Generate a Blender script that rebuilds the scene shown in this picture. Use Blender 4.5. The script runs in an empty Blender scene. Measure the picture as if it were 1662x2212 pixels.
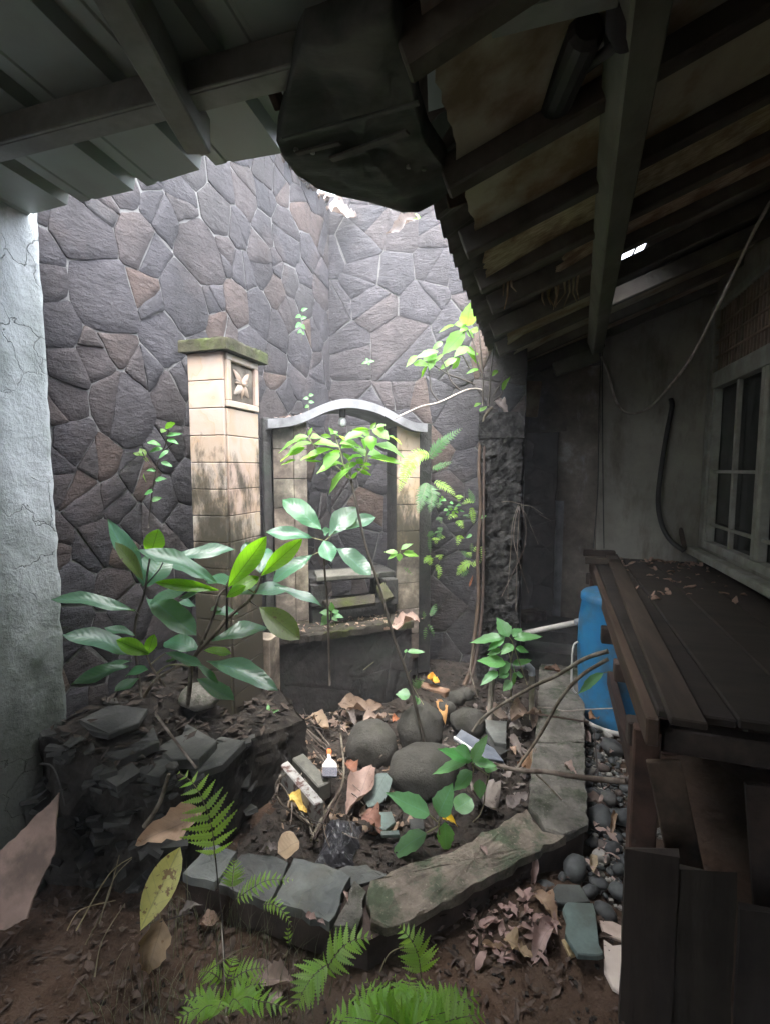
import bpy, math, random
from mathutils import Vector, Matrix, noise as mnoise
R = math.radians
random.seed(7)
scene = bpy.context.scene
COL = scene.collection
HAZE = 0.014

# ------------------------------------------------------------------ camera, sky, sun, exposure
PITCH, YAW, CAMZ, FPX = R(5.0), R(16.9), 1.5, 1050.0
cam_d = bpy.data.cameras.new('camera'); cam = bpy.data.objects.new('camera', cam_d); COL.objects.link(cam)
cam.location = (0, 0, CAMZ); cam.rotation_euler = (R(90) - PITCH, 0, YAW)
cam_d.sensor_fit = 'VERTICAL'; cam_d.sensor_height = 24.0; cam_d.lens = 24.0 * FPX / 2212.0
cam_d.clip_start = 0.02; cam_d.clip_end = 300
scene.camera = cam

SUN_EL, SUN_ROT = R(74), R(172)
w = bpy.data.worlds.new('World'); scene.world = w; w.use_nodes = True
nt = w.node_tree; bg = nt.nodes['Background']
sky = nt.nodes.new('ShaderNodeTexSky'); sky.sky_type = 'NISHITA'; sky.sun_disc = False
sky.sun_elevation = SUN_EL; sky.sun_rotation = SUN_ROT; sky.dust_density = 4.0; sky.air_density = 0.9; sky.ozone_density = 1.0
hs_ = nt.nodes.new('ShaderNodeHueSaturation'); hs_.inputs['Saturation'].default_value = .38   # overcast: greyer than a clear sky
nt.links.new(sky.outputs[0], hs_.inputs['Color']); nt.links.new(hs_.outputs[0], bg.inputs[0]); bg.inputs[1].default_value = 0.15
sd = bpy.data.lights.new('sun', 'SUN'); sd.energy = .5; sd.angle = R(100); sd.color = (1.0, 0.97, 0.92)
sun = bpy.data.objects.new('sun', sd); COL.objects.link(sun)
sdir = Vector((math.sin(SUN_ROT) * math.cos(SUN_EL), math.cos(SUN_ROT) * math.cos(SUN_EL), math.sin(SUN_EL)))
sun.rotation_euler = sdir.to_track_quat('Z', 'Y').to_euler(); sun.location = (0, 0, 12)
scene.view_settings.view_transform = 'Standard'; scene.view_settings.look = 'None'
scene.view_settings.gamma = 1.0; scene.view_settings.use_curve_mapping = False
scene.view_settings.exposure = 4.1
scene.render.engine = 'CYCLES'
scene.cycles.max_bounces = 8; scene.cycles.diffuse_bounces = 6; scene.cycles.transmission_bounces = 4

# ------------------------------------------------------------------ measuring helpers (photo position + distance or plane -> place)
CM = Matrix.Translation((0, 0, CAMZ)) @ Matrix.Rotation(YAW, 4, 'Z') @ Matrix.Rotation(R(90) - PITCH, 4, 'X')
C0 = Vector((0, 0, CAMZ))
def ray(px, py): return (CM.to_3x3() @ Vector(((px - 831) / FPX, -(py - 1106) / FPX, -1.0)))
def D(px, py, d): return C0 + ray(px, py) * d
def G(px, py, z=0.0): r = ray(px, py); return C0 + r * ((z - CAMZ) / r.z)
def WX(px, py, X): r = ray(px, py); return C0 + r * (X / r.x)
def WY(px, py, Y): r = ray(px, py); return C0 + r * (Y / r.y)
def WP(px, py, p0, n): r = ray(px, py); return C0 + r * ((Vector(p0) - C0).dot(n) / r.dot(n))

# ------------------------------------------------------------------ objects
def me(name, v, f, uv=None, smooth=False):
    m = bpy.data.meshes.new(name); m.from_pydata([tuple(p) for p in v], [], f); m.update()
    if uv:
        l = m.uv_layers.new(name='UVMap')
        for lp in m.loops: l.data[lp.index].uv = uv[lp.vertex_index]
    if smooth:
        for p in m.polygons: p.use_smooth = True
    return m
def tag(o, label=None, cat=None, group=None, kind=None):
    if label: o['label'] = label
    if cat: o['category'] = cat
    if group: o['group'] = group
    if kind: o['kind'] = kind
    return o
def thing(name, label, cat, loc, group=None):
    o = bpy.data.objects.new(name, None); COL.objects.link(o); o.location = loc
    o.empty_display_size = 0.05
    return tag(o, label, cat, group)
def base_of(o):
    b = Vector((0, 0, 0))
    while o is not None:
        b += o.location; o = o.parent
    return b
def obj(name, v, f, mat, parent=None, uv=None, smooth=False, label=None, cat=None, group=None, kind=None):
    """one mesh object from world coordinates"""
    v = [Vector(p) for p in v]
    c = Vector((sum(p.x for p in v) / len(v), sum(p.y for p in v) / len(v), min(p.z for p in v)))
    m = me(name, [p - c for p in v], f, uv, smooth)
    if mat: m.materials.append(mat)
    o = bpy.data.objects.new(name, m); COL.objects.link(o)
    o.parent = parent
    o.location = c - (base_of(parent) if parent else Vector((0, 0, 0)))
    return tag(o, label, cat, group, kind)
class MB:
    def __init__(s): s.v = []; s.f = []
    def add(s, v, f):
        n = len(s.v); s.v += [Vector(p) for p in v]; s.f += [[i + n for i in q] for q in f]; return s
def box_vf(c, sx, sy, sz, M=None, jit=0.0, rnd=None):
    c = Vector(c); v = []
    for z in (-1, 1):
        for y in (-1, 1):
            for x in (-1, 1):
                p = Vector((x * sx / 2, y * sy / 2, z * sz / 2))
                if jit: p += Vector([random.uniform(-jit, jit) for _ in range(3)])
                v.append(c + (M @ p if M else p))
    return v, [[0, 2, 3, 1], [4, 5, 7, 6], [0, 1, 5, 4], [2, 6, 7, 3], [0, 4, 6, 2], [1, 3, 7, 5]]
def bbox_vf(c, sx, sy, sz, M=None, b=0.004):
    """box with bevelled edges"""
    c = Vector(c); hx, hy, hz = sx / 2, sy / 2, sz / 2; b = min(b, hx * .45, hy * .45, hz * .45)
    ring = [(hx - b, hy), (-(hx - b), hy), (-hx, hy - b), (-hx, -(hy - b)), (-(hx - b), -hy), (hx - b, -hy), (hx, -(hy - b)), (hx, hy - b)]
    ins = [(hx - b, hy - b), (-(hx - b), hy - b), (-(hx - b), hy - b), (-(hx - b), -(hy - b)), (-(hx - b), -(hy - b)), (hx - b, -(hy - b)), (hx - b, -(hy - b)), (hx - b, hy - b)]
    v = []
    for z, rg in ((-hz, ins), (-(hz - b), ring), (hz - b, ring), (hz, ins)):
        for x, y in rg:
            p = Vector((x, y, z)); v.append(c + (M @ p if M else p))
    f = []
    for k in range(3):
        for i in range(8):
            j = (i + 1) % 8; f.append([k * 8 + i, k * 8 + j, k * 8 + 8 + j, k * 8 + 8 + i])
    f.append(list(range(7, -1, -1))); f.append(list(range(24, 32)))
    return v, f
def beam_vf(p0, p1, wd, ht, up=(0, 0, 1), b=0.004):
    p0 = Vector(p0); p1 = Vector(p1); y = (p1 - p0); L = y.length; y.normalize()
    up = Vector(up); x = y.cross(up).normalized(); z = x.cross(y)
    M = Matrix((x, y, z)).transposed()
    return bbox_vf((p0 + p1) / 2, wd, L, ht, M, b)
def tube_vf(pts, r, n=6, cap=True):
    pts = [Vector(p) for p in pts]; v = []; f = []
    rs = r if isinstance(r, (list, tuple)) else [r] * len(pts)
    if len(rs) == 2 and len(pts) != 2: rs = [rs[0] + (rs[1] - rs[0]) * i / (len(pts) - 1) for i in range(len(pts))]
    ref = None
    for i, p in enumerate(pts):
        t = (pts[min(i + 1, len(pts) - 1)] - pts[max(i - 1, 0)])
        t = t.normalized() if t.length > 1e-9 else Vector((0, 0, 1))
        if ref is None: ref = Vector((0, 0, 1)) if abs(t.z) < .9 else Vector((1, 0, 0))
        x = t.cross(ref).normalized(); yv = x.cross(t).normalized(); ref = yv
        for k in range(n):
            a = 2 * math.pi * k / n; v.append(p + (x * math.cos(a) + yv * math.sin(a)) * rs[i])
    for i in range(len(pts) - 1):
        for k in range(n):
            k2 = (k + 1) % n; f.append([i * n + k, i * n + k2, (i + 1) * n + k2, (i + 1) * n + k])
    if cap: f.append(list(range(n))); f.append([(len(pts) - 1) * n + k for k in range(n - 1, -1, -1)])
    return v, f
def smooth_pts(pts, k=4):
    pts = [Vector(p) for p in pts]; out = []
    for i in range(len(pts) - 1):
        p0 = pts[max(i - 1, 0)]; p1 = pts[i]; p2 = pts[i + 1]; p3 = pts[min(i + 2, len(pts) - 1)]
        for j in range(k):
            t = j / k
            out.append(0.5 * ((2 * p1) + (p2 - p0) * t + (2 * p0 - 5 * p1 + 4 * p2 - p3) * t * t + (3 * p1 - p0 - 3 * p2 + p3) * t ** 3))
    out.append(pts[-1]); return out
def prism_vf(poly, up, t, bev=0.0):
    """polygon (world points, top side) given thickness t along -up"""
    n = len(poly); up = Vector(up).normalized(); poly = [Vector(p) for p in poly]
    c = sum(poly, Vector()) / n
    if bev:
        v = [p + (c - p).normalized() * bev for p in poly] + [p - up * bev for p in poly] + [p - up * t for p in poly]
        k = 3
    else:
        v = poly + [p - up * t for p in poly]; k = 2
    f = [list(range(n))]
    for r in range(k - 1):
        for i in range(n):
            j = (i + 1) % n; f.append([r * n + j, r * n + i, (r + 1) * n + i, (r + 1) * n + j])
    f.append([(k - 1) * n + i for i in range(n - 1, -1, -1)])
    nrm = (v[1] - v[0]).cross(v[2] - v[1])
    if nrm.dot(up) < 0: f = [q[::-1] for q in f]
    return v, f
def fnoise(x, y, z=0, s=1.0): return mnoise.noise(Vector((x * s, y * s, z * s)))

# ------------------------------------------------------------------ materials
class NB:
    def __init__(s, name):
        s.m = bpy.data.materials.new(name); s.m.use_nodes = True; s.t = s.m.node_tree
        s.p = s.t.nodes['Principled BSDF']; s.out = s.t.nodes['Material Output']
    def n(s, typ, **kw):
        q = s.t.nodes.new(typ)
        for k, val in kw.items(): setattr(q, k, val)
        return q
    def l(s, a, b): s.t.links.new(a, b)
    def pos(s, scale=(1, 1, 1), obj=False, rot=(0, 0, 0)):
        src = s.n('ShaderNodeTexCoord').outputs['Object'] if obj else s.n('ShaderNodeNewGeometry').outputs['Position']
        mp = s.n('ShaderNodeMapping'); mp.inputs['Scale'].default_value = scale; mp.inputs['Rotation'].default_value = rot
        s.l(src, mp.inputs['Vector']); return mp.outputs[0]
    def noise(s, vec, scale, detail=6, rough=.6, dist=0.0):
        q = s.n('ShaderNodeTexNoise'); q.inputs['Scale'].default_value = scale; q.inputs['Detail'].default_value = detail
        q.inputs['Roughness'].default_value = rough; q.inputs['Distortion'].default_value = dist
        s.l(vec, q.inputs['Vector']); return q.outputs['Fac']
    def ramp(s, fac, stops, interp='LINEAR'):
        q = s.n('ShaderNodeValToRGB'); e = q.color_ramp.elements; q.color_ramp.interpolation = interp
        while len(e) < len(stops): e.new(.5)
        for k, (p, c) in enumerate(stops):
            e[k].position = p; e[k].color = (c[0], c[1], c[2], 1) if not isinstance(c, (int, float)) else (c, c, c, 1)
        s.l(fac, q.inputs['Fac']); return q.outputs['Color']
    def mix(s, fac, a, b, mode='MIX'):
        q = s.n('ShaderNodeMixRGB', blend_type=mode)
        for i, x in ((0, fac), (1, a), (2, b)):
            if isinstance(x, (int, float)): q.inputs[i].default_value = x if i == 0 else (x, x, x, 1)
            elif isinstance(x, tuple): q.inputs[i].default_value = (*x, 1)
            else: s.l(x, q.inputs[i])
        return q.outputs[0]
    def math(s, op, a, b=None, c=None):
        q = s.n('ShaderNodeMath', operation=op)
        for i, x in enumerate((a, b, c)):
            if x is None: continue
            if isinstance(x, (int, float)): q.inputs[i].default_value = x
            else: s.l(x, q.inputs[i])
        return q.outputs[0]
    def rand(s): return s.n('ShaderNodeObjectInfo').outputs['Random']
    def vary(s, col, val=.25, hue=.02, sat=.15):
        q = s.n('ShaderNodeHueSaturation'); r = s.rand()
        s.l(s.math('MULTIPLY_ADD', r, 2 * val, 1 - val), q.inputs['Value'])
        r2 = s.math('FRACT', s.math('MULTIPLY', r, 13.7))
        s.l(s.math('MULTIPLY_ADD', r2, 2 * hue, .5 - hue), q.inputs['Hue'])
        r3 = s.math('FRACT', s.math('MULTIPLY', r, 29.3))
        s.l(s.math('MULTIPLY_ADD', r3, 2 * sat, 1 - sat), q.inputs['Saturation'])
        s.l(col, q.inputs['Color']); return q.outputs[0]
    def bump(s, h, strength=.5, dist=.01):
        q = s.n('ShaderNodeBump'); q.inputs['Strength'].default_value = strength; q.inputs['Distance'].default_value = dist
        s.l(h, q.inputs['Height']); s.l(q.outputs[0], s.p.inputs['Normal']); return q.outputs[0]
    def fin(s, col=None, rough=.8, spec=.3):
        if col is not None:
            if isinstance(col, tuple): s.p.inputs['Base Color'].default_value = (*col, 1)
            else: s.l(col, s.p.inputs['Base Color'])
        if isinstance(rough, (int, float)): s.p.inputs['Roughness'].default_value = rough
        else: s.l(rough, s.p.inputs['Roughness'])
        s.p.inputs['Specular IOR Level'].default_value = spec
        return s.m

def mat_basic(name, c0, c1, scale=8, rough=.8, bump=.4, bdist=.004, bscale=40, vary=.2, spec=.3, stretch=(1, 1, 1), stops=(.35, .65), dirt=None):
    b = NB(name); p = b.pos(stretch)
    n1 = b.noise(p, scale, 8, .65)
    col = b.ramp(n1, [(stops[0], c0), (stops[1], c1)])
    if dirt:
        n3 = b.noise(b.pos(), dirt[1], 5, .6); col = b.mix(b.ramp(n3, [(.45, 0), (.62, dirt[2] if len(dirt) > 2 else .8)]), col, dirt[0])
    if vary: col = b.vary(col, vary)
    if bump: b.bump(b.noise(p, bscale, 6, .7), bump, bdist)
    return b.fin(col, rough, spec)

M = {}
# andesite facing stone: grey with some brown and rust stones
b = NB('stone'); p = b.pos(); r = b.rand()
base = b.ramp(r, [(0, (.036, .035, .041)), (.3, (.053, .050, .057)), (.58, (.041, .038, .043)), (.74, (.056, .047, .048)), (.85, (.046, .044, .047)), (.95, (.080, .056, .048)), (1, (.105, .078, .062))])
n1 = b.noise(p, 9, 9, .72); n2 = b.noise(p, 2.2, 4, .6)
col = b.mix(1.0, base, b.ramp(n1, [(.25, .55), (.75, 1.45)]), 'MULTIPLY')
col = b.mix(b.ramp(n2, [(.56, 0), (.75, .35)]), col, (.125, .09, .078))
n6 = b.noise(b.pos((1, 1, .22)), 3.2, 5, .6); col = b.mix(1.0, col, b.ramp(n6, [(.32, .62), (.6, 1.12)]), 'MULTIPLY')
n4 = b.noise(p, 55, 3, .6); col = b.mix(b.ramp(n4, [(.60, 0), (.78, .22)]), col, (.22, .22, .23))
hs = b.mix(.5, n1, b.noise(b.pos((1, 1, 2.6), rot=(.5, .3, 0)), 14, 9, .75), 'MIX')
b.bump(hs, 1.0, .05); M['stone'] = b.fin(col, .72, .35)
# dark wet stone of the basin and shrine foot
M['dark_stone'] = mat_basic('dark_stone', (.022, .021, .022), (.06, .056, .055), 7, .7, .9, .02, 16, .25, dirt=((.03, .045, .03), 3, .5))
b = NB('mortar'); p = b.pos(); n1 = b.noise(p, 4, 6, .7); n2 = b.noise(p, 40, 5, .7)
col = b.ramp(n1, [(.30, (.06, .06, .06)), (.42, (.14, .139, .136)), (.68, (.20, .198, .194))])
b.bump(n2, .8, .012); M['mortar'] = b.fin(col, .9, .2)
# whitewashed plaster, mouldy towards patches
b = NB('white_plaster'); p = b.pos(); n1 = b.noise(p, 2.4, 8, .65); n2 = b.noise(p, 14, 8, .7); n3 = b.noise(b.pos((1, 1, .35)), 6, 6, .7)
col = b.ramp(n1, [(.3, (.33, .365, .35)), (.55, (.50, .535, .54)), (.75, (.60, .63, .64))])
col = b.mix(b.ramp(n3, [(.52, 0), (.68, .65)]), col, (.19, .22, .185))
sx = b.n('ShaderNodeSeparateXYZ'); b.l(b.n('ShaderNodeNewGeometry').outputs['Position'], sx.inputs[0])
damp = b.math('MULTIPLY_ADD', n2, .5, b.math('MULTIPLY', sx.outputs[2], .55))
col = b.mix(b.ramp(damp, [(.55, .92), (1.02, 0)]), col, (.085, .095, .08))
vo = b.n('ShaderNodeTexVoronoi', feature='DISTANCE_TO_EDGE'); vo.inputs['Scale'].default_value = 5.5
wob = b.n('ShaderNodeVectorMath', operation='ADD'); nz_ = b.n('ShaderNodeTexNoise'); nz_.inputs['Scale'].default_value = 6; nz_.inputs['Detail'].default_value = 6; sc_ = b.n('ShaderNodeVectorMath', operation='SCALE'); sc_.inputs['Scale'].default_value = .28
b.l(p, nz_.inputs['Vector']); b.l(nz_.outputs['Color'], sc_.inputs[0]); b.l(p, wob.inputs[0]); b.l(sc_.outputs[0], wob.inputs[1]); b.l(wob.outputs[0], vo.inputs['Vector'])
crack = b.math('MULTIPLY', b.ramp(vo.outputs['Distance'], [(.0, 1), (.012, 0)]), b.ramp(b.noise(p, 1.7, 2, .5), [(.47, 0), (.55, 1)]))
col = b.mix(b.math('MULTIPLY', crack, .16), col, (.2, .2, .19))
hh_ = b.math('SUBTRACT', b.mix(.5, n1, n2), b.math('MULTIPLY', crack, .35))
b.bump(hh_, 1.0, .03); M['white_plaster'] = b.fin(col, .85, .2)
b = NB('old_plaster'); p = b.pos(); n1 = b.noise(p, 1.8, 8, .65); n2 = b.noise(b.pos((1, 1, .3)), 5, 7, .7); n3 = b.noise(p, 30, 5, .6)
col = b.ramp(n1, [(.3, (.17, .165, .14)), (.55, (.30, .288, .25)), (.72, (.38, .365, .32))])
col = b.mix(b.ramp(n2, [(.5, 0), (.68, .75)]), col, (.12, .10, .08)); b.bump(b.mix(.4, n1, n3), .6, .012)
M['old_plaster'] = b.fin(col, .9, .15)
b = NB('damp_plaster'); p = b.pos(); n1 = b.noise(p, 2.6, 8, .7); n2 = b.noise(b.pos((1, 1, .3)), 7, 7, .7)
col = b.ramp(n1, [(.34, (.085, .07, .06)), (.55, (.21, .185, .155)), (.72, (.46, .45, .43))])
col = b.mix(b.ramp(n2, [(.58, 0), (.7, .8)]), col, (.34, .34, .36)); b.bump(n2, .6, .015)
M['damp_plaster'] = b.fin(col, .9, .15)
# cream sandstone tile with brown rings and black mould
b = NB('sandstone'); p = b.pos(); r = b.rand()
wv = b.n('ShaderNodeTexNoise'); wv.inputs['Scale'].default_value = 3.5; wv.inputs['Detail'].default_value = 3
off = b.n('ShaderNodeVectorMath', operation='ADD'); cmb = b.n('ShaderNodeCombineXYZ'); b.l(b.math('MULTIPLY', r, 31.), cmb.inputs[0]); b.l(b.math('MULTIPLY', r, 17.), cmb.inputs[1])
b.l(p, off.inputs[0]); b.l(cmb.outputs[0], off.inputs[1]); b.l(off.outputs[0], wv.inputs['Vector'])
rings = b.math('FRACT', b.math('MULTIPLY', wv.outputs['Fac'], 7.0))
colA = b.ramp(r, [(0, (.40, .315, .25)), (.3, (.47, .405, .345)), (.5, (.45, .335, .28)), (.75, (.43, .395, .355)), (1, (.40, .30, .22))])
col = b.mix(b.ramp(rings, [(0, .7), (.06, .18), (.5, 0), (1, .4)]), colA, (.42, .28, .16))
sx = b.n('ShaderNodeSeparateXYZ'); b.l(b.n('ShaderNodeNewGeometry').outputs['Position'], sx.inputs[0])
nm = b.mix(.45, b.noise(b.pos((1, 1, .5)), 6, 4, .55, .6), b.noise(b.pos((1.4, 1.4, .55)), 16, 10, .75))
mould = b.math('MULTIPLY_ADD', sx.outputs[2], -.30, b.math('ADD', nm, .405))
col = b.mix(b.ramp(mould, [(.445, 0), (.485, .38), (.535, .80), (.60, .95)]), col, (.042, .040, .028))
b.bump(b.noise(p, 40, 6, .7), .35, .004); M['sandstone'] = b.fin(col, .85, .2)
b = NB('mouldy_sandstone'); nm = b.noise(b.pos(), 5, 9, .68)
col = b.ramp(nm, [(.36, (.05, .042, .034)), (.52, (.16, .135, .11)), (.68, (.42, .36, .29))]); b.bump(b.noise(b.pos(), 30, 6, .7), .5, .006)
M['mouldy_sandstone'] = b.fin(b.vary(col, .2), .85, .2)
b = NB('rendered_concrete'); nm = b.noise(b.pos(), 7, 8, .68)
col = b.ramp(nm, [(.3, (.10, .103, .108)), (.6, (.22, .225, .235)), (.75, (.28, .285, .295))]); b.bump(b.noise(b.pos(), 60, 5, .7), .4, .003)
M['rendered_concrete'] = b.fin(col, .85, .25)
def mossy(name, c0, c1, moss, amt, sc=5):
    b = NB(name); p = b.pos(); n1 = b.noise(p, 9, 9, .7); n2 = b.noise(p, sc, 7, .7)
    col = b.ramp(n1, [(.3, c0), (.7, c1)])
    up = b.n('ShaderNodeSeparateXYZ'); b.l(b.n('ShaderNodeNewGeometry').outputs['Normal'], up.inputs[0])
    k = b.math('MULTIPLY', b.ramp(n2, [(amt, 0), (amt + .12, 1)]), b.math('MULTIPLY_ADD', up.outputs[2], .35, .6))
    col = b.mix(k, col, b.ramp(n1, [(.3, tuple(x * .5 for x in moss)), (.7, moss)]))
    n5 = b.noise(p, 70, 5, .7); col = b.mix(b.ramp(n5, [(.60, 0), (.70, .45)]), col, tuple(min(1, x * 1.7) for x in c1)); col = b.mix(b.ramp(b.noise(p, 38, 6, .7), [(.30, .55), (.42, 0)]), col, tuple(x * .4 for x in c0))
    b.bump(b.mix(.5, n1, b.noise(p, 45, 8, .8)), 1.0, .022); return b.fin(col, .9, .2)
M['boulder'] = mossy('boulder', (.045, .044, .038), (.078, .075, .066), (.05, .05, .036), .55, 5)
M['moss_cap'] = mossy('mossy_cap', (.035, .035, .022), (.10, .095, .06), (.085, .12, .028), .50)
M['curb'] = mossy('mossy_concrete', (.078, .073, .063), (.25, .235, .205), (.07, .088, .052), .49, 6)
M['curb_rough'] = mossy('rough_mossy_concrete', (.10, .084, .068), (.34, .29, .235), (.10, .13, .08), .47, 7)
M['dark_ledge'] = mossy('dark_mossy_ledge', (.022, .02, .016), (.075, .066, .054), (.06, .08, .015), .52, 5)
M['slate'] = mat_basic('slate', (.065, .072, .069), (.17, .178, .166), 6, .62, .6, .008, 22, .3, dirt=((.07, .065, .05), 8, .5))
M['green_slate'] = mat_basic('green_slate', (.07, .09, .085), (.13, .17, .155), 7, .6, .5, .006, 30, .2, dirt=((.05, .05, .042), 9, .6))
M['rubble_slate'] = mat_basic('rubble_slate', (.018, .019, .018), (.065, .066, .06), 5, .7, .6, .01, 20, .3)
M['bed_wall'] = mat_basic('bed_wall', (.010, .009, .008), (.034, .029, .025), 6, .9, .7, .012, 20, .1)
M['curb_side'] = mat_basic('curb_side', (.03, .022, .018), (.085, .065, .052), 8, .9, .6, .008, 25, .1)
M['soil'] = mat_basic('soil', (.042, .026, .017), (.135, .085, .058), 5, .95, 1.0, .02, 22, .0, .15, dirt=((.045, .038, .030), 2.5, .7))
M['humus'] = mat_basic('humus', (.014, .012, .010), (.055, .047, .040), 14, .9, 1.0, .02, 30, .0, .2, dirt=((.085, .065, .054), 20, .4))
M['bed_soil'] = mat_basic('bed_soil', (.008, .007, .006), (.032, .027, .022), 14, .9, 1.0, .02, 30, .0, .2)
b = NB('pebble'); p = b.pos(); r = b.rand()
base = b.ramp(r, [(0, (.050, .054, .055)), (.5, (.085, .09, .088)), (.66, (.060, .062, .063)), (.8, (.11, .105, .095)), (.88, (.10, .078, .068)), (.96, (.30, .285, .255)), (1, (.42, .40, .36))])
col = b.mix(1.0, base, b.ramp(b.noise(p, 60, 5, .6), [(.3, .75), (.7, 1.2)]), 'MULTIPLY'); b.bump(b.noise(p, 150, 3, .6), .15, .001)
M['pebble'] = b.fin(col, .62, .3)

M['wood'] = mat_basic('wood', (.032, .020, .014), (.090, .056, .040), 12, .8, .5, .004, 30, .2, stretch=(1, .12, 1))
M['dark_wood'] = mat_basic('dark_wood', (.02, .015, .012), (.068, .048, .037), 10, .8, .5, .004, 30, .2, stretch=(1, .15, 1))
M['table_wood'] = mat_basic('table_wood', (.012, .0095, .0075), (.036, .027, .021), 9, .8, .5, .004, 26, .2, stretch=(.25, 1, 1), dirt=((.03, .022, .018), 5, .7))
M['rafter'] = mat_basic('rafter_paint', (.08, .073, .06), (.15, .14, .115), 6, .8, .3, .003, 30, .2, dirt=((.06, .05, .04), 5, .6))
M['green_paint'] = mat_basic('green_paint', (.09, .098, .075), (.17, .176, .14), 5, .7, .3, .003, 30, .05, stretch=(1, .3, 1), dirt=((.09, .085, .06), 6, .6))
M['ceiling'] = mat_basic('ceiling_board', (.30, .265, .20), (.44, .395, .305), 4, .9, .4, .004, 18, .12, stretch=(1, .35, 1), dirt=((.17, .085, .035), 4.5, .8))
M['fibre'] = mat_basic('torn_fibre', (.30, .23, .13), (.58, .49, .33), 20, .9, .6, .006, 60, .1, stretch=(1, 6, 1), dirt=((.15, .08, .035), 9, .8))
M['roofing'] = mat_basic('roof_covering', (.06, .05, .042), (.13, .11, .095), 8, .9, .4, .004, 20, .1)
M['metal_sheet'] = mat_basic('metal_sheet', (.25, .295, .27), (.35, .395, .365), 3, .45, .15, .002, 12, .06, .5, dirt=((.16, .16, .14), 3, .5))
M['steel'] = mat_basic('purlin_steel', (.14, .15, .14), (.23, .24, .22), 7, .5, .2, .002, 30, .08, .4, dirt=((.10, .085, .065), 8, .4))
M['grey_smear'] = mat_basic('grey_smear', (.06, .06, .053), (.13, .128, .115), 9, .9, .4, .004, 30, .0, .1)
M['valley_sheet'] = mat_basic('valley_sheet', (.030, .036, .031), (.075, .086, .074), 5, .7, .5, .006, 14, .05, .2, stretch=(.6, 2.6, 1), dirt=((.15, .145, .13), 5, .55))
M['old_corrugated'] = mat_basic('old_corrugated', (.045, .04, .036), (.12, .108, .095), 9, .8, .4, .004, 20, .1)
M['white_paint'] = mat_basic('white_paint', (.24, .24, .21), (.38, .38, .34), 7, .6, .3, .002, 30, .05, dirt=((.2, .18, .14), 9, .6))
M['lattice'] = mat_basic('lattice_wood', (.14, .105, .075), (.25, .19, .14), 9, .8, .3, .003, 30, .2)
b = NB('window_glass'); b.p.inputs['Base Color'].default_value = (.03, .035, .033, 1); b.p.inputs['Roughness'].default_value = .12; M['glass'] = b.m
M['blue_plastic'] = mat_basic('blue_plastic', (.012, .115, .33), (.02, .165, .41), 5, .42, .15, .002, 12, .03, .4, dirt=((.06, .11, .16), 7, .75))
M['pvc_white'] = mat_basic('white_pvc', (.50, .48, .44), (.70, .68, .64), 9, .45, .1, .001, 40, .06, .4, dirt=((.25, .21, .16), 9, .6))
M['pvc_grey'] = mat_basic('grey_pvc', (.15, .16, .17), (.24, .25, .265), 9, .5, .1, .001, 40, .06, .4)
M['old_pvc'] = mat_basic('stained_pvc', (.22, .19, .15), (.42, .38, .31), 16, .7, .2, .002, 40, .06, .3)
M['rubber'] = mat_basic('black_rubber', (.010, .0095, .009), (.028, .026, .024), 9, .6, .2, .002, 40, .06, .4)
M['black_plastic'] = mat_basic('black_plastic', (.014, .014, .016), (.04, .04, .045), 9, .32, .5, .006, 30, .0, .5)
M['black_moss'] = mat_basic('black_moss', (.006, .006, .006), (.024, .023, .022), 11, .9, 1.0, .035, 17, .1, .25, dirt=((.075, .072, .068), 22, .5))
M['dark_litter'] = mat_basic('dark_litter', (.016, .013, .010), (.06, .045, .036), 30, .9, .4, .004, 60, .0, stops=(.3, .75))
M['bark'] = mat_basic('bark', (.05, .04, .03), (.16, .13, .10), 14, .85, .6, .004, 40, .2, dirt=((.24, .22, .19), 14, .5))
M['pale_twig'] = mat_basic('pale_twig', (.22, .19, .16), (.46, .42, .37), 14, .8, .4, .003, 40, .2)
M['green_stem'] = mat_basic('green_stem', (.10, .11, .05), (.22, .21, .11), 14, .6, .3, .002, 40, .15)
M['dark_stem'] = mat_basic('dark_stem', (.02, .017, .014), (.06, .05, .04), 14, .6, .3, .002, 40, .15)
M['brick'] = mat_basic('broken_brick', (.18, .105, .08), (.36, .24, .19), 9, .9, .7, .006, 30, .1, dirt=((.09, .075, .065), 9, .6))
b = NB('flecked_brick'); p = b.pos(); col = b.ramp(b.noise(p, 26, 5, .6), [(.42, (.10, .06, .052)), (.50, (.28, .275, .26)), (.8, (.36, .355, .335))]); b.bump(b.noise(p, 40, 5, .6), .4, .003)
M['flecked_brick'] = b.fin(col, .85, .2)
M['block'] = mat_basic('grey_block', (.055, .055, .048), (.115, .112, .098), 10, .85, .5, .004, 40, .1, dirt=((.16, .15, .13), 30, .3))
M['hardboard'] = mat_basic('hardboard', (.18, .128, .104), (.31, .222, .185), 7, .85, .4, .003, 50, .0, dirt=((.10, .075, .062), 9, .8))
M['cream_board'] = mat_basic('cream_board', (.52, .42, .34), (.66, .56, .47), 4, .85, .3, .003, 30, .05, dirt=((.30, .22, .17), 7, .5))
M['yellow_board'] = mat_basic('yellow_board', (.26, .20, .11), (.42, .35, .20), 5, .9, .3, .003, 30, .05, dirt=((.14, .09, .05), 6, .7))
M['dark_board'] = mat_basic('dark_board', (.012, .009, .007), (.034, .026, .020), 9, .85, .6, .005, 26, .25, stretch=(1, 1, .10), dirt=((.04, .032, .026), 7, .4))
M['grey_board'] = mat_basic('grey_board', (.018, .015, .013), (.042, .036, .031), 3, .75, .2, .002, 30, .05)
M['grey_tile'] = mat_basic('grey_tile', (.07, .08, .10), (.15, .165, .195), 8, .4, .2, .002, 30, .05, .5, dirt=((.26, .27, .29), 12, .4))
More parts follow.
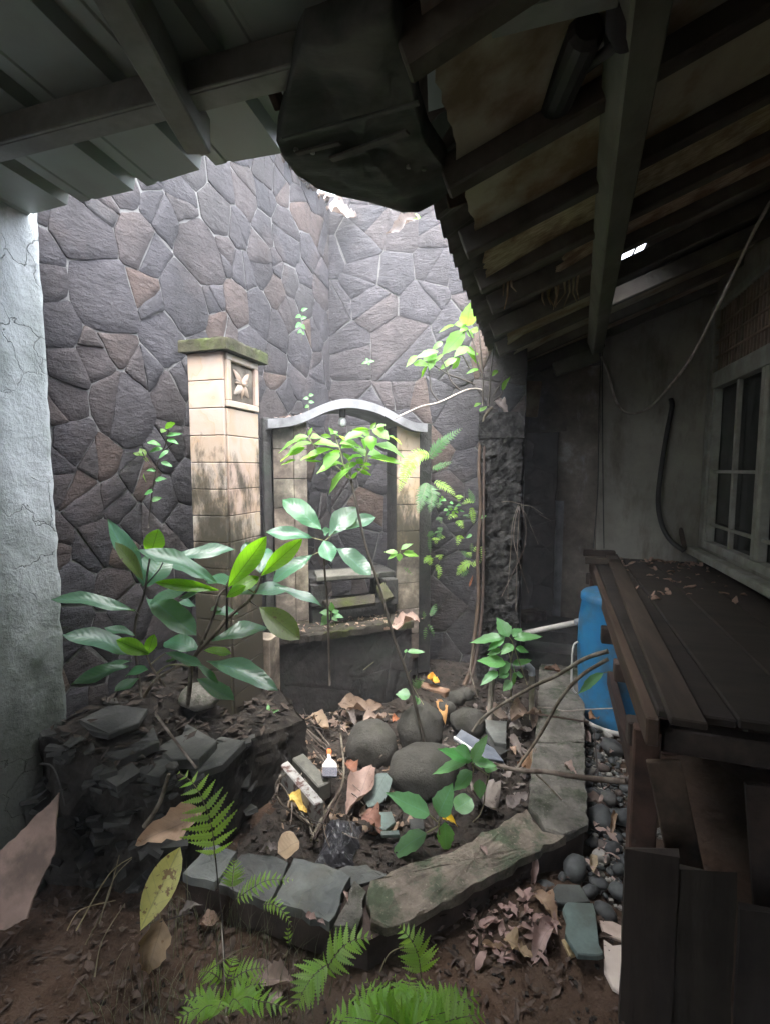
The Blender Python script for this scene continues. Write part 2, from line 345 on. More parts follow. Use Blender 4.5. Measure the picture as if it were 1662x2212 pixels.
M['bristle'] = mat_basic('bristle', (.05, .05, .06), (.17, .17, .20), 50, .8, .6, .003, 120, .0, stretch=(4, 4, .4))
M['orange'] = mat_basic('orange_paint', (.55, .11, .03), (.75, .19, .06), 20, .5, .1, .001, 40, .0)
M['white_enamel'] = mat_basic('white_enamel', (.55, .55, .55), (.85, .85, .85), 40, .5, .1, .001, 40, .0, stops=(.38, .5))
b = NB('lamp_glass'); b.p.inputs['Base Color'].default_value = (.55, .57, .55, 1); b.p.inputs['Roughness'].default_value = .3; M['lamp_glass'] = b.m

def leaf_mat(name, top, under, back, rough=.35, trans=.45, vein=.5, spots=None, nveins=11, spec=.5, vary=.18, tint=None, vcol=None):
    """top / under colours, back = colour of light passing through; side veins drawn from the leaf's own UV"""
    b = NB(name); uv = b.n('ShaderNodeTexCoord').outputs['UV']; sp = b.n('ShaderNodeSeparateXYZ'); b.l(uv, sp.inputs[0])
    au = b.math('ABSOLUTE', b.math('SUBTRACT', sp.outputs[0], .5))
    ph = b.math('FRACT', b.math('MULTIPLY', b.math('SUBTRACT', sp.outputs[1], b.math('MULTIPLY', au, .42)), float(nveins)))
    side = b.math('LESS_THAN', ph, .10); mid = b.math('LESS_THAN', au, .022)
    veins = b.math('MAXIMUM', b.math('MULTIPLY', side, .5), mid)
    geo = b.n('ShaderNodeNewGeometry')
    n1 = b.noise(b.pos(), 25, 5, .6)
    col = b.mix(geo.outputs['Backfacing'], top, under)
    col = b.mix(1.0, col, b.ramp(n1, [(.3, .78), (.7, 1.15)]), 'MULTIPLY')
    col = b.mix(b.math('MULTIPLY', veins, vein), col, vcol or tuple(min(1, x * 1.9 + .015) for x in top))
    tr = b.mix(b.math('MULTIPLY', veins, .65), back, tuple(x * .35 for x in back))
    if spots:
        ns = b.noise(b.pos(), spots[1], 4, .6); k = b.ramp(ns, [(spots[2], 0), (spots[2] + .05, .9)])
        col = b.mix(k, col, spots[0]); tr = b.mix(k, tr, tuple(x * .6 for x in spots[0]))
    col = b.vary(col, vary, .015, .15)
    h = b.math('ABSOLUTE', b.math('SUBTRACT', ph, .5))
    b.bump(b.math('ADD', b.math('MULTIPLY', h, .6), b.math('MULTIPLY', mid, -.6)), .42, .0035)
    b.fin(col, rough, spec)
    t = b.n('ShaderNodeBsdfTranslucent'); b.l(tr, t.inputs['Color'])
    mx = b.n('ShaderNodeMixShader'); mx.inputs[0].default_value = trans
    b.l(b.p.outputs[0], mx.inputs[1]); b.l(t.outputs[0], mx.inputs[2]); b.l(mx.outputs[0], b.out.inputs['Surface'])
    return b.m
M['leaf_big'] = leaf_mat('big_glossy_leaf', (.048, .125, .075), (.07, .15, .055), (.17, .42, .03), .34, .33, .65, nveins=11, spec=.55, spots=((.20, .23, .15), 70, .70))
M['leaf_backlit'] = leaf_mat('backlit_leaf', (.10, .22, .02), (.12, .27, .02), (.32, .75, .02), .4, .62, .3, nveins=10, vcol=(.04, .10, .01))  # brighter leaf copy: the glow of light from behind put into its colour
M['leaf_old'] = leaf_mat('old_spotted_leaf', (.045, .075, .012), (.06, .09, .015), (.17, .25, .02), .5, .45, .3, spots=((.07, .045, .015), 60, .62))
M['leaf_sap'] = leaf_mat('sapling_leaf', (.12, .27, .06), (.15, .30, .05), (.42, .80, .08), .42, .45, .25, nveins=8)
M['leaf_soft'] = leaf_mat('soft_green_leaf', (.12, .30, .115), (.14, .31, .10), (.20, .50, .05), .36, .40, .6, nveins=8)
M['leaf_fern'] = leaf_mat('fern_leaf', (.26, .46, .10), (.27, .47, .10), (.55, .88, .12), .5, .58, .1, nveins=6)
M['leaf_fern_dark'] = leaf_mat('wall_fern_leaf', (.05, .14, .05), (.07, .16, .05), (.18, .42, .06), .5, .40, .1, nveins=6)
def dry(name, c, d, spots=None): return leaf_mat(name, c, tuple(x * 1.1 for x in c), d, .6, .15, .35, spots=spots, nveins=8, spec=.3, vcol=tuple(x * .55 for x in c))
M['dry_brown'] = dry('dry_brown_leaf', (.26, .185, .145), (.3, .18, .11), ((.10, .06, .04), 40, .60))
M['dry_pink'] = dry('dry_pinkish_leaf', (.34, .25, .215), (.3, .2, .15), ((.18, .11, .08), 30, .62))
M['dry_grey'] = dry('dry_greyish_leaf', (.22, .19, .17), (.2, .15, .12), ((.10, .08, .07), 30, .62))
M['dry_rust'] = dry('dry_rust_leaf', (.25, .125, .07), (.35, .15, .06), ((.09, .04, .02), 40, .60))
M['dry_tan'] = dry('dry_tan_leaf', (.40, .29, .19), (.45, .3, .15), ((.25, .14, .07), 40, .64))
M['dry_yellow'] = dry('yellow_leaf', (.56, .36, .06), (.7, .42, .05), ((.35, .19, .03), 50, .66))
M['dry_orange'] = dry('orange_leaf', (.55, .29, .07), (.7, .33, .05), ((.30, .13, .03), 50, .66))
M['spotted_yellow'] = leaf_mat('spotted_yellow_leaf', (.62, .58, .17), (.62, .58, .17), (.85, .8, .15), .5, .4, .35, spots=((.28, .15, .045), 42, .56), nveins=7, vcol=(.48, .47, .16))
M['slate_leaf'] = dry('grey_green_leaf', (.09, .125, .115), (.1, .15, .1))
M['straw'] = mat_basic('straw', (.10, .09, .05), (.22, .19, .11), 14, .7, .2, .002, 40, .2)
M['litter'] = mat_basic('litter', (.03, .022, .017), (.16, .115, .09), 30, .9, .4, .004, 60, .0, stops=(.3, .75))
# ------------------------------------------------------------------ setting: ground, walls
WALL_A = R(4.9)                                    # the left wall runs not quite square to the back wall
CX, CY = -1.49, 3.45                               # inner corner of the two stone walls
LW = Vector((-math.sin(WALL_A), -math.cos(WALL_A), 0))   # from the corner towards the camera along the left wall
LN = Vector((math.cos(WALL_A), -math.sin(WALL_A), 0))    # its face normal (into the yard)
def on_left(px, py, off=0.0): return WP(px, py, Vector((CX, CY, 0)) + LN * off, LN)
WALL_TOP = 3.42

CURB_Z = .135
OUT = [G(1252, 1400, CURB_Z), G(1265, 1780, CURB_Z), G(795, 2016, CURB_Z), G(592, 1948, CURB_Z), G(396, 1885, CURB_Z)]
INN = [G(1166, 1400, CURB_Z), G(1140, 1742, CURB_Z), G(768, 1896, CURB_Z), G(620, 1850, CURB_Z), G(480, 1812, CURB_Z)]
basin_poly = [OUT[0], OUT[1], OUT[2], OUT[3], OUT[4], Vector((-1.05, 1.75, 0)), Vector((-1.2, 2.1, 0)), Vector((-1.6, 2.4, 0)), Vector((-1.55, 3.5, 0)), Vector((.3, 3.5, 0))]
def inside(x, y, poly):
    r = False; n = len(poly)
    for i in range(n):
        a = poly[i]; b = poly[(i + 1) % n]
        if (a.y > y) != (b.y > y) and x < (b.x - a.x) * (y - a.y) / (b.y - a.y) + a.x: r = not r
    return r
def ground_h(x, y):
    h = .022 * fnoise(x, y, 1, 3.1) + .012 * fnoise(x, y, 4, 9) + .006 * fnoise(x, y, 9, 26)
    mud = math.exp(-(((x - .02) / .26) ** 2 + ((y - 1.62) / .18) ** 2)); h += .045 * mud * (1 + .5 * fnoise(x, y, 3, 14))
    return h
# fine ground near the camera, plain far out, one sheet
xs = [-7, -5, -4] + [-2.3 + .035 * i for i in range(102)] + [2.4, 4, 7]
ys = [-6, -5, -3] + [-.2 + .035 * i for i in range(134)] + [5.5, 6.5, 8]
v = []; f = []
for y in ys:
    for x in xs: v.append((x, y, ground_h(x, y) if -2.4 < x < 1.4 and -.3 < y < 4.6 else 0.0))
nx = len(xs)
for j in range(len(ys) - 1):
    for i in range(nx - 1): f.append([j * nx + i, j * nx + i + 1, (j + 1) * nx + i + 1, (j + 1) * nx + i])
gm = me('ground', v, f, None, True); gm.materials.append(M['soil'])
go = bpy.data.objects.new('ground', gm); COL.objects.link(go); tag(go, 'brown bare soil of the neglected yard', None, None, 'structure')
def basin_h(x, y): return .045 + .030 * fnoise(x, y, 2, 4) + .016 * fnoise(x, y, 5, 12) + .008 * fnoise(x, y, 7, 34) + .05 * max(0, min(1, (y - 2.5) / .7))
v = []; f = []; idx = {}
st = .026
for j in range(int(2.2 / st)):
    for i in range(int(2.0 / st)):
        x = -1.65 + i * st; y = 1.35 + j * st
        if all(inside(x + dx, y + dy, basin_poly) for dx in (0, st) for dy in (0, st)):
            q = []
            for dx, dy in ((0, 0), (1, 0), (1, 1), (0, 1)):
                k = (i + dx, j + dy)
                if k not in idx:
                    idx[k] = len(v); xx = -1.65 + k[0] * st; yy = 1.35 + k[1] * st; v.append((xx, yy, basin_h(xx, yy)))
                q.append(idx[k])
            f.append(q)
gm = me('basin_soil', v, f, None, True); gm.materials.append(M['humus'])
go = bpy.data.objects.new('basin_soil', gm); COL.objects.link(go); tag(go, 'dark damp leaf mould filling the curbed basin', None, None, 'structure')

# --- Voronoi stone facing
def clip(poly, a, b, c):
    """keep a*x+b*y<=c"""
    out = []; n = len(poly)
    for i in range(n):
        p = poly[i]; q = poly[(i + 1) % n]; dp = a * p[0] + b * p[1] - c; dq = a * q[0] + b * q[1] - c
        if dp <= 0: out.append(p)
        if (dp < 0 < dq) or (dq < 0 < dp):
            t = dp / (dp - dq); out.append((p[0] + (q[0] - p[0]) * t, p[1] + (q[1] - p[1]) * t))
    return out
def split_poly(poly, rnd, g):
    """cut a convex polygon in two along a random line near its middle"""
    cx = sum(p[0] for p in poly) / len(poly); cy = sum(p[1] for p in poly) / len(poly)
    best = max(poly, key=lambda p: math.hypot(p[0] - cx, p[1] - cy)); a = math.atan2(best[1] - cy, best[0] - cx) + rnd.uniform(-.8, .8)
    nx_, ny_ = math.cos(a), math.sin(a); c = nx_ * cx + ny_ * cy + rnd.uniform(-.03, .03)
    return clip(poly, nx_, ny_, c - g), clip(poly, -nx_, -ny_, -c - g)
def area(poly): return abs(sum(poly[k][0] * poly[(k + 1) % len(poly)][1] - poly[(k + 1) % len(poly)][0] * poly[k][1] for k in range(len(poly)))) / 2
def stone_facing(parent, origin, u, n, W, H, spacing, rnd, mat, depth=.035, keep=None, gap=(.0015, .007), split=.55):
    origin = Vector(origin); u = Vector(u); n = Vector(n); up = Vector((0, 0, 1))
    seeds = []
    for _ in range(6000):
        x = rnd.uniform(-.1, W + .1); y = rnd.uniform(-.1, H + .1); s = spacing(x) * rnd.choice((.62, .8, 1.0, 1.15, 1.4))
        if all((x - a) ** 2 + (y - b_) ** 2 > (.5 * (s + t)) ** 2 for a, b_, t in seeds): seeds.append((x, y, s))
    polys = []
    for i, (x, y, s) in enumerate(seeds):
        poly = [(0, 0), (W, 0), (W, H), (0, H)]
        for j, (a, b_, t) in enumerate(seeds):
            if i == j or (a - x) ** 2 + (b_ - y) ** 2 > 1.2: continue
            dx, dy = a - x, b_ - y; L = math.hypot(dx, dy)
            hh = (min(i, j) * 7919 + max(i, j) * 104729) % 1000 / 1000.0
            g = gap[0] + (gap[1] - gap[0]) * hh ** 2
            mid = (L * L + (s * s - t * t) * .30) / (2 * L)
            poly = clip(poly, dx / L, dy / L, (x * dx + y * dy) / L + mid - g)
            if len(poly) < 3: break
        if len(poly) < 3 or area(poly) < .0015: continue
        todo = [poly]
        if rnd.random() < split and area(poly) > .35 * spacing(x) ** 2:
            todo = [q for q in split_poly(poly, rnd, rnd.uniform(.001, .004)) if len(q) > 2]
            if rnd.random() < .35 and area(todo[0]) > .5 * spacing(x) ** 2: todo = [q for q in split_poly(todo[0], rnd, .002) if len(q) > 2] + todo[1:]
        polys += todo
    for poly in polys:
        if area(poly) < .0008: continue
        cx = sum(p[0] for p in poly) / len(poly); cy = sum(p[1] for p in poly) / len(poly)
        if keep and not keep(cx, cy): continue
        rp = []; m = len(poly)
        for k in range(m):
            p = poly[k]; q = poly[(k + 1) % m]; L = math.hypot(q[0] - p[0], q[1] - p[1])
            if L < .012: rp.append(((p[0] + q[0]) / 2, (p[1] + q[1]) / 2)); continue
            cut = min(.004 / L, .25)
            for t in ((cut, .3, .68, 1 - cut) if L > .09 else (cut, .5, 1 - cut) if L > .05 else (cut, 1 - cut)):
                jx = rnd.uniform(-1, .45) * .008 if .2 < t < .8 else rnd.uniform(-.5, .3) * .004
                nx_, ny_ = -(q[1] - p[1]) / L, (q[0] - p[0]) / L
                rp.append((p[0] + (q[0] - p[0]) * t - nx_ * jx * -1, p[1] + (q[1] - p[1]) * t - ny_ * jx * -1))
        if len(rp) < 3: continue
        d = depth * rnd.uniform(.95, 1.22); tx = rnd.uniform(-.013, .013); ty = rnd.uniform(-.013, .013)
        def P(a, b_, z): return origin + u * a + up * b_ + n * z
        rings = [[(a, b_, -.002) for a, b_ in rp]]
        for sh, dz in ((1.0, .90), (.975, 1.0), (.5, 1.0)):
            rings.append([(cx + (a - cx) * sh, cy + (b_ - cy) * sh, d * dz + (tx * (a - cx) + ty * (b_ - cy)) * sh + (rnd.uniform(-.0008, .0008) if sh < .98 else 0)) for a, b_ in rp])
        vv = [P(*q) for rg in rings for q in rg] + [P(cx, cy, d + rnd.uniform(-.001, .002))]
        k = len(rp); ff = []
        for r_ in range(3):
            for q in range(k): q2 = (q + 1) % k; ff.append([r_ * k + q, r_ * k + q2, (r_ + 1) * k + q2, (r_ + 1) * k + q])
        for q in range(k): ff.append([3 * k + q, 3 * k + (q + 1) % k, 4 * k])
        if u.cross(up).dot(n) < 0: ff = [q[::-1] for q in ff]
        o = obj('stone', vv, ff, mat, parent, smooth=True)
        for pi, pl_ in enumerate(o.data.polygons):
            if pi < 2 * k: pl_.use_smooth = False
rs = random.Random(11)
# left stone wall: from the corner out to the whitewashed stretch
LLEN = 2.135
lw = thing('stone_wall', 'tall dark andesite stone wall on the left, running back to the corner', 'wall', Vector((CX, CY, 0)) + LW * 1.1)
base = Vector((CX, CY, 0))
p0 = base + LW * 4.9; p1 = base
MO = LN * .0156
v, f = prism_vf([p1 + MO, p0 + MO, p0 + MO + Vector((0, 0, WALL_TOP)), p1 + MO + Vector((0, 0, WALL_TOP))], LN, .22)
obj('mortar_bed', v, f, M['mortar'], lw)
nl = stone_facing(lw, base + LW * LLEN, -LW, LN, LLEN, WALL_TOP, lambda x: .165 + .055 * (x / LLEN), rs, M['stone'], .0185, keep=lambda a, z: z > .12)
# whitewashed stretch of the same wall, nearer
ww = base + LW * LLEN
pl = []
ny = 40; nz = 60; v = []; f = []
L2 = 3.1
for j in range(nz + 1):
    for i in range(ny + 1):
        s = L2 * (i / ny) ** 1.5; z = 3.0 * j / nz
        edge = .05 * min(1, max(0, .012 - s) / .012)
        off = .050 + .012 * fnoise(s, z, 3, 2.2) + .006 * fnoise(s, z, 8, 9) + .004 * fnoise(s, z, 8, 30) - (.018 if s < .10 + .02 * fnoise(z, 0, 0, 5) else 0)
        ragged = .010 * fnoise(z, 1, 0, 14) if i == 0 else 0
        v.append(ww + LW * (s + ragged) + LN * off + Vector((0, 0, z)))
for j in range(nz):
    for i in range(ny): a = j * (ny + 1) + i; f.append([a, a + 1, a + ny + 2, a + ny + 1])
n0 = len(v)
for j in range(nz + 1): q = v[j * (ny + 1)]; v.append(q - LN * .07)
for j in range(nz): a = j * (ny + 1); f.append([a, a + ny + 1, n0 + j + 1, n0 + j])
n1 = len(v)
for i in range(ny + 1): v.append(v[i] - LN * .07)
obj('whitewashed_wall', v, f, M['white_plaster'], None, smooth=True, label='whitewashed plaster wall at the left edge, mouldy green near its foot', cat='wall')
# back stone wall
bw = thing('stone_wall', 'flat pale grey andesite stone wall across the back behind the arched shrine', 'wall', (CX + .8, CY, 0))
v, f = prism_vf([(CX - .2, CY, 0), (-.062, CY, 0), (-.062, CY, WALL_TOP + .05), (CX - .2, CY, WALL_TOP + .05)], (0, -1, 0), .22)
v = [p - Vector((0, .0138, 0)) for p in v]
obj('mortar_bed', v, f, M['mortar'], bw)
nb = stone_facing(bw, (CX, CY, 0), (1, 0, 0), (0, -1, 0), -.064 - CX, WALL_TOP + .05, lambda x: .29, rs, M['stone'], .0185)
# stone wall closing the dark passage
pw = thing('stone_wall', 'dark stone wall at the far end of the narrow passage beside the black pillar', 'wall', (.3, 5.0, 0))
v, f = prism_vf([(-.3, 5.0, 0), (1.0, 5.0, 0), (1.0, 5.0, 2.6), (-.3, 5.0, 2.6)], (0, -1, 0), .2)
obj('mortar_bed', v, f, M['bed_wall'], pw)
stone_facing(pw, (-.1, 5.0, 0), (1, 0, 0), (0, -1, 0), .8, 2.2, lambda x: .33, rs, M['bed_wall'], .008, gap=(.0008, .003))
# climbing debris on the wall top
v = []; f = []; mb = MB()
for i in range(70):
    t = rs.random(); q = base + LW * (.02 + 1.0 * t) + Vector((rs.uniform(-.03, .05), 0, WALL_TOP + rs.uniform(-.03, .03)))
    mb.add(*box_vf(q, rs.uniform(.02, .07), rs.uniform(.02, .08), rs.uniform(.006, .03), Matrix.Rotation(rs.uniform(0, 3), 3, 'Z') @ Matrix.Rotation(rs.uniform(-.5, .5), 3, 'X'), .006))
obj('wall_top_debris', mb.v, mb.f, M['litter'], None, label='loose leaf litter lying along the top of the left stone wall', cat='debris', kind='stuff')

# --- raised bed with rubble at the left
BED = [Vector((-1.79, 1.20, 0)), Vector((-1.36, 1.27, 0)), G(395, 1700, .36), G(548, 1612, .30), Vector((-1.02, 2.02, 0)), Vector((-1.24, 2.16, 0)), Vector((-1.64, 2.12, 0))]
def bed_h(x, y):
    w_ = max(0.0, min(1.0, (-1.05 - x) / .55))
    return .30 + .26 * w_ + .02 * fnoise(x, y, 2, 8)
bedt = thing('raised_bed', 'dark raised bed of soil along the left wall with a crumbling edge', 'planter', (-1.4, 1.6, 0))
c = sum(BED, Vector()) / len(BED); v = []; f = []; n = len(BED)
ringsn = 8
for k in range(ringsn + 1):
    for i, p in enumerate(BED):
        for m_ in range(4):
            q = p.lerp(BED[(i + 1) % n], m_ / 4); q = c + (q - c) * (k / ringsn)
            v.append(Vector((q.x, q.y, bed_h(q.x, q.y))))
N = n * 4
for k in range(ringsn):
    for i in range(N): f.append([k * N + i, k * N + (i + 1) % N, (k + 1) * N + (i + 1) % N, (k + 1) * N + i])
obj('soil', v, f, M['bed_soil'], bedt, smooth=True)
v = []; f = []
for lev in range(19):
    for i, p in enumerate(BED):
        for m_ in range(30):
            q = p.lerp(BED[(i + 1) % n], m_ / 30); h = bed_h(q.x, q.y) * (lev / 18) + (.004 if lev == 18 else 0)
            o_ = (q - c).normalized() * (.030 * fnoise(q.x, q.y, h, 6) + .022 * fnoise(q.x, q.y, h, 15) + .012 * fnoise(q.x, q.y, h * 1.6, 38) + .010)
            v.append(Vector((q.x, q.y, h)) + Vector((o_.x, o_.y, 0)))
N = n * 30
for lev in range(18):
    for i in range(N): f.append([lev * N + i, lev * N + (i + 1) % N, (lev + 1) * N + (i + 1) % N, (lev + 1) * N + i])
obj('retaining_wall', v, f, M['bed_wall'], bedt)

# --- curb round the basin
curb = thing('garden_curb', 'low angular concrete curb enclosing the littered basin', 'curb', (-.2, 1.9, 0))
path_o = OUT; path_i = INN
v = []; f = []
for o_, i_ in zip(path_o, path_i):
    o2 = o_ + (i_ - o_) * .04; i2 = i_ + (o_ - i_) * .06
    for q in (o2, i2):
        v += [Vector((q.x, q.y, -.04)), Vector((q.x, q.y, CURB_Z - .034))]
for k in range(len(path_o) - 1):
    a = k * 4; b_ = a + 4
    f += [[a, b_, b_ + 1, a + 1], [a + 2, a + 3, b_ + 3, b_ + 2], [a + 1, b_ + 1, b_ + 3, a + 3]]
obj('curb_wall', v, f, M['curb_side'], curb)
def slab(poly, t, mat, name='coping_slab', sub=10, rough=.008, edge=.0065, parent=curb, dz=0.0, label=None):
    """flat slab with ragged edges: polygon outline subdivided and jittered"""
    pts = []
    for i, p in enumerate(poly):
        q = poly[(i + 1) % len(poly)]; L = (q - p).length; k = max(1, int(L / .03))
        for s in range(k):
            e = p.lerp(q, s / k); pts.append(e + Vector((rs.uniform(-edge, edge), rs.uniform(-edge, edge), 0)) * (1 if s else .4))
    cc = sum(pts, Vector()) / len(pts); K = len(pts); vv = []; ff = []
    for sh, z in ((1.0, -t), (1.0, -.006), (.985, 0), (.93, 0), (.86, 0), (.78, 0), (.68, 0), (.55, 0), (.4, 0), (.2, 0)):
        for p in pts:
            q = cc + (p - cc) * sh; vv.append(Vector((q.x, q.y, p.z + dz + z + (rough * (fnoise(q.x, q.y, 1, 16) + .5 * fnoise(q.x, q.y, 5, 45) + .35 * fnoise(q.x, q.y, 9, 100)) if z == 0 else 0))))
    for r_ in range(9):
        for i in range(K): ff.append([r_ * K + i, r_ * K + (i + 1) % K, (r_ + 1) * K + (i + 1) % K, (r_ + 1) * K + i])
    vv.append(Vector((cc.x, cc.y, cc.z + dz)))
    for i in range(K): ff.append([9 * K + i, 9 * K + (i + 1) % K, 10 * K])
    ff.append(list(range(K - 1, -1, -1)))
    return obj(name, vv, ff, mat, parent, label=label)
Z = CURB_Z
def gp(*pts, z=Z): return [G(x, y, z) for x, y in pts]
slab(gp((1258, 1412), (1262, 1600), (1140 + 16, 1600), (1166, 1412)), .032, M['curb'])
slab(gp((1262, 1604), (1267, 1778), (1216, 1805), (1175, 1790), (1140, 1738), (1152, 1604)), .032, M['curb'])
slab(gp((1222, 1806), (1130, 1850), (1040, 1903), (920, 1966), (836, 2004), (800, 1990), (792, 1930), (800, 1900), (860, 1875), (975, 1840), (1080, 1782), (1136, 1745), (1170, 1794)), .034, M['curb_rough'], rough=.014, edge=.008)
slab(gp((784, 1972), (770, 2012), (722, 2000), (766, 1902), (790, 1925)), .03, M['curb'], label='mossy triangular coping slab at the front corner')
slab(gp((712, 1996), (590, 1950), (634, 1856), (700, 1868), (757, 1896)), .03, M['slate'], dz=.004)
slab(gp((583, 1946), (470, 1910), (520, 1843), (600, 1848), (624, 1858)), .03, M['slate'], dz=-.004)
slab(gp((462, 1908), (396, 1888), (450, 1820), (512, 1838)), .03, M['slate'])
slab(gp((735, 1900), (770, 1896), (840, 1872), (790, 1850), (730, 1862)), .03, M['slate'], dz=-.03, label='grey slab sunk behind the front corner')

# --- tiled pillar at the left
PX0, PY0, PW, PL = -1.264, 1.81, .176, .262        # corner nearest the camera, width along -X, depth along +Y
pil = thing('garden_pillar', 'square pillar of cream sandstone tiles with a mossy cap and carved panel', 'pillar', (PX0 - PW / 2, PY0 + PL / 2, 0))
PTOP = 2.0
v, f = bbox_vf((PX0 - PW / 2, PY0 + PL / 2, PTOP / 2), PW - .014, PL - .014, PTOP, None, .002)
obj('core', v, f, M['mouldy_sandstone'], pil)
th = .1165; z = PTOP - .004; k = 0
while z - th > .05:
    zc = z - th / 2
    v, f = bbox_vf((PX0 - PW / 2 + .0, PY0 + .004, zc), PW - .002, .016, th - .003, None, .002); obj('tile', v, f, M['sandstone'], pil)
    if k >= 2:
        v, f = bbox_vf((PX0 - .004 + .002, PY0 + PL / 2 + .007, zc), .016, PL - .018, th - .003, None, .002); obj('tile', v, f, M['sandstone'], pil)
    z -= th; k += 1
# carved flower panel on the right face (frame + relief)
zt, zb = PTOP - .006, PTOP - 2 * th + .002; y0, y1 = PY0 + .014, PY0 + PL - .002; fx = PX0 + .004
fr = .028
cp = obj('carved_panel', *MB().add(*bbox_vf((fx - .012, (y0 + y1) / 2, (zt + zb) / 2), .008, y1 - y0 - .01, zt - zb - .01)).__dict__.values(), M['mouldy_sandstone'], pil)
for a, b_, c_, d_ in ((y0, y1, zt - fr, zt), (y0, y1, zb, zb + fr), (y0, y0 + fr, zb + fr, zt - fr), (y1 - fr, y1, zb + fr, zt - fr)):
    v, f = bbox_vf((fx, (a + b_) / 2, (c_ + d_) / 2), .018, b_ - a, d_ - c_, None, .003); obj('frame', v, f, M['sandstone'], cp)
cy_, cz_ = (y0 + y1) / 2, (zt + zb) / 2
for ang, L, wd in ((45, .085, .032), (135, .085, .032), (225, .08, .036), (315, .08, .036), (270, .07, .022), (245, .06, .02), (295, .06, .02), (0, .05, .016), (180, .05, .016), (160, .05, .016), (20, .05, .016)):
    ca, sa = math.cos(R(ang)), math.sin(R(ang)); vv = []; ff = []; K = 7
    for i in range(K):
        t = i / (K - 1); wid = wd * math.sin(math.pi * min(.97, .12 + .88 * t)) ** .7
        for s in (-1, 0, 1):
            yy = cy_ + ca * L * t - sa * wid * .5 * s; zz = cz_ + sa * L * t * .92 + ca * wid * .5 * s
            vv.append((fx - .008 + (.016 if s == 0 else .006) * math.sin(math.pi * min(.9, .2 + .7 * t)), yy, zz))
    for i in range(K - 1):
        for s in range(2): a = i * 3 + s; ff.append([a, a + 1, a + 4, a + 3])
    obj('petal', vv, ff, M['sandstone'], cp, smooth=True)
v = []; f = []
for j in range(5):
    for i in range(10): a = 2 * math.pi * i / 10; r_ = .014 * math.cos(j / 4 * 1.5); v.append((fx + .002 + .014 * math.sin(j / 4 * 1.5), cy_ + r_ * math.cos(a), cz_ + r_ * math.sin(a)))
for j in range(4):
    for i in range(10): f.append([j * 10 + i, j * 10 + (i + 1) % 10, (j + 1) * 10 + (i + 1) % 10, (j + 1) * 10 + i])
obj('flower_boss', v, f, M['sandstone'], cp, smooth=True)
# cap: thick slab with rough mossy top
v = []; f = []; nxx, nyy = 12, 16; ov = .026
X0, X1, Y0, Y1 = PX0 - PW - ov, PX0 + ov + .012, PY0 - ov, PY0 + PL + ov + .02
for lay in range(3):
    for j in range(nyy + 1):
        for i in range(nxx + 1):
            x = X0 + (X1 - X0) * i / nxx; y = Y0 + (Y1 - Y0) * j / nyy
            e = 1.0 if lay < 2 else .985; xx = (X0 + X1) / 2 + (x - (X0 + X1) / 2) * e; yy = (Y0 + Y1) / 2 + (y - (Y0 + Y1) / 2) * e
            jj = .004
            z = PTOP + (0, .042, .050)[lay] + (.009 * fnoise(x, y, lay, 22) + .006 * fnoise(x, y, lay, 50) if lay == 2 else 0)
            v.append((xx + jj * fnoise(x, y, lay * 3, 40), yy + jj * fnoise(x, y, lay * 3 + 9, 40), z))
S = (nxx + 1) * (nyy + 1)
for j in range(nyy):
    for i in range(nxx):
        a = j * (nxx + 1) + i; f.append([a, a + nxx + 1, a + nxx + 2, a + 1]); b_ = a + 2 * S; f.append([b_, b_ + 1, b_ + nxx + 2, b_ + nxx + 1])
edge = [i for i in range(nxx + 1)] + [j * (nxx + 1) + nxx for j in range(1, nyy + 1)] + [nyy * (nxx + 1) + i for i in range(nxx - 1, -1, -1)] + [j * (nxx + 1) for j in range(nyy - 1, 0, -1)]
for lay in range(2):
    for k in range(len(edge)): a = edge[k]; b_ = edge[(k + 1) % len(edge)]; f.append([lay * S + a, lay * S + b_, (lay + 1) * S + b_, (lay + 1) * S + a])
obj('cap', v, f, M['moss_cap'], pil)
# low plinth at the rear foot of the pillar (pale strip by the basin)
v, f = bbox_vf((PX0 - .07, PY0 + PL + .05, .33), .22, .10, .66, None, .004); obj('plinth', v, f, M['mouldy_sandstone'], pil)

# --- arched shrine set across the corner
SU = Vector((.79, .614, 0)).normalized(); SN = Vector((SU.y, -SU.x, 0))
SC = D(750, 1100, 3.0); SC.z = 0
def son(px, py, off=0.0): return WP(px, py, SC + SN * off, SN)           # point on the shrine's front plane
def su(px, off=0.0): return (son(px, 1100, off) - SC).dot(SU)
def sz(px, py, off=0.0): return son(px, py, off).z
def SP(u_, o_, z_): return SC + SU * u_ + SN * o_ + Vector((0, 0, z_))
SMAT = Matrix((SU, -SN, Vector((0, 0, 1)))).transposed()
def sbox(u0, u1, o0, o1, z0, z1, b=.004): return bbox_vf(SP((u0 + u1) / 2, (o0 + o1) / 2, (z0 + z1) / 2), u1 - u0, abs(o1 - o0), z1 - z0, SMAT, b)
shr = thing('arched_shrine', 'wall fountain shrine with a wavy arched concrete top and tiled side piers', 'shrine', SC)
prof = [(583, 905), (600, 904), (622, 902), (645, 897), (668, 888), (692, 877), (715, 868), (740, 862), (762, 862), (785, 865), (808, 871), (830, 880), (852, 892), (872, 903), (890, 911), (905, 914), (921, 915)]
OFF = .07
pr = smooth_pts([SP(su(x, OFF), OFF, sz(x, y, OFF)) for x, y in prof], 2)
v = []; f = []
for p in pr:
    t = .052
    v += [p, p - Vector((0, 0, t)), p - SN * .34, p - SN * .34 - Vector((0, 0, t))]
for i in range(len(pr) - 1):
    a = i * 4; b_ = a + 4
    f += [[a, a + 1, b_ + 1, b_], [a + 2, b_ + 2, b_ + 3, a + 3], [a, b_, b_ + 2, a + 2], [a + 1, a + 3, b_ + 3, b_ + 1]]
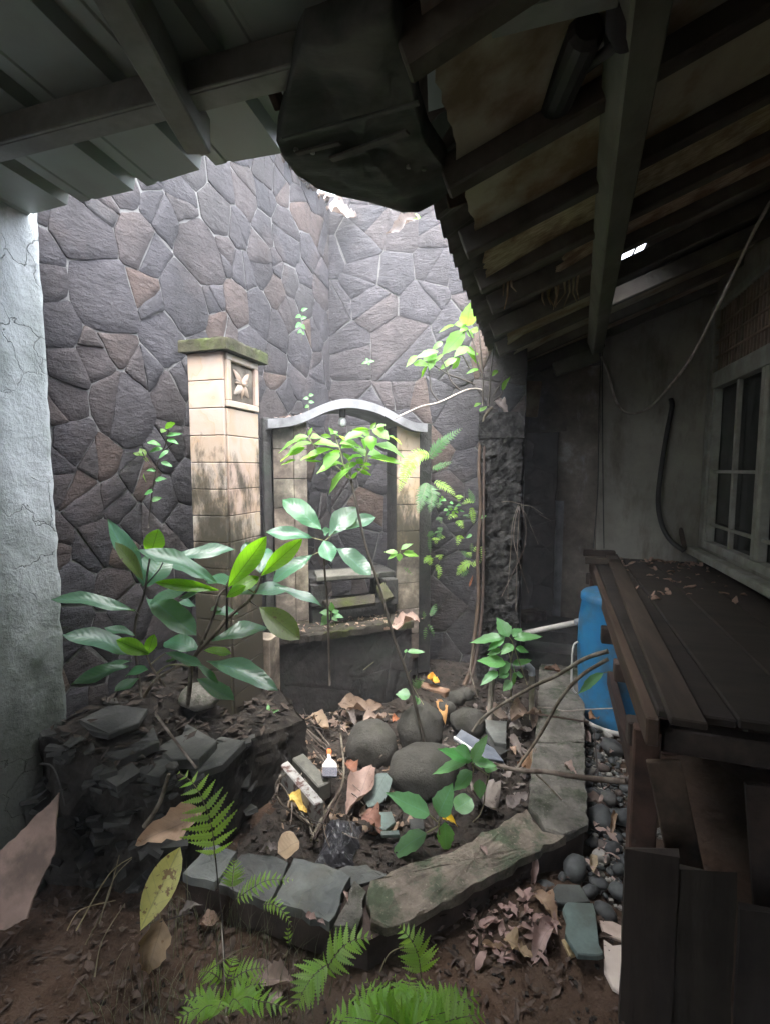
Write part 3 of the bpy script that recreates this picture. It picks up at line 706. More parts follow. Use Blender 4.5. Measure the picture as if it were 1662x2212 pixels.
f += [[0, 2, 3, 1], [len(v) - 4, len(v) - 3, len(v) - 1, len(v) - 2]]
obj('arched_slab', v, f, M['rendered_concrete'], shr)
uL0, uL1 = su(592), su(665); uR0, uR1 = su(856), su(905); zBase = .47; zt_ = 1.80
for (a, b_, dp, mt) in ((uL0, uL1, .20, 'mouldy_sandstone'), (uR0, uR1, .20, 'sandstone')):
    pier = obj('pier', *sbox(a + .008, b_ - .008, -dp, -.012, .12, zt_), M['dark_stone'], shr)
    z = zt_ - .01; hh = .172
    cols = [(a, (a + b_) / 2 + .02), ((a + b_) / 2 + .02, b_)] if mt == 'mouldy_sandstone' else [(a, b_)]
    while z - hh > zBase - .25:
        for (c0, c1) in cols:
            v, f = sbox(c0 + .0015, c1 - .0015, -.012, .003, z - hh + .002, z - .002, .002); obj('tile', v, f, M[mt if z > 1.0 else 'mouldy_sandstone'], pier)
        z -= hh
# dark flank of the right pier and the back panels beside the opening
obj('flank', *sbox(uR1 + .004, uR1 + .10, -.26, -.03, .12, zt_), M['dark_stone'], shr)
obj('flank', *sbox(uL0 - .05, uL0 - .004, -.20, -.03, .12, zt_), M['dark_stone'], shr)
# lintel board behind the slab with the lamp
lampP = SP(su(743), -.02, sz(743, 912))
lt = obj('lamp_holder', *tube_vf([lampP + Vector((0, 0, .10)), lampP + Vector((0, 0, .03))], .02, 10), M['rubber'], shr)
v = []; f = []
for j in range(7):
    for i in range(12): a = 2 * math.pi * i / 12; ph = math.pi * j / 6; r_ = .026 * math.sin(ph) + 1e-4; v.append(lampP + Vector((r_ * math.cos(a), r_ * math.sin(a), .032 * math.cos(ph))))
for j in range(6):
    for i in range(12): f.append([j * 12 + i, (j + 1) * 12 + i, (j + 1) * 12 + (i + 1) % 12, j * 12 + (i + 1) % 12])
obj('bulb', v, f, M['lamp_glass'], shr, smooth=True)
# spout shelf, its cheeks and the lower trough
z1 = sz(760, 1243); z2 = sz(760, 1268)
shelf = obj('shelf', *sbox(su(668), su(856), -.26, -.02, z1 - .035, z1), M['dark_stone'], shr)
v, f = prism_vf([SP(su(680), .03, z1 + .012), SP(su(812), .05, z1 + .012), SP(su(800), -.12, z1 + .020), SP(su(688), -.14, z1 + .020)], (0, 0, 1), .022, .004); obj('spout_slab', v, f, M['block'], shr)
obj('cheek', *sbox(su(668), su(700), -.25, .02, z1 - .17, z1 - .036), M['dark_stone'], shr)
obj('cheek', *sbox(su(826), su(853), -.25, .05, z1 - .20, z1 - .036), M['dark_stone'], shr)
v, f = prism_vf([SP(su(690), .05, z1 - .125), SP(su(705), .10, z1 - .17), SP(su(800), .10, z1 - .16), SP(su(805), .04, z1 - .12)], SN * .6 + Vector((0, 0, .8)), .03, .005); obj('trough_slab', v, f, M['dark_ledge'], shr)
v, f = prism_vf([SP(su(806), .06, z1 - .06), SP(su(812), .12, z1 - .15), SP(su(838), .10, z1 - .13), SP(su(826), .03, z1 - .05)], SN * .6 + Vector((0, 0, .8)), .025, .005); obj('trough_slab', v, f, M['moss_cap'], shr, label='tilted moss covered slab')
obj('trough', *sbox(su(672), su(853), -.26, .0, .30, z1 - .19), M['dark_stone'], shr)
zl = sz(740, 1362, .2)
v = []; f = []
led = [(596, 1400), (700, 1405), (800, 1392), (893, 1352), (880, 1338), (760, 1356), (640, 1366), (600, 1372)]
obj('pedestal', *sbox(su(598, .16), su(888, .16), -.26, .16, .0, zl - .03, .012), M['dark_stone'], shr)
slab([SP(su(594, .2), .20, zl), SP(su(700, .2), .215, zl), SP(su(800, .2), .205, zl + .004), SP(su(896, .2), .19, zl), SP(su(880), -.02, zl), SP(su(600), -.02, zl)][::1], .04, M['dark_ledge'], name='ledge_slab', rough=.014, edge=.012, parent=shr)
# rough stones showing in the pedestal's face
def ped_keep(a, z_): return True
stone_facing(shr, SP(su(598, .16), .162, .06), SU, SN, su(888, .16) - su(598, .16), zl - .11, lambda x: .30, rs, M['dark_stone'], .007, gap=(.0008, .003))

# --- black mossy pillar at the right
bp = thing('garden_pillar', 'black moss covered pillar beside the dark passage', 'pillar', (-.19, 3.33, 0))
def rough_block(x0, x1, y0, y1, z0, z1, amp, k=.035):
    v = []; f = []
    nxx = max(3, int((x1 - x0) / k)); nyy = max(3, int((y1 - y0) / k)); nzz = max(3, int((z1 - z0) / k))
    per = [(i / nxx, 0) for i in range(nxx)] + [(1, j / nyy) for j in range(nyy)] + [(1 - i / nxx, 1) for i in range(nxx)] + [(0, 1 - j / nyy) for j in range(nyy)]
    for kz in range(nzz + 1):
        for a, b_ in per:
            x = x0 + (x1 - x0) * a; y = y0 + (y1 - y0) * b_; z = z0 + (z1 - z0) * kz / nzz
            d_ = Vector((a - .5, b_ - .5, 0)); d_ = d_.normalized() if d_.length else d_
            am = amp * (fnoise(x, y, z, 16) + .6 * fnoise(x, y, z, 40)); v.append(Vector((x, y, z)) + d_ * am)
    Np = len(per)
    for kz in range(nzz):
        for i in range(Np): f.append([kz * Np + i, kz * Np + (i + 1) % Np, (kz + 1) * Np + (i + 1) % Np, (kz + 1) * Np + i])
    f.append([nzz * Np + i for i in range(Np)]); return v, f
BPX0, BPX1 = -.335, -.075
v, f = rough_block(BPX0, BPX1, 3.2, 3.42, 0, 1.70, .022, .022); obj('shaft', v, f, M['black_moss'], bp)
v, f = rough_block(BPX0 - .012, BPX1 + .012, 3.185, 3.43, 1.70, 1.86, .014); obj('cap', v, f, M['black_moss'], bp)
obj('edge_board', *beam_vf((BPX1 + .022, 3.2, .1), (BPX1 + .022, 3.2, 1.62), .018, .03), M['dark_wood'], bp)
obj('edge_board', *beam_vf((BPX1 + .05, 3.24, .75), (BPX1 + .05, 3.24, 1.32), .02, .03), M['dark_wood'], bp)

# --- house: old plaster end wall with passage opening, window wall
EY = 4.15
house = thing('house', 'old plastered house at the right with white window and rotting eaves', 'house', (.8, 4.2, 0))
x_l = WY(1202, 1100, EY).x; x_p = WY(1120, 1100, EY).x; zlin = WY(1170, 932, EY).z
def wallgrid(x0, x1, z0, z1, y, mat, name, ragged=False):
    nxx = max(2, int((x1 - x0) / .06)); nzz = max(2, int((z1 - z0) / .06)); v = []; f = []
    for j in range(nzz + 1):
        for i in range(nxx + 1):
            x = x0 + (x1 - x0) * i / nxx; z = z0 + (z1 - z0) * j / nzz
            xr = x + (.012 * fnoise(z, 3, 1, 9) + .006 * fnoise(z, 5, 2, 30) if ragged and i == 0 else 0)
            v.append((xr, y + .008 * fnoise(x, z, 2, 6), z))
    for j in range(nzz):
        for i in range(nxx): a = j * (nxx + 1) + i; f.append([a, a + 1, a + nxx + 2, a + nxx + 1])
    n0 = len(v)
    for j in range(nzz + 1): q = v[j * (nxx + 1)]; v.append((q[0], q[1] + .14, q[2]))
    for j in range(nzz): a = j * (nxx + 1); f.append([a, a + nxx + 1, n0 + j + 1, n0 + j])
    n1_ = len(v)
    for i in range(nxx + 1): q = v[i]; v.append((q[0], q[1] + .14, q[2]))
    for i in range(nxx): f.append([i, n1_ + i, n1_ + i + 1, i + 1])
    return obj(name, v, f, mat, house, smooth=True)
x_m = WY(1292, 1000, EY).x; XW = 1.19
wallgrid(x_l - .006, x_l + .05, .3, 1.25, EY - .014, M['rendered_concrete'], 'lit_jamb', True)  # pale strip: light on the wall's passage edge put into its colour
wallgrid(x_l, x_m, 0, 2.30, EY, M['damp_plaster'], 'damp_wall', True)
wallgrid(x_p - .12, x_l + .05, zlin, 2.30, EY - .004, M['damp_plaster'], 'lintel')
wallgrid(x_m, XW + .1, 0, 3.0, EY - .02, M['old_plaster'], 'end_wall')
# window wall (X = XW) with opening
def winp(px, py): return WX(px, py, XW)
Wy1 = winp(1528, 1000).y; Wy0 = 2.45; Wz0, Wz1, Wz2, Wz3 = .95, 2.07, 2.14, 2.62
for (a, b_, c_, d_) in ((Wy1, EY, 0, 3.1), (-3.0, Wy0, 0, 3.1), (Wy0, Wy1, 0, Wz0), (Wy0, Wy1, Wz3, 3.1)):
    v, f = box_vf((XW + .06, (a + b_) / 2, (c_ + d_) / 2), .12, b_ - a - .001, d_ - c_ - .001); obj('window_wall', v, f, M['old_plaster'], house)
win = obj('window', *bbox_vf((XW + .03, (Wy0 + Wy1) / 2, (Wz0 + Wz1) / 2), .006, Wy1 - Wy0 - .01, Wz1 - Wz0 - .01), M['glass'], house)
def wbar(y0, y1, z0, z1, nm='frame', th=.05, mat='white_paint', x=XW): v, f = bbox_vf((x, (y0 + y1) / 2, (z0 + z1) / 2), th, y1 - y0, z1 - z0, None, .004); obj(nm, v, f, M[mat], win)
wbar(Wy1 - .09, Wy1 - .002, Wz0, Wz3, th=.07); wbar(Wy0 + .002, Wy0 + .08, Wz0, Wz3, th=.07)
wbar(Wy0 + .082, Wy1 - .092, Wz1 - .02, Wz2 + .02, th=.06); wbar(Wy0 + .082, Wy1 - .092, Wz0, Wz0 + .05, th=.06); wbar(Wy0 + .082, Wy1 - .092, Wz3 - .05, Wz3, th=.06)
pan = [Wy0 + .082, Wy1 - .092 - .80, Wy1 - .092]
for k in range(2):
    a, b_ = pan[k], pan[k + 1]
    wbar(a + .001, a + .045, Wz0 + .052, Wz1 - .022, 'stile'); wbar(b_ - .045, b_ - .001, Wz0 + .052, Wz1 - .022, 'stile')
    mid = (a + b_) / 2; wbar(mid - .011, mid + .011, Wz0 + .052, Wz1 - .022, 'muntin', .03)
    for zz in (1.12, 1.485): wbar(a + .046, b_ - .046, zz - .01, zz + .01, 'muntin', .024)
obj('window_backing', *box_vf((XW + .6, (Wy0 + Wy1) / 2, 1.5), .05, 2.6, 3.2), M['dark_wood'], house)  # dark box added behind the window to keep daylight from leaking through
for yy_ in (Wy0 - .1, Wy1 + .02): obj('window_backing', *box_vf((XW + .36, yy_, 1.5), .44, .05, 3.2), M['dark_wood'], house)
lat = obj('transom_lattice', *bbox_vf((XW + .05, (Wy0 + Wy1) / 2, (Wz2 + Wz3) / 2), .006, Wy1 - Wy0 - .18, Wz3 - Wz2 - .08), M['dark_wood'], house)
yy = Wy0 + .10
while yy < Wy1 - .11:
    v, f = bbox_vf((XW + .005, yy, (Wz2 + Wz3) / 2 - .012), .03, .018, Wz3 - Wz2 - .075, None, .002); obj('lattice_slat', v, f, M['lattice'], lat); yy += .046
for zz in (Wz2 + .12, Wz2 + .22, Wz2 + .32):
    v, f = bbox_vf((XW - .014, (Wy0 + Wy1) / 2, zz), .012, Wy1 - Wy0 - .18, .014, None, .002); obj('lattice_rail', v, f, M['lattice'], lat)
obj('window_ledge', *bbox_vf((XW - .045, 2.2, .90), .085, 3.8, .05, None, .01), M['white_paint'], house)
# unseen rear wall, added to cut fill light from behind the camera

obj('rear_light_blocker', *box_vf((-.05, -2.25, 1.6), 2.7, .1, 3.2), M['old_plaster'], house)
obj('passage_light_blocker', *box_vf((-.15, 4.36, 1.6), .1, 1.3, 3.2), M['dark_stone'], house)  # unseen wall, added to keep the passage dark
# --- house roof over the right side
EX, EZ, SL = -.235, 2.24, .384
def rz(x, o=0.0): return EZ + SL * (x - EX) + o
RN = Vector((-SL, 0, 1)).normalized()
roof = thing('house_eaves', 'rotting timber eaves with rafters and stained ceiling boards over the right side', 'roof', (.4, 1.5, 2.3))
ryl = [-2.32, -1.82, -1.32, -.82, -.32, .10, .50, .90, 1.30, 1.68, 2.03, 2.345, 2.735, 3.16, 3.60, 4.04]
for y in ryl:
    x0 = EX + rs.uniform(-.01, .03); p0 = Vector((x0, y, rz(x0))); p1 = Vector((XW + .05, y + rs.uniform(-.01, .01), rz(XW + .05)))
    obj('rafter', *beam_vf(p0, p1, .052, .085, RN, .005), M['rafter'], roof)
    v, f = beam_vf(p0 + Vector((-.004, 0, -.002)), p0 + Vector((.012, 0, 0)), .052, .085, RN, .018)
q = ray(1365, 542); k = (EZ + .12 - SL * EX - CAMZ) / (q.z - SL * q.x); hole = C0 + q * k
for i in range(len(ryl) - 1):
    a, b_ = ryl[i], ryl[i + 1]; ym = (a + b_) / 2
    # ceiling board between rafters, cut short or torn near the eave in the ruined bays
    x0, x1 = EX + .035, XW
    torn = {9: ('fibre', EX + .03, XW, .03), 10: ('fibre', EX + .30, XW, .05), 11: ('fibre', EX + .33, .55, .07), 12: ('ceiling', EX + .06, .62, .02), 13: ('ceiling', EX + .1, XW, .02)}.get(i)
    mt = M['ceiling']; rag = .006
    if torn: mt = M[torn[0]]; x0, x1, rag = torn[1], torn[2], torn[3]
    if i == 11: continue
    if a < hole.y - .17 < b_ or a < hole.y < b_: x1 = min(x1, hole.x - .09); rag = max(rag, .021)
    K = 12; vv = []; ff = []
    for s in range(K + 1):
        y = a + .03 + (b_ - a - .06) * s / K
        xa = x0 + (rs.uniform(0, rag) if rag > .02 else rs.uniform(-rag, rag)); xb = x1 - (rs.uniform(0, rag * 1.5) if x1 < 1 else 0)
        for t in range(7):
            x = xa + (xb - xa) * t / 6; sag = -.012 * math.sin(math.pi * t / 6) * math.sin(math.pi * s / K) - (.02 * (1 - t) ** 2 if t < 1 and torn else 0)
            vv.append(Vector((x, y, rz(x) + .010 + sag)))
    for s in range(K):
        for t in range(6): q = s * 7 + t; ff.append([q, q + 1, q + 8, q + 7])
    n0 = len(vv); vv += [p + Vector((0, 0, .006)) for p in vv]; ff += [[i_ + n0 for i_ in q][::-1] for q in ff]
    obj('ceiling_board', vv, ff, mt, roof)
# hanging shreds of fibre in the torn bays
for (px, py, L) in ((1090, 600, .07), (1096, 610, .11), (1100, 605, .05), (1207, 600, .13), (1216, 610, .10), (1226, 596, .15), (1238, 610, .10), (1180, 625, .07), (1188, 622, .09), (1170, 632, .06), (1196, 612, .12), (1248, 600, .10)):
    q = ray(px, py); t = (EZ - SL * EX - CAMZ) ; 
    # meet the roof plane
    k = (EZ - SL * EX - CAMZ) / (q.z - SL * q.x); p = C0 + q * k
    pts = [p + Vector((0, 0, .03)), p + Vector((rs.uniform(-.01, .01), rs.uniform(-.01, .01), -L * .5)), p + Vector((rs.uniform(-.03, .03), rs.uniform(-.02, .02), -L))]
    obj('hanging_fibre', *tube_vf(pts, [.006, .004, .002], 5), M['fibre'], roof)
# purlin under the rafters (pale green painted beam)
q0 = Vector((.205, -.6, rz(.205) - .105)); 
pu1 = D(1284, 748, 3.42); pu0 = D(1378, 0, .86); pu0 = pu1 + (pu0 - pu1) * 2.2
obj('purlin', *beam_vf(pu0, pu1, .075, .11, RN, .006), M['green_paint'], roof)
# wall plate at the far end
p0 = WY(1130, 800, 3.95); p1 = WY(1300, 735, 3.95); obj('wall_plate', *beam_vf(p0, p1, .07, .11, (0, 0, 1), .006), M['rafter'], roof)
p0 = WY(1195, 800, 3.86); p1 = WY(1290, 765, 3.86); obj('wall_plate', *beam_vf(p0, p1, .07, .10, (0, 0, 1), .006), M['green_paint'], roof)
# hip rafter and brown eave boards near the camera
obj('hip_rafter', *beam_vf(D(905, 300, 1.27), D(1100, -40, 1.02), .055, .10, (0, 0, 1), .005), M['green_paint'], roof)
obj('fascia', *beam_vf(D(868, -30, .86), D(975, 245, 1.24), .02, .13, (1, 0, .3), .004), M['wood'], roof)
obj('fascia', *beam_vf(D(968, 270, 1.27), D(1000, 440, 1.42), .015, .09, (1, 0, .3), .004), M['wood'], roof)
# covering: tiles' underside as one sheet with one missing patch
hx, hy = None, None
xe = [EX - .08, hole.x - .07, hole.x + .07, XW + .5]; ye = [-3.05, hole.y - .13, hole.y + .12, 5.4]
mb = MB()
for j in range(3):
    for i in range(3):
        if i == 1 and j == 1: continue
        a, b_, c_, d_ = xe[i], xe[i + 1], ye[j], ye[j + 1]
        mb.add([(a, c_, rz(a) + .12), (b_, c_, rz(b_) + .12), (b_, d_, rz(b_) + .12), (a, d_, rz(a) + .12)], [[0, 1, 2, 3]])
        mb.add([(a, c_, rz(a) + .14), (b_, c_, rz(b_) + .14), (b_, d_, rz(b_) + .14), (a, d_, rz(a) + .14)], [[0, 1, 2, 3]])
obj('roof_covering', mb.v, mb.f, M['roofing'], roof)
for off in (.006,): 
    obj('batten', *beam_vf((hole.x + off, hole.y - .08, rz(hole.x) + .11), (hole.x + off * .5, hole.y + .08, rz(hole.x) + .11), .008, .008), M['dark_wood'], roof)
# corrugated sheet edge hanging out past the rafters
v = []; f = []; K = 96
for i in range(K + 1):
    y = 1.28 + (3.30 - 1.28) * i / K; c_ = .012 * math.sin(i * 2 * math.pi / 6)
    for t in range(6):
        x = EX - .075 + .035 * t + .01 * fnoise(y, 0, 0, 5); v.append(Vector((x, y + .06 * (5 - t) / 5, rz(x) + .075 + c_)))
for i in range(K):
    for t in range(5): a = i * 6 + t; f.append([a, a + 6, a + 7, a + 1])
n0 = len(v); v += [p + Vector((0, 0, .006)) for p in v]; f += [[q_ + n0 for q_ in q][::-1] for q in f]
obj('corrugated_sheet', v, f, M['old_corrugated'], roof)

# --- metal canopy roof over the left
LZ, LY, LS = 2.35, 1.25, .06
def lz(y, o=0.0): return LZ + LS * (LY - y) + o
can = thing('metal_canopy', 'grey green ribbed metal canopy on steel purlins over the left side', 'roof', (-1, .2, 2.5))
v = []; f = []
X0, X1 = -3.2, .12; xsn = []
x = -3.05; pitch = .265
ribs = []
while x < X1:
    ribs.append(x); xsn += [(x, 0), (x + .010, .034), (x + .046, .034), (x + .056, 0), (x + .092, 0), (x + .096, .004), (x + .106, .004), (x + .110, 0)]; x += pitch
nyy = 14
for j in range(nyy + 1):
    y = LY + (-2.2 - LY) * j / nyy
    for (x, h) in xsn: v.append((x, y + (.010 * math.sin(x * 9) + .055 * (-x - .8) if j == 0 else 0), lz(y) + h + .004 * math.sin(x * 5 + y)))
n = len(xsn)
for j in range(nyy):
    for i in range(n - 1): f.append([j * n + i, j * n + i + 1, (j + 1) * n + i + 1, (j + 1) * n + i])
m0 = len(v); v += [(p[0], p[1], p[2] + .0025) for p in v]; f += [[q_ + m0 for q_ in q][::-1] for q in f]
for i in range(n - 1): f.append([i, m0 + i, m0 + i + 1, i + 1])
obj('ribbed_sheet', v, f, M['metal_sheet'], can)
def cchan(p0, p1, wd, ht, name, mat):
    b0 = beam_vf(p0, p1, wd, ht, (0, 0, 1), .004); return obj(name, *b0, M[mat], can)
for yy in (.945, .12, -.70, -1.5):
    mb = MB()
    mb.add(*beam_vf((X0, yy, lz(yy) - .035), (X1, yy, lz(yy) - .035), .010, .062, (0, 0, 1), .003))
    mb.add(*beam_vf((X0, yy + .03, lz(yy) - .008), (X1, yy + .03, lz(yy) - .008), .05, .010, (0, 0, 1), .003))
    mb.add(*beam_vf((X0, yy + .03, lz(yy) - .062), (X1, yy + .03, lz(yy) - .062), .05, .008, (0, 0, 1), .003))
    mb.add(*beam_vf((X0, yy + .055, lz(yy) - .056), (X1, yy + .055, lz(yy) - .056), .004, .016, (0, 0, 1), .001))
    obj('purlin', mb.v, mb.f, M['steel'], can)
p1 = WP(432, 305, (0, LY - .12, LZ - .06), Vector((0, 0, 1))); xa = p1.x
obj('cross_beam', *beam_vf((.13, -2.1, lz(-2.1) - .115), (-.79, 1.06, lz(1.06) - .065), .06, .085, (0, 0, 1), .004), M['steel'], can)
obj('timber_strip', *beam_vf(D(552, 100, 1.02), D(606, 232, 1.12), .022, .03, (0, 0, 1), .003), M['wood'], can)
# drooping valley sheet between canopy and eaves
vp = [(842, 12, .86), (880, 130, 1.0), (900, 250, 1.15), (920, 310, 1.24), (955, 360, 1.34), (972, 412, 1.42), (940, 440, 1.46), (905, 456, 1.48), (870, 458, 1.49), (800, 438, 1.47), (735, 425, 1.45), (690, 412, 1.43), (642, 380, 1.38), (612, 340, 1.32), (597, 305, 1.27), (612, 240, 1.18), (622, 190, 1.11), (640, 110, 1.02), (655, 82, .97), (740, 50, .92)]
pts = [D(x, y, d * .925 - .03) for x, y, d in vp]
cc = sum(pts, Vector()) / len(pts); K = len(pts); v = []; f = []
for sh, dz in ((1, .045), (1, 0), (.97, -.008), (.72, -.012), (.42, -.004)):
    for p in pts:
        q = cc + (p - cc) * sh; v.append(q + Vector((0, 0, dz + (.007 * fnoise(q.x, q.y, 0, 9) if sh < .99 else 0))))
for r_ in range(4):
    for i in range(K): f.append([r_ * K + i, r_ * K + (i + 1) % K, (r_ + 1) * K + (i + 1) % K, (r_ + 1) * K + i])
v.append(cc)
for i in range(K): f.append([4 * K + i, 4 * K + (i + 1) % K, 5 * K])
N_ = 26; v = []; f = []; NV = (pts[5] - pts[0]).cross(pts[14] - pts[0]).normalized(); NV = NV if NV.z > 0 else -NV
for k in range(N_ + 1):
    sh = 1 - k / N_ * .985
    for i, p in enumerate(pts):
        for m_ in range(3):
            e = p.lerp(pts[(i + 1) % K], m_ / 3); q = cc + (e - cc) * sh
            v.append(q - NV * (.022 * fnoise(q.x, q.y, 0, 4) + .010 * fnoise(q.x * .5, q.y * 2, 3, 13) + .004 * fnoise(q.x, q.y, 6, 40)) * (1 if k else .3))
KK = K * 3
for k in range(N_):
    for i in range(KK): f.append([k * KK + i, k * KK + (i + 1) % KK, (k + 1) * KK + (i + 1) % KK, (k + 1) * KK + i])
f.append([N_ * KK + i for i in range(KK)])
m0 = len(v); v += [p + NV * .05 for p in v[:KK]]
for i in range(KK): f.append([i, m0 + i, m0 + (i + 1) % KK, (i + 1) % KK])
vs = thing('valley_sheet', 'sagging dark green metal valley sheet hanging between the two roofs', 'metal sheet', cc)
obj('sheet', v, f, M['valley_sheet'], vs, smooth=True)
def strip(px0, py0, px1, py1, wpx, mat, nm):
    a = WP(px0, py0, cc + Vector((0, 0, -.014)), Vector((0, 0, 1))); b_ = WP(px1, py1, cc + Vector((0, 0, -.014)), Vector((0, 0, 1)))
    n_ = (pts[5] - pts[0]).cross(pts[14] - pts[0]).normalized()
    a = WP(px0, py0, cc - n_ * .018 * (1 if n_.z > 0 else -1), n_); b_ = WP(px1, py1, cc - n_ * .018 * (1 if n_.z > 0 else -1), n_)
    obj(nm, *beam_vf(a, b_, wpx * 1.2 / FPX, .006, n_, .002), M[mat], vs)
strip(715, 345, 880, 285, 16, 'grey_smear', 'seam_strip'); strip(612, 300, 905, 222, 9, 'valley_sheet', 'seam_strip'); strip(640, 332, 735, 308, 11, 'grey_smear', 'seam_strip')

for i in range(9):
    a_ = pts[4].lerp(pts[14], (i + .5) / 9); q = cc + (a_ - cc) * .86 - NV * .012
    obj('rivet', *tube_vf([q, q - NV * .006], .006, 6), M['steel'], vs)
# ------------------------------------------------------------------ work bench at the right
TA = Vector((.33, 1.5, 0)); TB = Vector((.435, 4.0, 0)); TV = (TB - TA).normalized(); TU = Vector((TV.y, -TV.x, 0))
TM = Matrix((TU, TV, Vector((0, 0, 1)))).transposed()
def TP(u_, v_, z_): return TA + TU * u_ + TV * v_ + Vector((0, 0, z_))
TLEN = 2.5; TZ = .83
tb = thing('work_bench', 'long dark old timber bench standing along the house wall', 'bench', TP(.4, 1.2, 0))
def tbox(u0, u1, v0, v1, z0, z1, nm, mat, b=.005, par=None, rot=None): v, f = bbox_vf(TP((u0 + u1) / 2, (v0 + v1) / 2, (z0 + z1) / 2), u1 - u0, v1 - v0, z1 - z0, TM if rot is None else TM @ rot, b); return obj(nm, v, f, M[mat], par or tb)
for i in range(4): tbox(.02 + i * .195, .02 + i * .195 + .19, -.04 + rs.uniform(0, .05), TLEN, TZ - .025, TZ + rs.uniform(-.003, .004), 'plank', 'table_wood')
tbox(-.005, .030, -.02, TLEN + .02, TZ - .115, TZ - .030, 'side_rail', 'wood')
tbox(.74, .775, 0, TLEN, TZ - .12, TZ - .030, 'side_rail', 'wood')
for k, vv_ in enumerate((.12, .62, 1.08, 1.5, 1.9, 2.2, 2.42)): tbox(-.03 + .012 * (k % 2), .74, vv_, vv_ + .06, TZ - .20, TZ - .12, 'joist', 'wood' if k % 2 else 'dark_wood')
for vv_, uL in ((.02, -.018), (1.22, .30), (TLEN - .08, .12)):
    for u0 in (uL, .70): tbox(u0, u0 + .075, vv_ + .065, vv_ + .14, 0, TZ - .12, 'leg', 'wood')
tbox(.035, .07, .3, 2.2, .30, .38, 'lower_rail', 'dark_wood')
tbox(.075, .69, TLEN - .04, TLEN - .005, .10, TZ - .21, 'end_panel', 'dark_wood')
# slatted posts of an upturned frame leaning at the far end of the bench
obj('loose_plank', *beam_vf(TP(.075, -.12, TZ + .015), TP(.14, TLEN - .05, TZ + .03), .085, .022, (0, 0, 1), .004), M['dark_wood'], None, label='narrow loose plank lying lengthwise on the left side of the dark bench', cat='plank')
for j, (v_, z_) in enumerate(((TLEN - .12, TZ + .05), (TLEN - .36, TZ + .035))):
    obj('batten', *beam_vf(TP(-.06, v_, z_), TP(.16, v_ + .01, z_), .05, .045, (0, 0, 1), .004), M['dark_wood'], None,
        label=('short dark wooden batten across the far end of the bench', 'second short batten just in front of the far end of the bench')[j], cat='batten')
# sheet leaning under the bench and planks below
GB = G(1336, 2212, .0)
lb_ = thing('board_panel', 'dark upright board panel of old planks standing against the front of the bench', 'panel', GB + Vector((.4, 0, 0)))
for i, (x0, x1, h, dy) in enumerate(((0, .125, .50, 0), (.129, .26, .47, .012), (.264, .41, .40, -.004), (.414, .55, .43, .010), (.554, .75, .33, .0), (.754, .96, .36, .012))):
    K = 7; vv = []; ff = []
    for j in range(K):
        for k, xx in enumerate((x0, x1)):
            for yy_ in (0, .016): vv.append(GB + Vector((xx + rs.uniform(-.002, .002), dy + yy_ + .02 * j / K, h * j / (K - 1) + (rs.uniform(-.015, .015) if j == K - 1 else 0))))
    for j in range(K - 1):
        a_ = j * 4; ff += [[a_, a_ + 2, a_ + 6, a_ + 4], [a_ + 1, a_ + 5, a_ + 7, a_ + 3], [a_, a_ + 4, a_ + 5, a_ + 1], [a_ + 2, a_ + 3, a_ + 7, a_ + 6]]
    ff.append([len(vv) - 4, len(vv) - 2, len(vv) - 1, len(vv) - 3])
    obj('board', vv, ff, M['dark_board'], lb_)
lean = [(.10, .10, .05, .66, .0, .09), (.27, .02, .30, .64, .0, .10), (.44, .06, .36, .70, .04, .08), (.58, .0, .62, .66, .0, .09)]
lbl = ['reddish brown plank leaning under the bench near its corner', 'dark plank leaning under the middle of the bench', 'dull orange brown plank leaning steeply under the bench', 'dark plank leaning at the right under the bench']
for i, (u0, z0, u1, z1, dv, wd) in enumerate(lean):
    obj('leaning_plank', *beam_vf(TP(u0 + .1, .015 + dv, .0), TP(u1, .02 + dv, z1), wd, .02, TV, .003), M['wood' if i != 1 else 'dark_wood'], None, label=lbl[i], cat='plank')
# litter on the bench
for (px, py, l_, mt, lab) in ((1500, 1203, .09, 'dry_brown', 'crumpled dry leaf on the bench near the far wall'),):
    pass

# ------------------------------------------------------------------ blue drum
DC = Vector((.50, 3.08, 0))
dr = thing('plastic_drum', 'blue plastic drum with a pale hoop round its foot behind the bench', 'drum', DC)
def lathe(prof, c, n=28, mat=None, nm='body', par=None, smooth=True):
    v = []; f = []
    for r_, z in prof:
        for k in range(n): a = 2 * math.pi * k / n; v.append(Vector(c) + Vector((r_ * math.cos(a), r_ * math.sin(a), z)))
    for i in range(len(prof) - 1):
        for k in range(n): f.append([i * n + k, i * n + (k + 1) % n, (i + 1) * n + (k + 1) % n, (i + 1) * n + k])
    f.append([(len(prof) - 1) * n + k for k in range(n)])
    return obj(nm, v, f, mat, par, smooth=smooth)
lathe([(.20, .03), (.215, .04), (.212, .10), (.205, .14), (.215, .30), (.222, .45), (.218, .62), (.205, .72), (.212, .735), (.212, .76), (.20, .775), (.0, .78)], DC, 28, M['blue_plastic'], 'body', dr)
ring = [DC + Vector((.232 * math.cos(2 * math.pi * k / 32), .232 * math.sin(2 * math.pi * k / 32), .055 + .02 * math.sin(2 * math.pi * k / 32))) for k in range(33)]
obj('hoop', *tube_vf(ring, .014, 8, False), M['pvc_white'], dr, smooth=True)
bung = D(1258, 1482, 2.86)
hnd = [DC + Vector((-.222, -.06, .48)), DC + Vector((-.25, -.07, .44)), DC + Vector((-.25, -.075, .22)), DC + Vector((-.225, -.07, .17))]
obj('handle', *tube_vf(smooth_pts(hnd, 4), .006, 6), M['pvc_white'], dr, smooth=True)

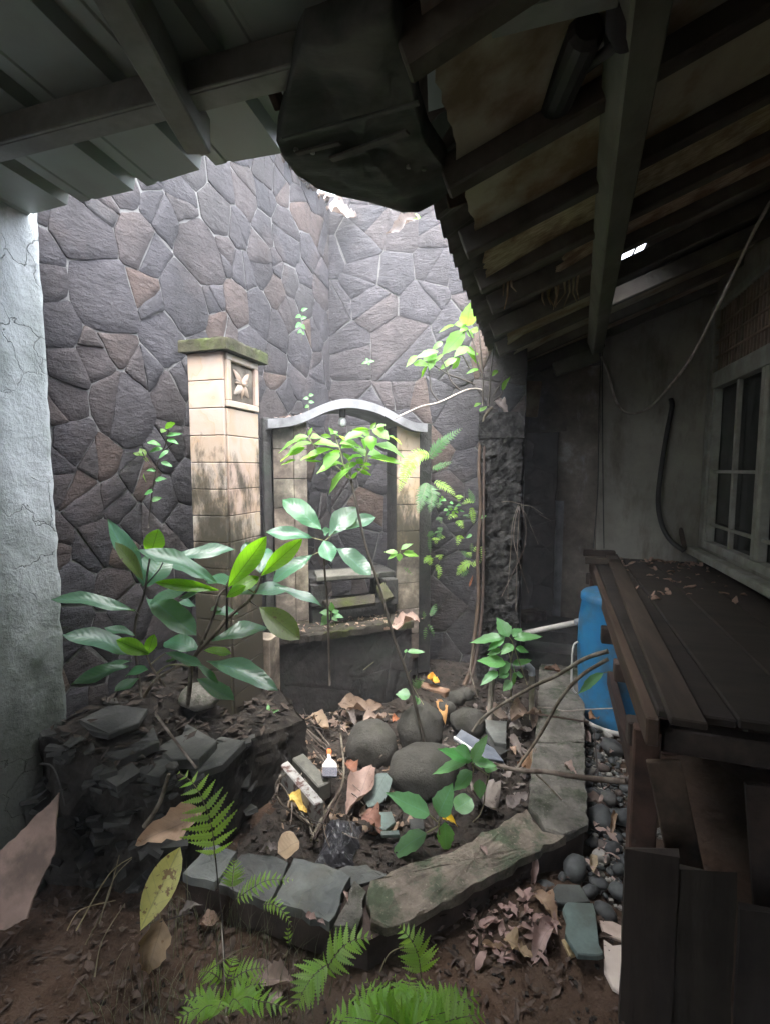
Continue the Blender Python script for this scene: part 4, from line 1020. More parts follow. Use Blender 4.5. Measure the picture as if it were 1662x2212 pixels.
# ------------------------------------------------------------------ step blocks, pipes
stp = thing('stone_step', 'dark concrete step at the mouth of the narrow passage', 'step', (.05, 3.95, 0))
ptb = [G(1120, 1402, .22), G(1245, 1402, .22)]
v, f = rough_block(-.06, .36, 3.72, 4.13, 0, .30, .008, .05); obj('upper_block', v, f, M['dark_stone'], stp)
v, f = rough_block(-.03, .345, 3.50, 3.715, 0, .22, .008, .05); obj('lower_block', v, f, M['dark_stone'], stp)
q = D(1143, 1327, 3.95)
obj('wooden_block', *beam_vf(G(1122, 1342, .302) + Vector((0, 0, .035)), G(1168, 1335, .302) + Vector((0, 0, .035)), .14, .07, (0, 0, 1), .006), M['bark'], None, label='small weathered wooden block on the dark step by the passage', cat='block')
pp = thing('drain_pipe', 'white plastic pipe with grey coupling running into the blue drum', 'pipe', D(1190, 1350, 3.2))
pa, pb, pc = D(1128, 1368, 3.32), D(1247, 1344, 3.06), D(1275, 1338, 3.0)
obj('pipe', *tube_vf([pa, pb], .018, 10), M['pvc_white'], pp, smooth=True); obj('coupling', *tube_vf([pb - (pc - pb) * .15, pc], .025, 10), M['pvc_grey'], pp, smooth=True)
fr_ = thing('bent_pipe', 'stained plastic pipe bent into an upside down U beside the curb', 'pipe', G(1100, 1535, .06))
fp = [(1058, 1568, .05), (1064, 1480, None), (1062, 1445, None)]
dfr = 2.72
A0 = G(1054, 1572, .05); ddd = dfr
P_ = [D(1054, 1566, ddd), D(1062, 1452, ddd), D(1066, 1440, ddd), D(1138, 1438, ddd + .06), D(1147, 1447, ddd + .06), D(1148, 1560, ddd + .06)]
obj('upright', *tube_vf([P_[0] - Vector((0, 0, .06)), P_[1]], .016, 8), M['old_pvc'], fr_, smooth=True)
obj('elbow', *tube_vf([P_[1] - Vector((0, 0, .03)), P_[1], P_[2], P_[2] + (P_[3] - P_[2]) * .15], .021, 8), M['pvc_grey'], fr_, smooth=True)
obj('crossbar', *tube_vf([P_[2], P_[3]], .016, 8), M['pvc_grey'], fr_, smooth=True)
obj('elbow', *tube_vf([P_[3] - (P_[3] - P_[2]) * .15, P_[3], P_[4], P_[4] - Vector((0, 0, .03))], .021, 8), M['pvc_grey'], fr_, smooth=True)
obj('upright', *tube_vf([P_[4], P_[5] - Vector((0, 0, .06))], .016, 8), M['old_pvc'], fr_, smooth=True)

# ------------------------------------------------------------------ things on the house wall
def cable(name, pts, r, mat, label, cat, k=5, n=6, parent=None): return obj(name, *tube_vf(smooth_pts(pts, k), r, n), M[mat], parent, smooth=True, label=label, cat=cat)
cable('slack_cable', [D(1700, 385, 1.85), D(1640, 475, 2.0), D(1560, 640, 2.4), D(1490, 775, 2.9), D(1440, 840, 3.3), D(1395, 884, 3.56), D(1355, 893, 3.62), D(1330, 868, 3.66), D(1310, 800, 3.7), D(1297, 770, 3.7)], .008, 'pale_twig', 'pale slack cable sagging across the dark house corner', 'cable')
cable('wall_hose', [D(1447, 862, 3.62), D(1450, 880, 3.60), D(1440, 930, 3.60), D(1427, 1010, 3.60), D(1420, 1080, 3.60), D(1427, 1130, 3.58), D(1445, 1165, 3.54), D(1475, 1190, 3.45)], .017, 'rubber', 'black hose hanging down the plaster wall beside the window', 'hose', n=8)
cable('bamboo_stick', [D(1457, 1098, 3.72), D(1468, 1140, 3.68), D(1478, 1188, 3.62)], .017, 'wood', 'short brown bamboo stick propped beside the black hose', 'stick', k=2, n=8)
for (xs_, lab) in (((1297, 1292, 1290, 1280), 'thin dark cord hanging on the plaster wall above the bench end'), ((1299, 1300, 1301, 1303), 'second thin dark cord hanging just right of the first')):
    cable('slack_cable', [D(xs_[0], 740, 3.7), D(xs_[1], 900, 3.72), D(xs_[2], 1050, 3.72), D(xs_[3], 1185, 3.70)], .004, 'rubber', lab, 'cord', k=3)
v, f = bbox_vf(D(1146, 862, 3.86), .13, .03, .28, Matrix.Rotation(.1, 3, 'Y'), .006); obj('broken_board', v, f, M['yellow_board'], None, label='stained yellowish board fixed over the passage opening', cat='board')
# flood lamp under the roof
fl = thing('lamp_fitting', 'dark cylindrical lamp fitting hanging on an arm under the right roof', 'lamp', D(1230, 150, 1.05))
la, lb = D(1270, 55, .92), D(1192, 240, 1.16)
obj('housing', *tube_vf([la, la.lerp(lb, .06), la.lerp(lb, .94), lb], [.026, .036, .036, .028], 14), M['rubber'], fl, smooth=False)
obj('arm', *tube_vf([D(1350, 80, .9), D(1262, 148, 1.03)], .011, 8), M['rubber'], fl, smooth=True)
obj('bracket', *tube_vf([D(1356, -20, .86), D(1352, 55, .87), D(1348, 100, .90)], [.036, .036, .018], 12), M['rubber'], fl, smooth=True)

# ------------------------------------------------------------------ boulders in the basin
def blob(c, rx, ry, rz_, rot=0, amp=.05, seed=0, n=16, m=11):
    c = Vector(c); v = []; f = []; Rm = Matrix.Rotation(rot, 3, 'Z')
    for j in range(m + 1):
        ph = math.pi * j / m
        for i in range(n):
            a = 2 * math.pi * i / n; d_ = Vector((math.sin(ph) * math.cos(a), math.sin(ph) * math.sin(a), math.cos(ph)))
            k = 1 + amp * mnoise.noise(d_ * 1.6 + Vector((seed * 3.1, 0, 0)))
            v.append(c + Rm @ Vector((d_.x * rx * k, d_.y * ry * k, d_.z * rz_ * k)))
    for j in range(m):
        for i in range(n): f.append([j * n + i, (j + 1) * n + i, (j + 1) * n + (i + 1) % n, j * n + (i + 1) % n])
    return v, f
for (px, py, rpx, rpy, d, lab) in ((803, 1606, 55, 52, 2.46, 'smooth grey boulder at the left of the three in the basin'), (907, 1572, 50, 56, 2.56, 'upright smooth grey boulder at the rear of the three in the basin'), (914, 1660, 76, 50, 2.26, 'largest egg shaped grey boulder lying at the front of the three')):
    s = d / FPX; c = D(px, py, d)
    c.z -= rpy * s * .10
    obj('boulder', *blob(c, rpx * s, rpx * s * .85, rpy * s * 1.06, YAW, .17, px, 24, 16), M['boulder'], None, smooth=True, label=lab, cat='boulder')
# smaller stones at the back of the basin
for i, (px, py, rp, d, mt) in enumerate(((1012, 1560, 40, 2.62, 'boulder'), (985, 1508, 20, 2.85, 'boulder'), (1004, 1500, 18, 2.88, 'boulder'), (962, 1530, 22, 2.75, 'boulder'))):
    s = d / FPX
    obj('stone', *blob(D(px, py, d), rp * s, rp * s * .9, rp * s * .8, 0, .25, i, 12, 8), M[mt], None, smooth=True, cat='stone', label=('dark rounded stone right of the rear boulder', 'small grey stone beneath the roots of the black pillar', 'small dark stone nearest the hanging roots', 'small flat grey stone behind the orange leaf')[i])

# ------------------------------------------------------------------ flat pieces lying about (corner points measured, thickness given)
def piece(name, pts, z, t, mat, label, cat, tilt=None, bev=.003, group=None):
    P3 = [G(x, y, z if not tilt else tilt[i]) for i, (x, y) in enumerate(pts)]
    nrm = (P3[1] - P3[0]).cross(P3[2] - P3[0]).normalized()
    if nrm.z < 0: nrm = -nrm
    v, f = prism_vf(P3, nrm, t, bev); return obj(name, v, f, M[mat], None, label=label, cat=cat, group=group)
def c3(*p): return [(519 + .2604 * x, 1428 + .2604 * y) for x, y in p]
def c4(*p): return [(779 + .3125 * x, 1428 + .3125 * y) for x, y in p]
def c5(*p): return [(865.6 + .3125 * x, 1255 + .3125 * y) for x, y in p]
def c6(*p): return [(346 + .4167 * x, 1731 + .4167 * y) for x, y in p]
def c7(*p): return [(952 + .2604 * x, 1601 + .2604 * y) for x, y in p]
def cw(*p): return [(86.6 + .3646 * x, 1108 + .3646 * y) for x, y in p]
def cl(*p): return [(.3346 * x, 1471.5 + .3346 * y) for x, y in p]
# bricks beside the brush
def brick3(name, a, b, wpx, z, ht, mat, label):
    A, B = G(*a, z), G(*b, z); d = math.hypot(*((A - C0).xy)); wd = wpx * (A - C0).length / FPX * .93
    obj(name, *beam_vf(A - Vector((0, 0, ht / 2)), B - Vector((0, 0, ht / 2)), wd, ht, (0, 0, 1), .005), M[mat], None, label=label, cat='brick')
brick3('brick', c3((465, 770))[0], c3((700, 1020))[0], 27, .145, .075, 'block', 'dark greenish brick lying beside the paint brush')
brick3('brick', c3((330, 800))[0], c3((655, 1175))[0], 19, .155, .10, 'flecked_brick', 'brick flecked with white paint, left of the dark greenish one')
brick3('brick', c4((395, 150))[0], c4((600, 205))[0], 22, .11, .06, 'brick', 'weathered reddish brown brick at the back of the basin')
piece('slate_slab', c4((820, 400), (1005, 415), (1000, 570), (920, 560)), .12, .03, 'slate', 'dark broken slab near the right curb behind the grey tile', 'slab')
piece('slate_slab', c4((760, 420), (840, 400), (905, 560), (1010, 620), (960, 650), (820, 520)), .10, .03, 'rubble_slate', 'long dark slab wedged beneath the grey tile', 'slab')
piece('slate_slab', c3((1060, 1260), (1250, 1245), (1285, 1330), (1200, 1400), (1120, 1370)), .085, .014, 'green_slate', 'grey green slate shard beside the orange brown torn leaf', 'slab')
piece('slate_slab', c3((1160, 1410), (1310, 1400), (1320, 1440), (1170, 1445)), .08, .012, 'green_slate', 'thin green slate sliver in front of the shard', 'slab')
piece('slate_slab', c4((330, 1090), (430, 1080), (440, 1160), (340, 1165)), .075, .03, 'rubble_slate', 'dark square stone fragment left of the seedling', 'slab')
# grey glossy tile channel leaning on the boulder
tl = thing('broken_tile', 'grey blue broken tile strip with pale edges propped in the basin', 'tile', G(1040, 1610, .16))
Pq = [D(*c4((640, 535))[0], 2.33), D(*c4((690, 470))[0], 2.40), D(*c4((915, 600))[0], 2.28), D(*c4((985, 690))[0], 2.20), D(*c4((835, 668))[0], 2.20)]
nrm = (Pq[1] - Pq[0]).cross(Pq[2] - Pq[0]).normalized(); nrm = nrm if nrm.z > 0 else -nrm
obj('tile_face', *prism_vf(Pq, nrm, .012, .002), M['grey_tile'], tl)
obj('pale_edge', *beam_vf(Pq[0] + nrm * .006, Pq[4] + nrm * .006, .008, .014, nrm, .002), M['white_enamel'], tl)
# slates and boards at the lower right
piece('slate_slab', c7((1025, 1345), (1050, 1330), (1255, 1340), (1280, 1420), (1310, 1690), (1345, 1760), (1300, 1775), (1130, 1765), (1025, 1600), (1035, 1480), (1005, 1395)),   .07, .017, 'green_slate', 'large blue green slate lying on the pebbles by the bench foot', 'slab')
piece('slate_slab', c7((905, 1240), (960, 1180), (1150, 1190), (1235, 1330), (1040, 1345), (960, 1340)), .06, .035, 'slate', 'flat grey stone slab just behind the blue green slate', 'slab')
piece('cream_board', c7((1305, 1482), (1420, 1490), (1520, 1540), (1515, 1650), (1350, 1600)), .035, .012, 'cream_board', 'cream board fragment right of the blue green slate', 'board')
piece('cream_board', c7((1345, 1640), (1420, 1690), (1512, 1680), (1505, 1900), (1490, 2080), (1420, 2040), (1350, 1900)), .03, .012, 'cream_board', 'long cream board scrap at the foot of the leaning grey sheet', 'board')
piece('cream_board', c7((990, 1640), (1040, 1630), (1130, 1760), (1065, 1785)), .03, .01, 'yellow_board', 'tan board corner showing under the blue green slate', 'board')
# big leaning hardboard at the far left
hb = [(-70, 2010), (-45, 1880), (45, 1795), (127, 1712), (117, 1845), (80, 1920), (58, 1985), (10, 2010)]
hb2 = []
for i, p_ in enumerate(hb):
    q_ = hb[(i + 1) % len(hb)]
    for s_ in range(7): hb2.append((p_[0] + (q_[0] - p_[0]) * s_ / 7 + (rs.uniform(-2.2, 2.2) if s_ else 0), p_[1] + (q_[1] - p_[1]) * s_ / 7 + (rs.uniform(-2.2, 2.2) if s_ else 0)))
hb = hb2; P3 = [D(x, y, 1.52 + (y - 1850) * -.0006) for x, y in hb]; nr = (P3[21] - P3[7]).cross(P3[35] - P3[21]).normalized(); nr = nr if nr.dot(C0 - P3[0]) > 0 else -nr
obj('hardboard_offcut', *prism_vf(P3, nr, .006, .001), M['hardboard'], None, label='pinkish brown pointed board offcut leaning at the lower left edge', cat='board')
# paint brush
pb_ = c3((738, 830))[0]; br = thing('paint_brush', 'white splashed paint brush with grey bristles and an orange handle tip', 'paint brush', G(*pb_, .15))
def bp3(x, y, dz=0): p = c3((x, y))[0]; return G(*p, .17 + dz)
up = Vector((0, -.25, 1)).normalized()
def ribbon(rows, t, mat, nm):
    v = []; f = []
    for (xl, xr, y, tk) in rows:
        a, b_ = bp3(xl, y), bp3(xr, y); v += [a + up * tk / 2, b_ + up * tk / 2, b_ - up * tk / 2, a - up * tk / 2]
    for i in range(len(rows) - 1):
        for k in range(4): f.append([i * 4 + k, i * 4 + (k + 1) % 4, i * 4 + 4 + (k + 1) % 4, i * 4 + 4 + k])
    f += [[3, 2, 1, 0], [len(v) - 4, len(v) - 3, len(v) - 2, len(v) - 1]]
    return obj(nm, v, f, M[mat], br)
ribbon([(686, 801, 894, .020), (682, 806, 925, .018), (684, 802, 962, .008)], 0, 'bristle', 'bristles')
ribbon([(690, 799, 864, .024), (684, 802, 895, .024)], 0, 'white_enamel', 'ferrule')
ribbon([(725, 749, 780, .014), (724, 750, 815, .014), (706, 778, 840, .017), (692, 797, 865, .020)], 0, 'white_enamel', 'handle')
ribbon([(724, 752, 735, .012), (720, 756, 750, .016), (722, 752, 781, .016)], 0, 'orange', 'handle_tip')
# black plastic bag crumpled in the mud
v = []; f = []; K = 34
quad = [G(*c3((690, 1250))[0], .10), G(*c3((1010, 1290))[0], .10), G(*c3((930, 1640))[0], .10), G(*c3((660, 1600))[0], .10)]
for j in range(K + 1):
    for i in range(K + 1):
        a, b_ = i / K, j / K; p = quad[0].lerp(quad[1], a).lerp(quad[3].lerp(quad[2], a), b_)
        e = min(a, 1 - a, b_, 1 - b_); h = .022 * abs(fnoise(p.x, p.y, 4, 22)) + .02 * abs(fnoise(p.x, p.y, 9, 48)) + .035 * min(1, e * 5) - .02
        p = p + Vector((.03 * fnoise(p.x, p.y, 1, 12), .03 * fnoise(p.x, p.y, 6, 12), h - .03)); v.append(p)
for j in range(K):
    for i in range(K): q_ = j * (K + 1) + i; f.append([q_, q_ + 1, q_ + K + 2, q_ + K + 1])
obj('plastic_bag', v, f, M['black_plastic'], None, label='crumpled black plastic bag half buried in the basin', cat='bag')

# ------------------------------------------------------------------ slate rubble heaped on the raised bed
rub = [((20, 1640), (95, 1595), (235, 1520), (262, 1560), (150, 1625), (60, 1655), .45, 'rear slab against the whitewashed wall foot'),
       ((75, 1610), (130, 1580), (250, 1590), (265, 1640), (215, 1655), (110, 1645), .42, 'broad dark slab at the front left of the rubble'),
       ((120, 1650), (215, 1645), (300, 1665), (290, 1690), (200, 1680), (140, 1668), .41, 'front edge slab overhanging the raised bed'),
       ((215, 1600), (330, 1560), (345, 1600), (260, 1640), (225, 1630), (214, 1612), .47, 'tilted slab in the middle of the rubble heap'),
       ((262, 1640), (330, 1600), (390, 1640), (345, 1680), (300, 1672), (275, 1660), .43, 'dark slab right of the middle of the rubble heap'),
       ((100, 1580), (150, 1548), (230, 1556), (205, 1590), (150, 1600), (115, 1600), .52, 'small slab near the foot of the mouldy plaster'),
       ((170, 1555), (240, 1520), (320, 1530), (300, 1560), (235, 1585), (190, 1575), .55, 'slab behind the trunk of the big leaved shrub'),
       ((320, 1575), (400, 1560), (470, 1600), (430, 1640), (370, 1640), (335, 1610), .43, 'slab right of the shrub trunk'),
       ((400, 1620), (480, 1590), (530, 1600), (480, 1650), (420, 1670), (395, 1650), .38, 'slab nearest the pillar plinth'),
       ((150, 1675), (260, 1690), (300, 1690), (290, 1705), (200, 1695), (160, 1690), .37, 'thin under slab jutting out at the front of the bed')]
for i, r_ in enumerate(rub):
    pts = r_[:6]; z = r_[6]; P3 = [G(x, y, z + rs.uniform(-.012, .02)) for x, y in pts]
    nr = (P3[2] - P3[0]).cross(P3[4] - P3[0]).normalized(); nr = nr if nr.z > 0 else -nr
    v, f = prism_vf(P3, nr, rs.uniform(.022, .04), .004); obj('slate_slab', v, f, M['rubble_slate'], None, label=r_[7], cat='slab')
for (px, py, rp, z, lab) in ((372, 1655, 12, .45, 'small brownish stone on the rubble heap'), (432, 1505, 40, .52, 'large pale rounded stone behind the shrub trunk'), (240, 1518, 14, .56, 'little stone at the back of the rubble heap')):
    p = G(px, py, z); s = (p - C0).length / FPX
    obj('stone', *blob(p, rp * s, rp * s * .8, rp * s * .55, 0, .3, px, 14, 9), M['boulder' if rp < 30 else 'curb'], None, smooth=True, label=lab, cat='stone')
rg = [G(58 + 22 * math.cos(a), 1614 + 6 * math.sin(a), .47) for a in [2 * math.pi * k / 14 for k in range(15)]]
pc_ = thing('pipe_end', 'small pale plastic pipe end lying on the rubble at the left', 'pipe', rg[0]); a_ = G(45, 1614, .475); b_ = G(95, 1622, .46)
ra = (G(62, 1612, .48)); dv_ = (b_ - a_).normalized()
obj('pipe', *tube_vf([a_, b_], .011, 10, False), M['old_pvc'], pc_, smooth=True); obj('rim', *tube_vf([a_ - dv_ * .006, a_ + dv_ * .008], .015, 10), M['pvc_white'], pc_, smooth=True)
obj('crumpled_plastic', *blob(G(28, 1635, .44), .022, .02, .03, 0, .9, 4, 14, 10), M['pvc_grey'], None, label='crumpled pale plastic scrap at the left end of the rubble', cat='scrap')
mb = MB()
for i in range(120):
    t = rs.random(); p = BED[0].lerp(BED[1], t / .45) if t < .45 else BED[1].lerp(BED[2], (t - .45) / .3) if t < .75 else BED[2].lerp(BED[3], (t - .75) / .25)
    s_ = rs.uniform(.018, .055); fall = rs.random() ** 2
    cb = sum(BED, Vector()) / len(BED); out = (p - cb).normalized()
    h = bed_h(p.x, p.y) * (1 - fall * .9); pos = Vector((p.x, p.y, 0)) + Vector((out.x, out.y, 0)) * (rs.uniform(-.05, .03) + fall * .06)
    mb.add(*box_vf((pos.x, pos.y, h + .004), s_ * 1.6, s_ * 1.1, s_ * .35, Matrix.Rotation(rs.uniform(0, 6), 3, 'Z') @ Matrix.Rotation(rs.uniform(-.4, .4), 3, 'X') @ Matrix.Rotation(rs.uniform(-.3, .3), 3, 'Y'), s_ * .12))
obj('slate_rubble', mb.v, mb.f, M['rubble_slate'], None, label='broken slate chips crumbling off the edge of the raised bed', cat='rubble', kind='stuff')
# gravel ledge behind the shrub
lg = thing('gravel_ledge', 'low dark ledge by the left wall topped with loose gravel', 'ledge', (-1.5, 2.45, 0))
ledp = [D(390, 1372, 2.38), D(505, 1372, 2.32), D(500, 1330, 2.62), D(410, 1328, 2.70)]
zc = sum(p.z for p in ledp) / 4
v, f = prism_vf([Vector((p.x, p.y, zc)) for p in ledp], (0, 0, 1), zc, .01); obj('block', v, f, M['dark_stone'], lg)
mb = MB(); cc2 = sum(ledp, Vector()) / 4
for i in range(160):
    a, b_ = rs.random(), rs.random(); p = ledp[0].lerp(ledp[1], a).lerp(ledp[3].lerp(ledp[2], a), b_); s = rs.uniform(.006, .016)
    mb.add(*box_vf(Vector((p.x, p.y, zc + .004 + .02 * rs.random())), s * 1.3, s, s * .8, Matrix.Rotation(rs.uniform(0, 6), 3, (rs.random(), rs.random(), .5)), s * .2))
obj('gravel', mb.v, mb.f, M['rubble_slate'], lg, kind='stuff')

# ------------------------------------------------------------------ pebbles between the curb and the bench
pm = []
for k in range(6):
    rx, ry, rz_ = [(1, .8, .55), (1, .7, .5), (1, .92, .6), (1, .62, .55), (1, .85, .42), (1, .75, .65)][k]
    v, f = blob((0, 0, 0), rx, ry, rz_, 0, .22, k + 20, 12, 8); m = me('pebble', v, f, None, True); m.materials.append(M['pebble']); pm.append(m)
def put_pebble(x, y, z, r_, rot, tilt, label, group, name='pebble', k=None):
    o = bpy.data.objects.new(name, pm[rs.randrange(6) if k is None else k]); COL.objects.link(o)
    o.location = (x, y, z); o.scale = (r_, r_, r_); o.rotation_euler = (tilt, rs.uniform(-.3, .3), rot); return tag(o, label, 'pebble', group)
big = [((1315, 650), 48, 'large dark oval river pebble beside the curb corner'), ((1470, 1230), 36, 'olive brown pebble touching the grey sheet'), ((1005, 1105), 22, 'round grey pebble standing near the foot of the curb'), ((1232, 1235), 34, 'rounded grey pebble behind the slate slab'), ((1305, 1155), 30, 'purplish pebble behind the rounded grey one'), ((1110, 1060), 48, 'broad flat grey pebble in the angle of the curb'), ((1515, 640), 46, 'large dark pebble half hidden behind the bench leg'), ((1425, 880), 34, 'dark smooth pebble with a leaf scrap beside it'), ((1265, 820), 28, 'dark pebble at the curb corner'), ((1520, 965), 24, 'pale pebble against the bench leg'), ((1480, 1040), 24, 'blue grey pebble in front of the pale one'), ((1360, 1400), 34, 'grey stone tucked under the blue green slate'), ((1420, 60), 40, 'large grey blue pebble near the drum foot'), ((1340, 850), 24, 'grey pebble left of the dark smooth one'), ((870, 1190), 32, 'whitish lumpy stone at the foot of the curb')]
placed = []
for (cx_, cy_), rp, lab in big:
    p = G(*c7((cx_, cy_))[0], .035); s = (p - C0).length / FPX * .52 * rp; placed.append((p.x, p.y, s))
    put_pebble(p.x, p.y, .012 + s * .45, s, rs.uniform(0, 6), rs.uniform(-.2, .2), lab, 'river pebbles beside the curb')
def pebble_zone(x, y):
    edge = OUT[1].lerp(OUT[0], max(0, (y - OUT[1].y) / (OUT[0].y - OUT[1].y))).x if y > OUT[1].y else (OUT[2].x + (OUT[1].x - OUT[2].x) * (y - OUT[2].y) / (OUT[1].y - OUT[2].y)) + .0
    lo = edge + .012; hi = .62
    if y < 1.98: lo = max(lo + .02, .05 + (1.98 - y) * .9); hi = .42
    return lo < x < hi
tries = 0; n_ = 0
while n_ < 270 and tries < 40000:
    tries += 1; x = rs.uniform(-.1, .62); y = rs.uniform(1.72, 3.4)
    if not pebble_zone(x, y): continue
    r_ = rs.choice((.013, .017, .022, .027, .033, .040, .046) if tries < 9000 else (.010, .012, .015)) * rs.uniform(.85, 1.15)
    if x > .45: continue
    ov_ = max((a_ for a_ in (1 - math.hypot(x - a, y - b_) / (r_ * .84 + c_ * .78) for a, b_, c_ in placed)), default=0)
    if ov_ > 0: continue
    placed.append((x, y, r_)); n_ += 1
    put_pebble(x, y, .010 + r_ * .42, r_, rs.uniform(0, 6), rs.uniform(-.25, .25), 'smooth river pebble in the strip between the curb and the bench', 'river pebbles beside the curb')
mb = MB()
for i in range(1500):
    x = rs.uniform(-.1, .6); y = rs.uniform(1.7, 3.5)
    if not pebble_zone(x, y): continue
    s = rs.uniform(.004, .010); mb.add(*box_vf((x, y, .006 + s * .4), s * 2, s * 1.6, s * 1.2, Matrix.Rotation(rs.uniform(0, 6), 3, 'Z'), s * .25))
obj('fine_gravel', mb.v, mb.f, M['pebble'], None, label='fine gravel filling the gaps between the river pebbles', cat='gravel', kind='stuff')

# ------------------------------------------------------------------ loose litter (chips, bits of leaf and bark)
mb = MB(); mb2 = MB()
def chip(m, x, y, z, s, asp=1.8):
    Mx = Matrix.Rotation(rs.uniform(0, 6.3), 3, 'Z') @ Matrix.Rotation(rs.uniform(-.7, .7), 3, 'X') @ Matrix.Rotation(rs.uniform(-.5, .5), 3, 'Y')
    pts = [Vector((-s * asp, 0, 0)), Vector((-s * .3, s * .6, s * .15)), Vector((s * asp, s * .1, 0)), Vector((s * .2, -s * .6, s * .2))]
    m.add([Vector((x, y, z)) + Mx @ (p + Vector((0, 0, rs.uniform(0, .3) * s))) for p in pts], [[0, 1, 2, 3]])
for i in range(5200):
    x = rs.uniform(-1.5, .2); y = rs.uniform(1.4, 3.45)
    if not inside(x, y, basin_poly): continue
    s = rs.choice((.003, .004, .006, .009, .013)) * rs.uniform(.6, 1.3); chip(mb, x, y, basin_h(x, y) + .004 + s * .3, s)
obj('leaf_litter', mb.v, mb.f, M['dark_litter'], None, label='small broken bits of leaf and bark strewn over the basin floor', cat='litter', kind='stuff')
for i in range(3600):
    x = rs.uniform(-1.7, .35); y = rs.uniform(.55, 2.0)
    if inside(x, y, basin_poly) or y > 2.0: continue
    if x > .1 and y < 1.55 and rs.random() < .7: continue
    s = rs.choice((.003, .004, .006, .009, .012)) * rs.uniform(.6, 1.3); chip(mb2, x, y, ground_h(x, y) + .004 + s * .3, s)
obj('leaf_litter', mb2.v, mb2.f, M['litter'], None, label='brown leaf crumbs scattered on the bare soil in front of the curb', cat='litter', kind='stuff')
mb = MB()
for i in range(900):
    x = rs.uniform(-1.5, .1); y = rs.uniform(1.4, 3.4)
    if not inside(x, y, basin_poly): continue
    s = rs.uniform(.006, .02) * rs.uniform(.5, 1); mb.add(*box_vf((x, y, basin_h(x, y) + s * .3), s * 1.5, s * 1.2, s, Matrix.Rotation(rs.uniform(0, 6), 3, 'Z'), s * .3))
for i in range(500):
    x = rs.uniform(-1.2, .3); y = rs.uniform(.8, 1.7)
    if inside(x, y, basin_poly): continue
    s = rs.uniform(.003, .009); mb.add(*box_vf((x, y, ground_h(x, y) + s * .3), s * 1.5, s * 1.2, s, Matrix.Rotation(rs.uniform(0, 6), 3, 'Z'), s * .3))
obj('soil_crumbs', mb.v, mb.f, M['humus'], None, label='dark crumbs of soil and grit over the ground', cat='grit', kind='stuff')
mbb = MB()
for i in range(520):
    t = rs.random(); x = rs.uniform(-1.75, -1.1); y = rs.uniform(1.25, 2.1)
    if not inside(x, y, BED): continue
    s = rs.uniform(.006, .022); chip(mbb, x, y, bed_h(x, y) + .01 + s * .3, s)
obj('leaf_litter', mbb.v, mbb.f, M['dark_litter'], None, label='dark leaf bits lying on the raised bed under the shrub', cat='litter', kind='stuff')

if HAZE:
    b = NB('haze_air'); vol = b.n('ShaderNodeVolumePrincipled'); vol.inputs['Color'].default_value = (.92, .95, 1, 1); vol.inputs['Density'].default_value = HAZE; vol.inputs['Anisotropy'].default_value = 0.0
    b.t.nodes.remove(b.p); b.l(vol.outputs[0], b.out.inputs['Volume'])
    obj('haze', *box_vf((0, 1, 1.35), 16, 16, 4.7), b.m, None, label='thin damp haze filling the yard', kind='stuff')
# ------------------------------------------------------------------ leaves
def leaf_mesh(name, prof, fold=.18, droop=.25, n=7, serr=0.0, wav=.02, seed=0, curl=0.0, tear=0.0):
    """unit leaf: base at 0, tip at y = 1, full width 1; prof(t) -> half width 0..0.5"""
    r_ = random.Random(seed); v = []; uv = []; f = []
    for i in range(n + 1):
        t = i / n; h = prof(t)
        if serr and 0 < i < n: h *= 1 + serr * (1 if i % 2 else -1)
        zc = -droop * (t - .0) ** 2 * .5 + wav * math.sin(t * 7 + seed)
        hs = {-1: h * (1 - tear * r_.random()), 1: h * (1 - tear * r_.random())}
        for s in (-1, -.5, 0, .5, 1):
            x = s * (hs[-1] if s < 0 else hs[1]); z = zc + fold * abs(x) + wav * math.sin(t * 11 + s * 2 + seed) * abs(s) + curl * abs(s) ** 2 * h * (.6 + .8 * r_.random())
            v.append((x, t + (.02 * abs(s) if serr and i % 2 else 0), z)); uv.append((.5 + x if h < 1e-6 else .5 + s * .5 * max(h * 2, .02), t))
    for i in range(n):
        for s in range(4): a = i * 5 + s; f.append([a, a + 1, a + 6, a + 5])
    return me(name, v, f, uv, True)
def p_oblong(t): return .5 * (math.sin(math.pi * min(1, t) ** .80) ** .62) * (.35 + .65 * min(1, t * 2.4)) if 0 < t < 1 else .004
def p_obov(t): return .5 * (math.sin(math.pi * t ** 1.25) ** .75) if 0 < t < 1 else .004
def p_ovate(t): return .5 * (math.sin(math.pi * t ** .72) ** .9) * (1 - .12 * t) if 0 < t < 1 else .004
def p_lance(t): return .5 * (math.sin(math.pi * t ** .85) ** 1.0) if 0 < t < 1 else .004
def p_round(t): return .5 * math.sqrt(max(0, 1 - (2 * t - 1) ** 2)) ** .9 if 0 < t < 1 else .004
LM = {}
def leafset(key, prof, mat, k=3, **kw):
    LM[key] = []
    for i in range(k):
        a = dict(kw); a['droop'] = kw.get('droop', .25) * (.6 + .4 * i); a['fold'] = kw.get('fold', .18) * (1.2 - .2 * i)
        m = leaf_mesh('leaf', prof, seed=i * 5 + 1, **a); m.materials.append(M[mat]); LM[key].append(m)
leafset('big', p_obov, 'leaf_big', k=5, n=11, droop=.3, fold=.20, wav=.032, tear=.09); leafset('bigb', p_obov, 'leaf_backlit', n=11, droop=.2, fold=.22, wav=.028, tear=.06); leafset('bigo', p_obov, 'leaf_old', n=9, droop=.2, fold=.2)
leafset('sap', p_lance, 'leaf_sap', n=8, droop=.55, fold=.22, serr=.06); leafset('sapb', p_lance, 'leaf_backlit', n=8, droop=.3, fold=.2, serr=.06)
leafset('soft', p_ovate, 'leaf_soft', n=9, droop=.35, fold=.16, serr=.05); leafset('softr', p_round, 'leaf_soft', n=9, droop=.25, fold=.1)
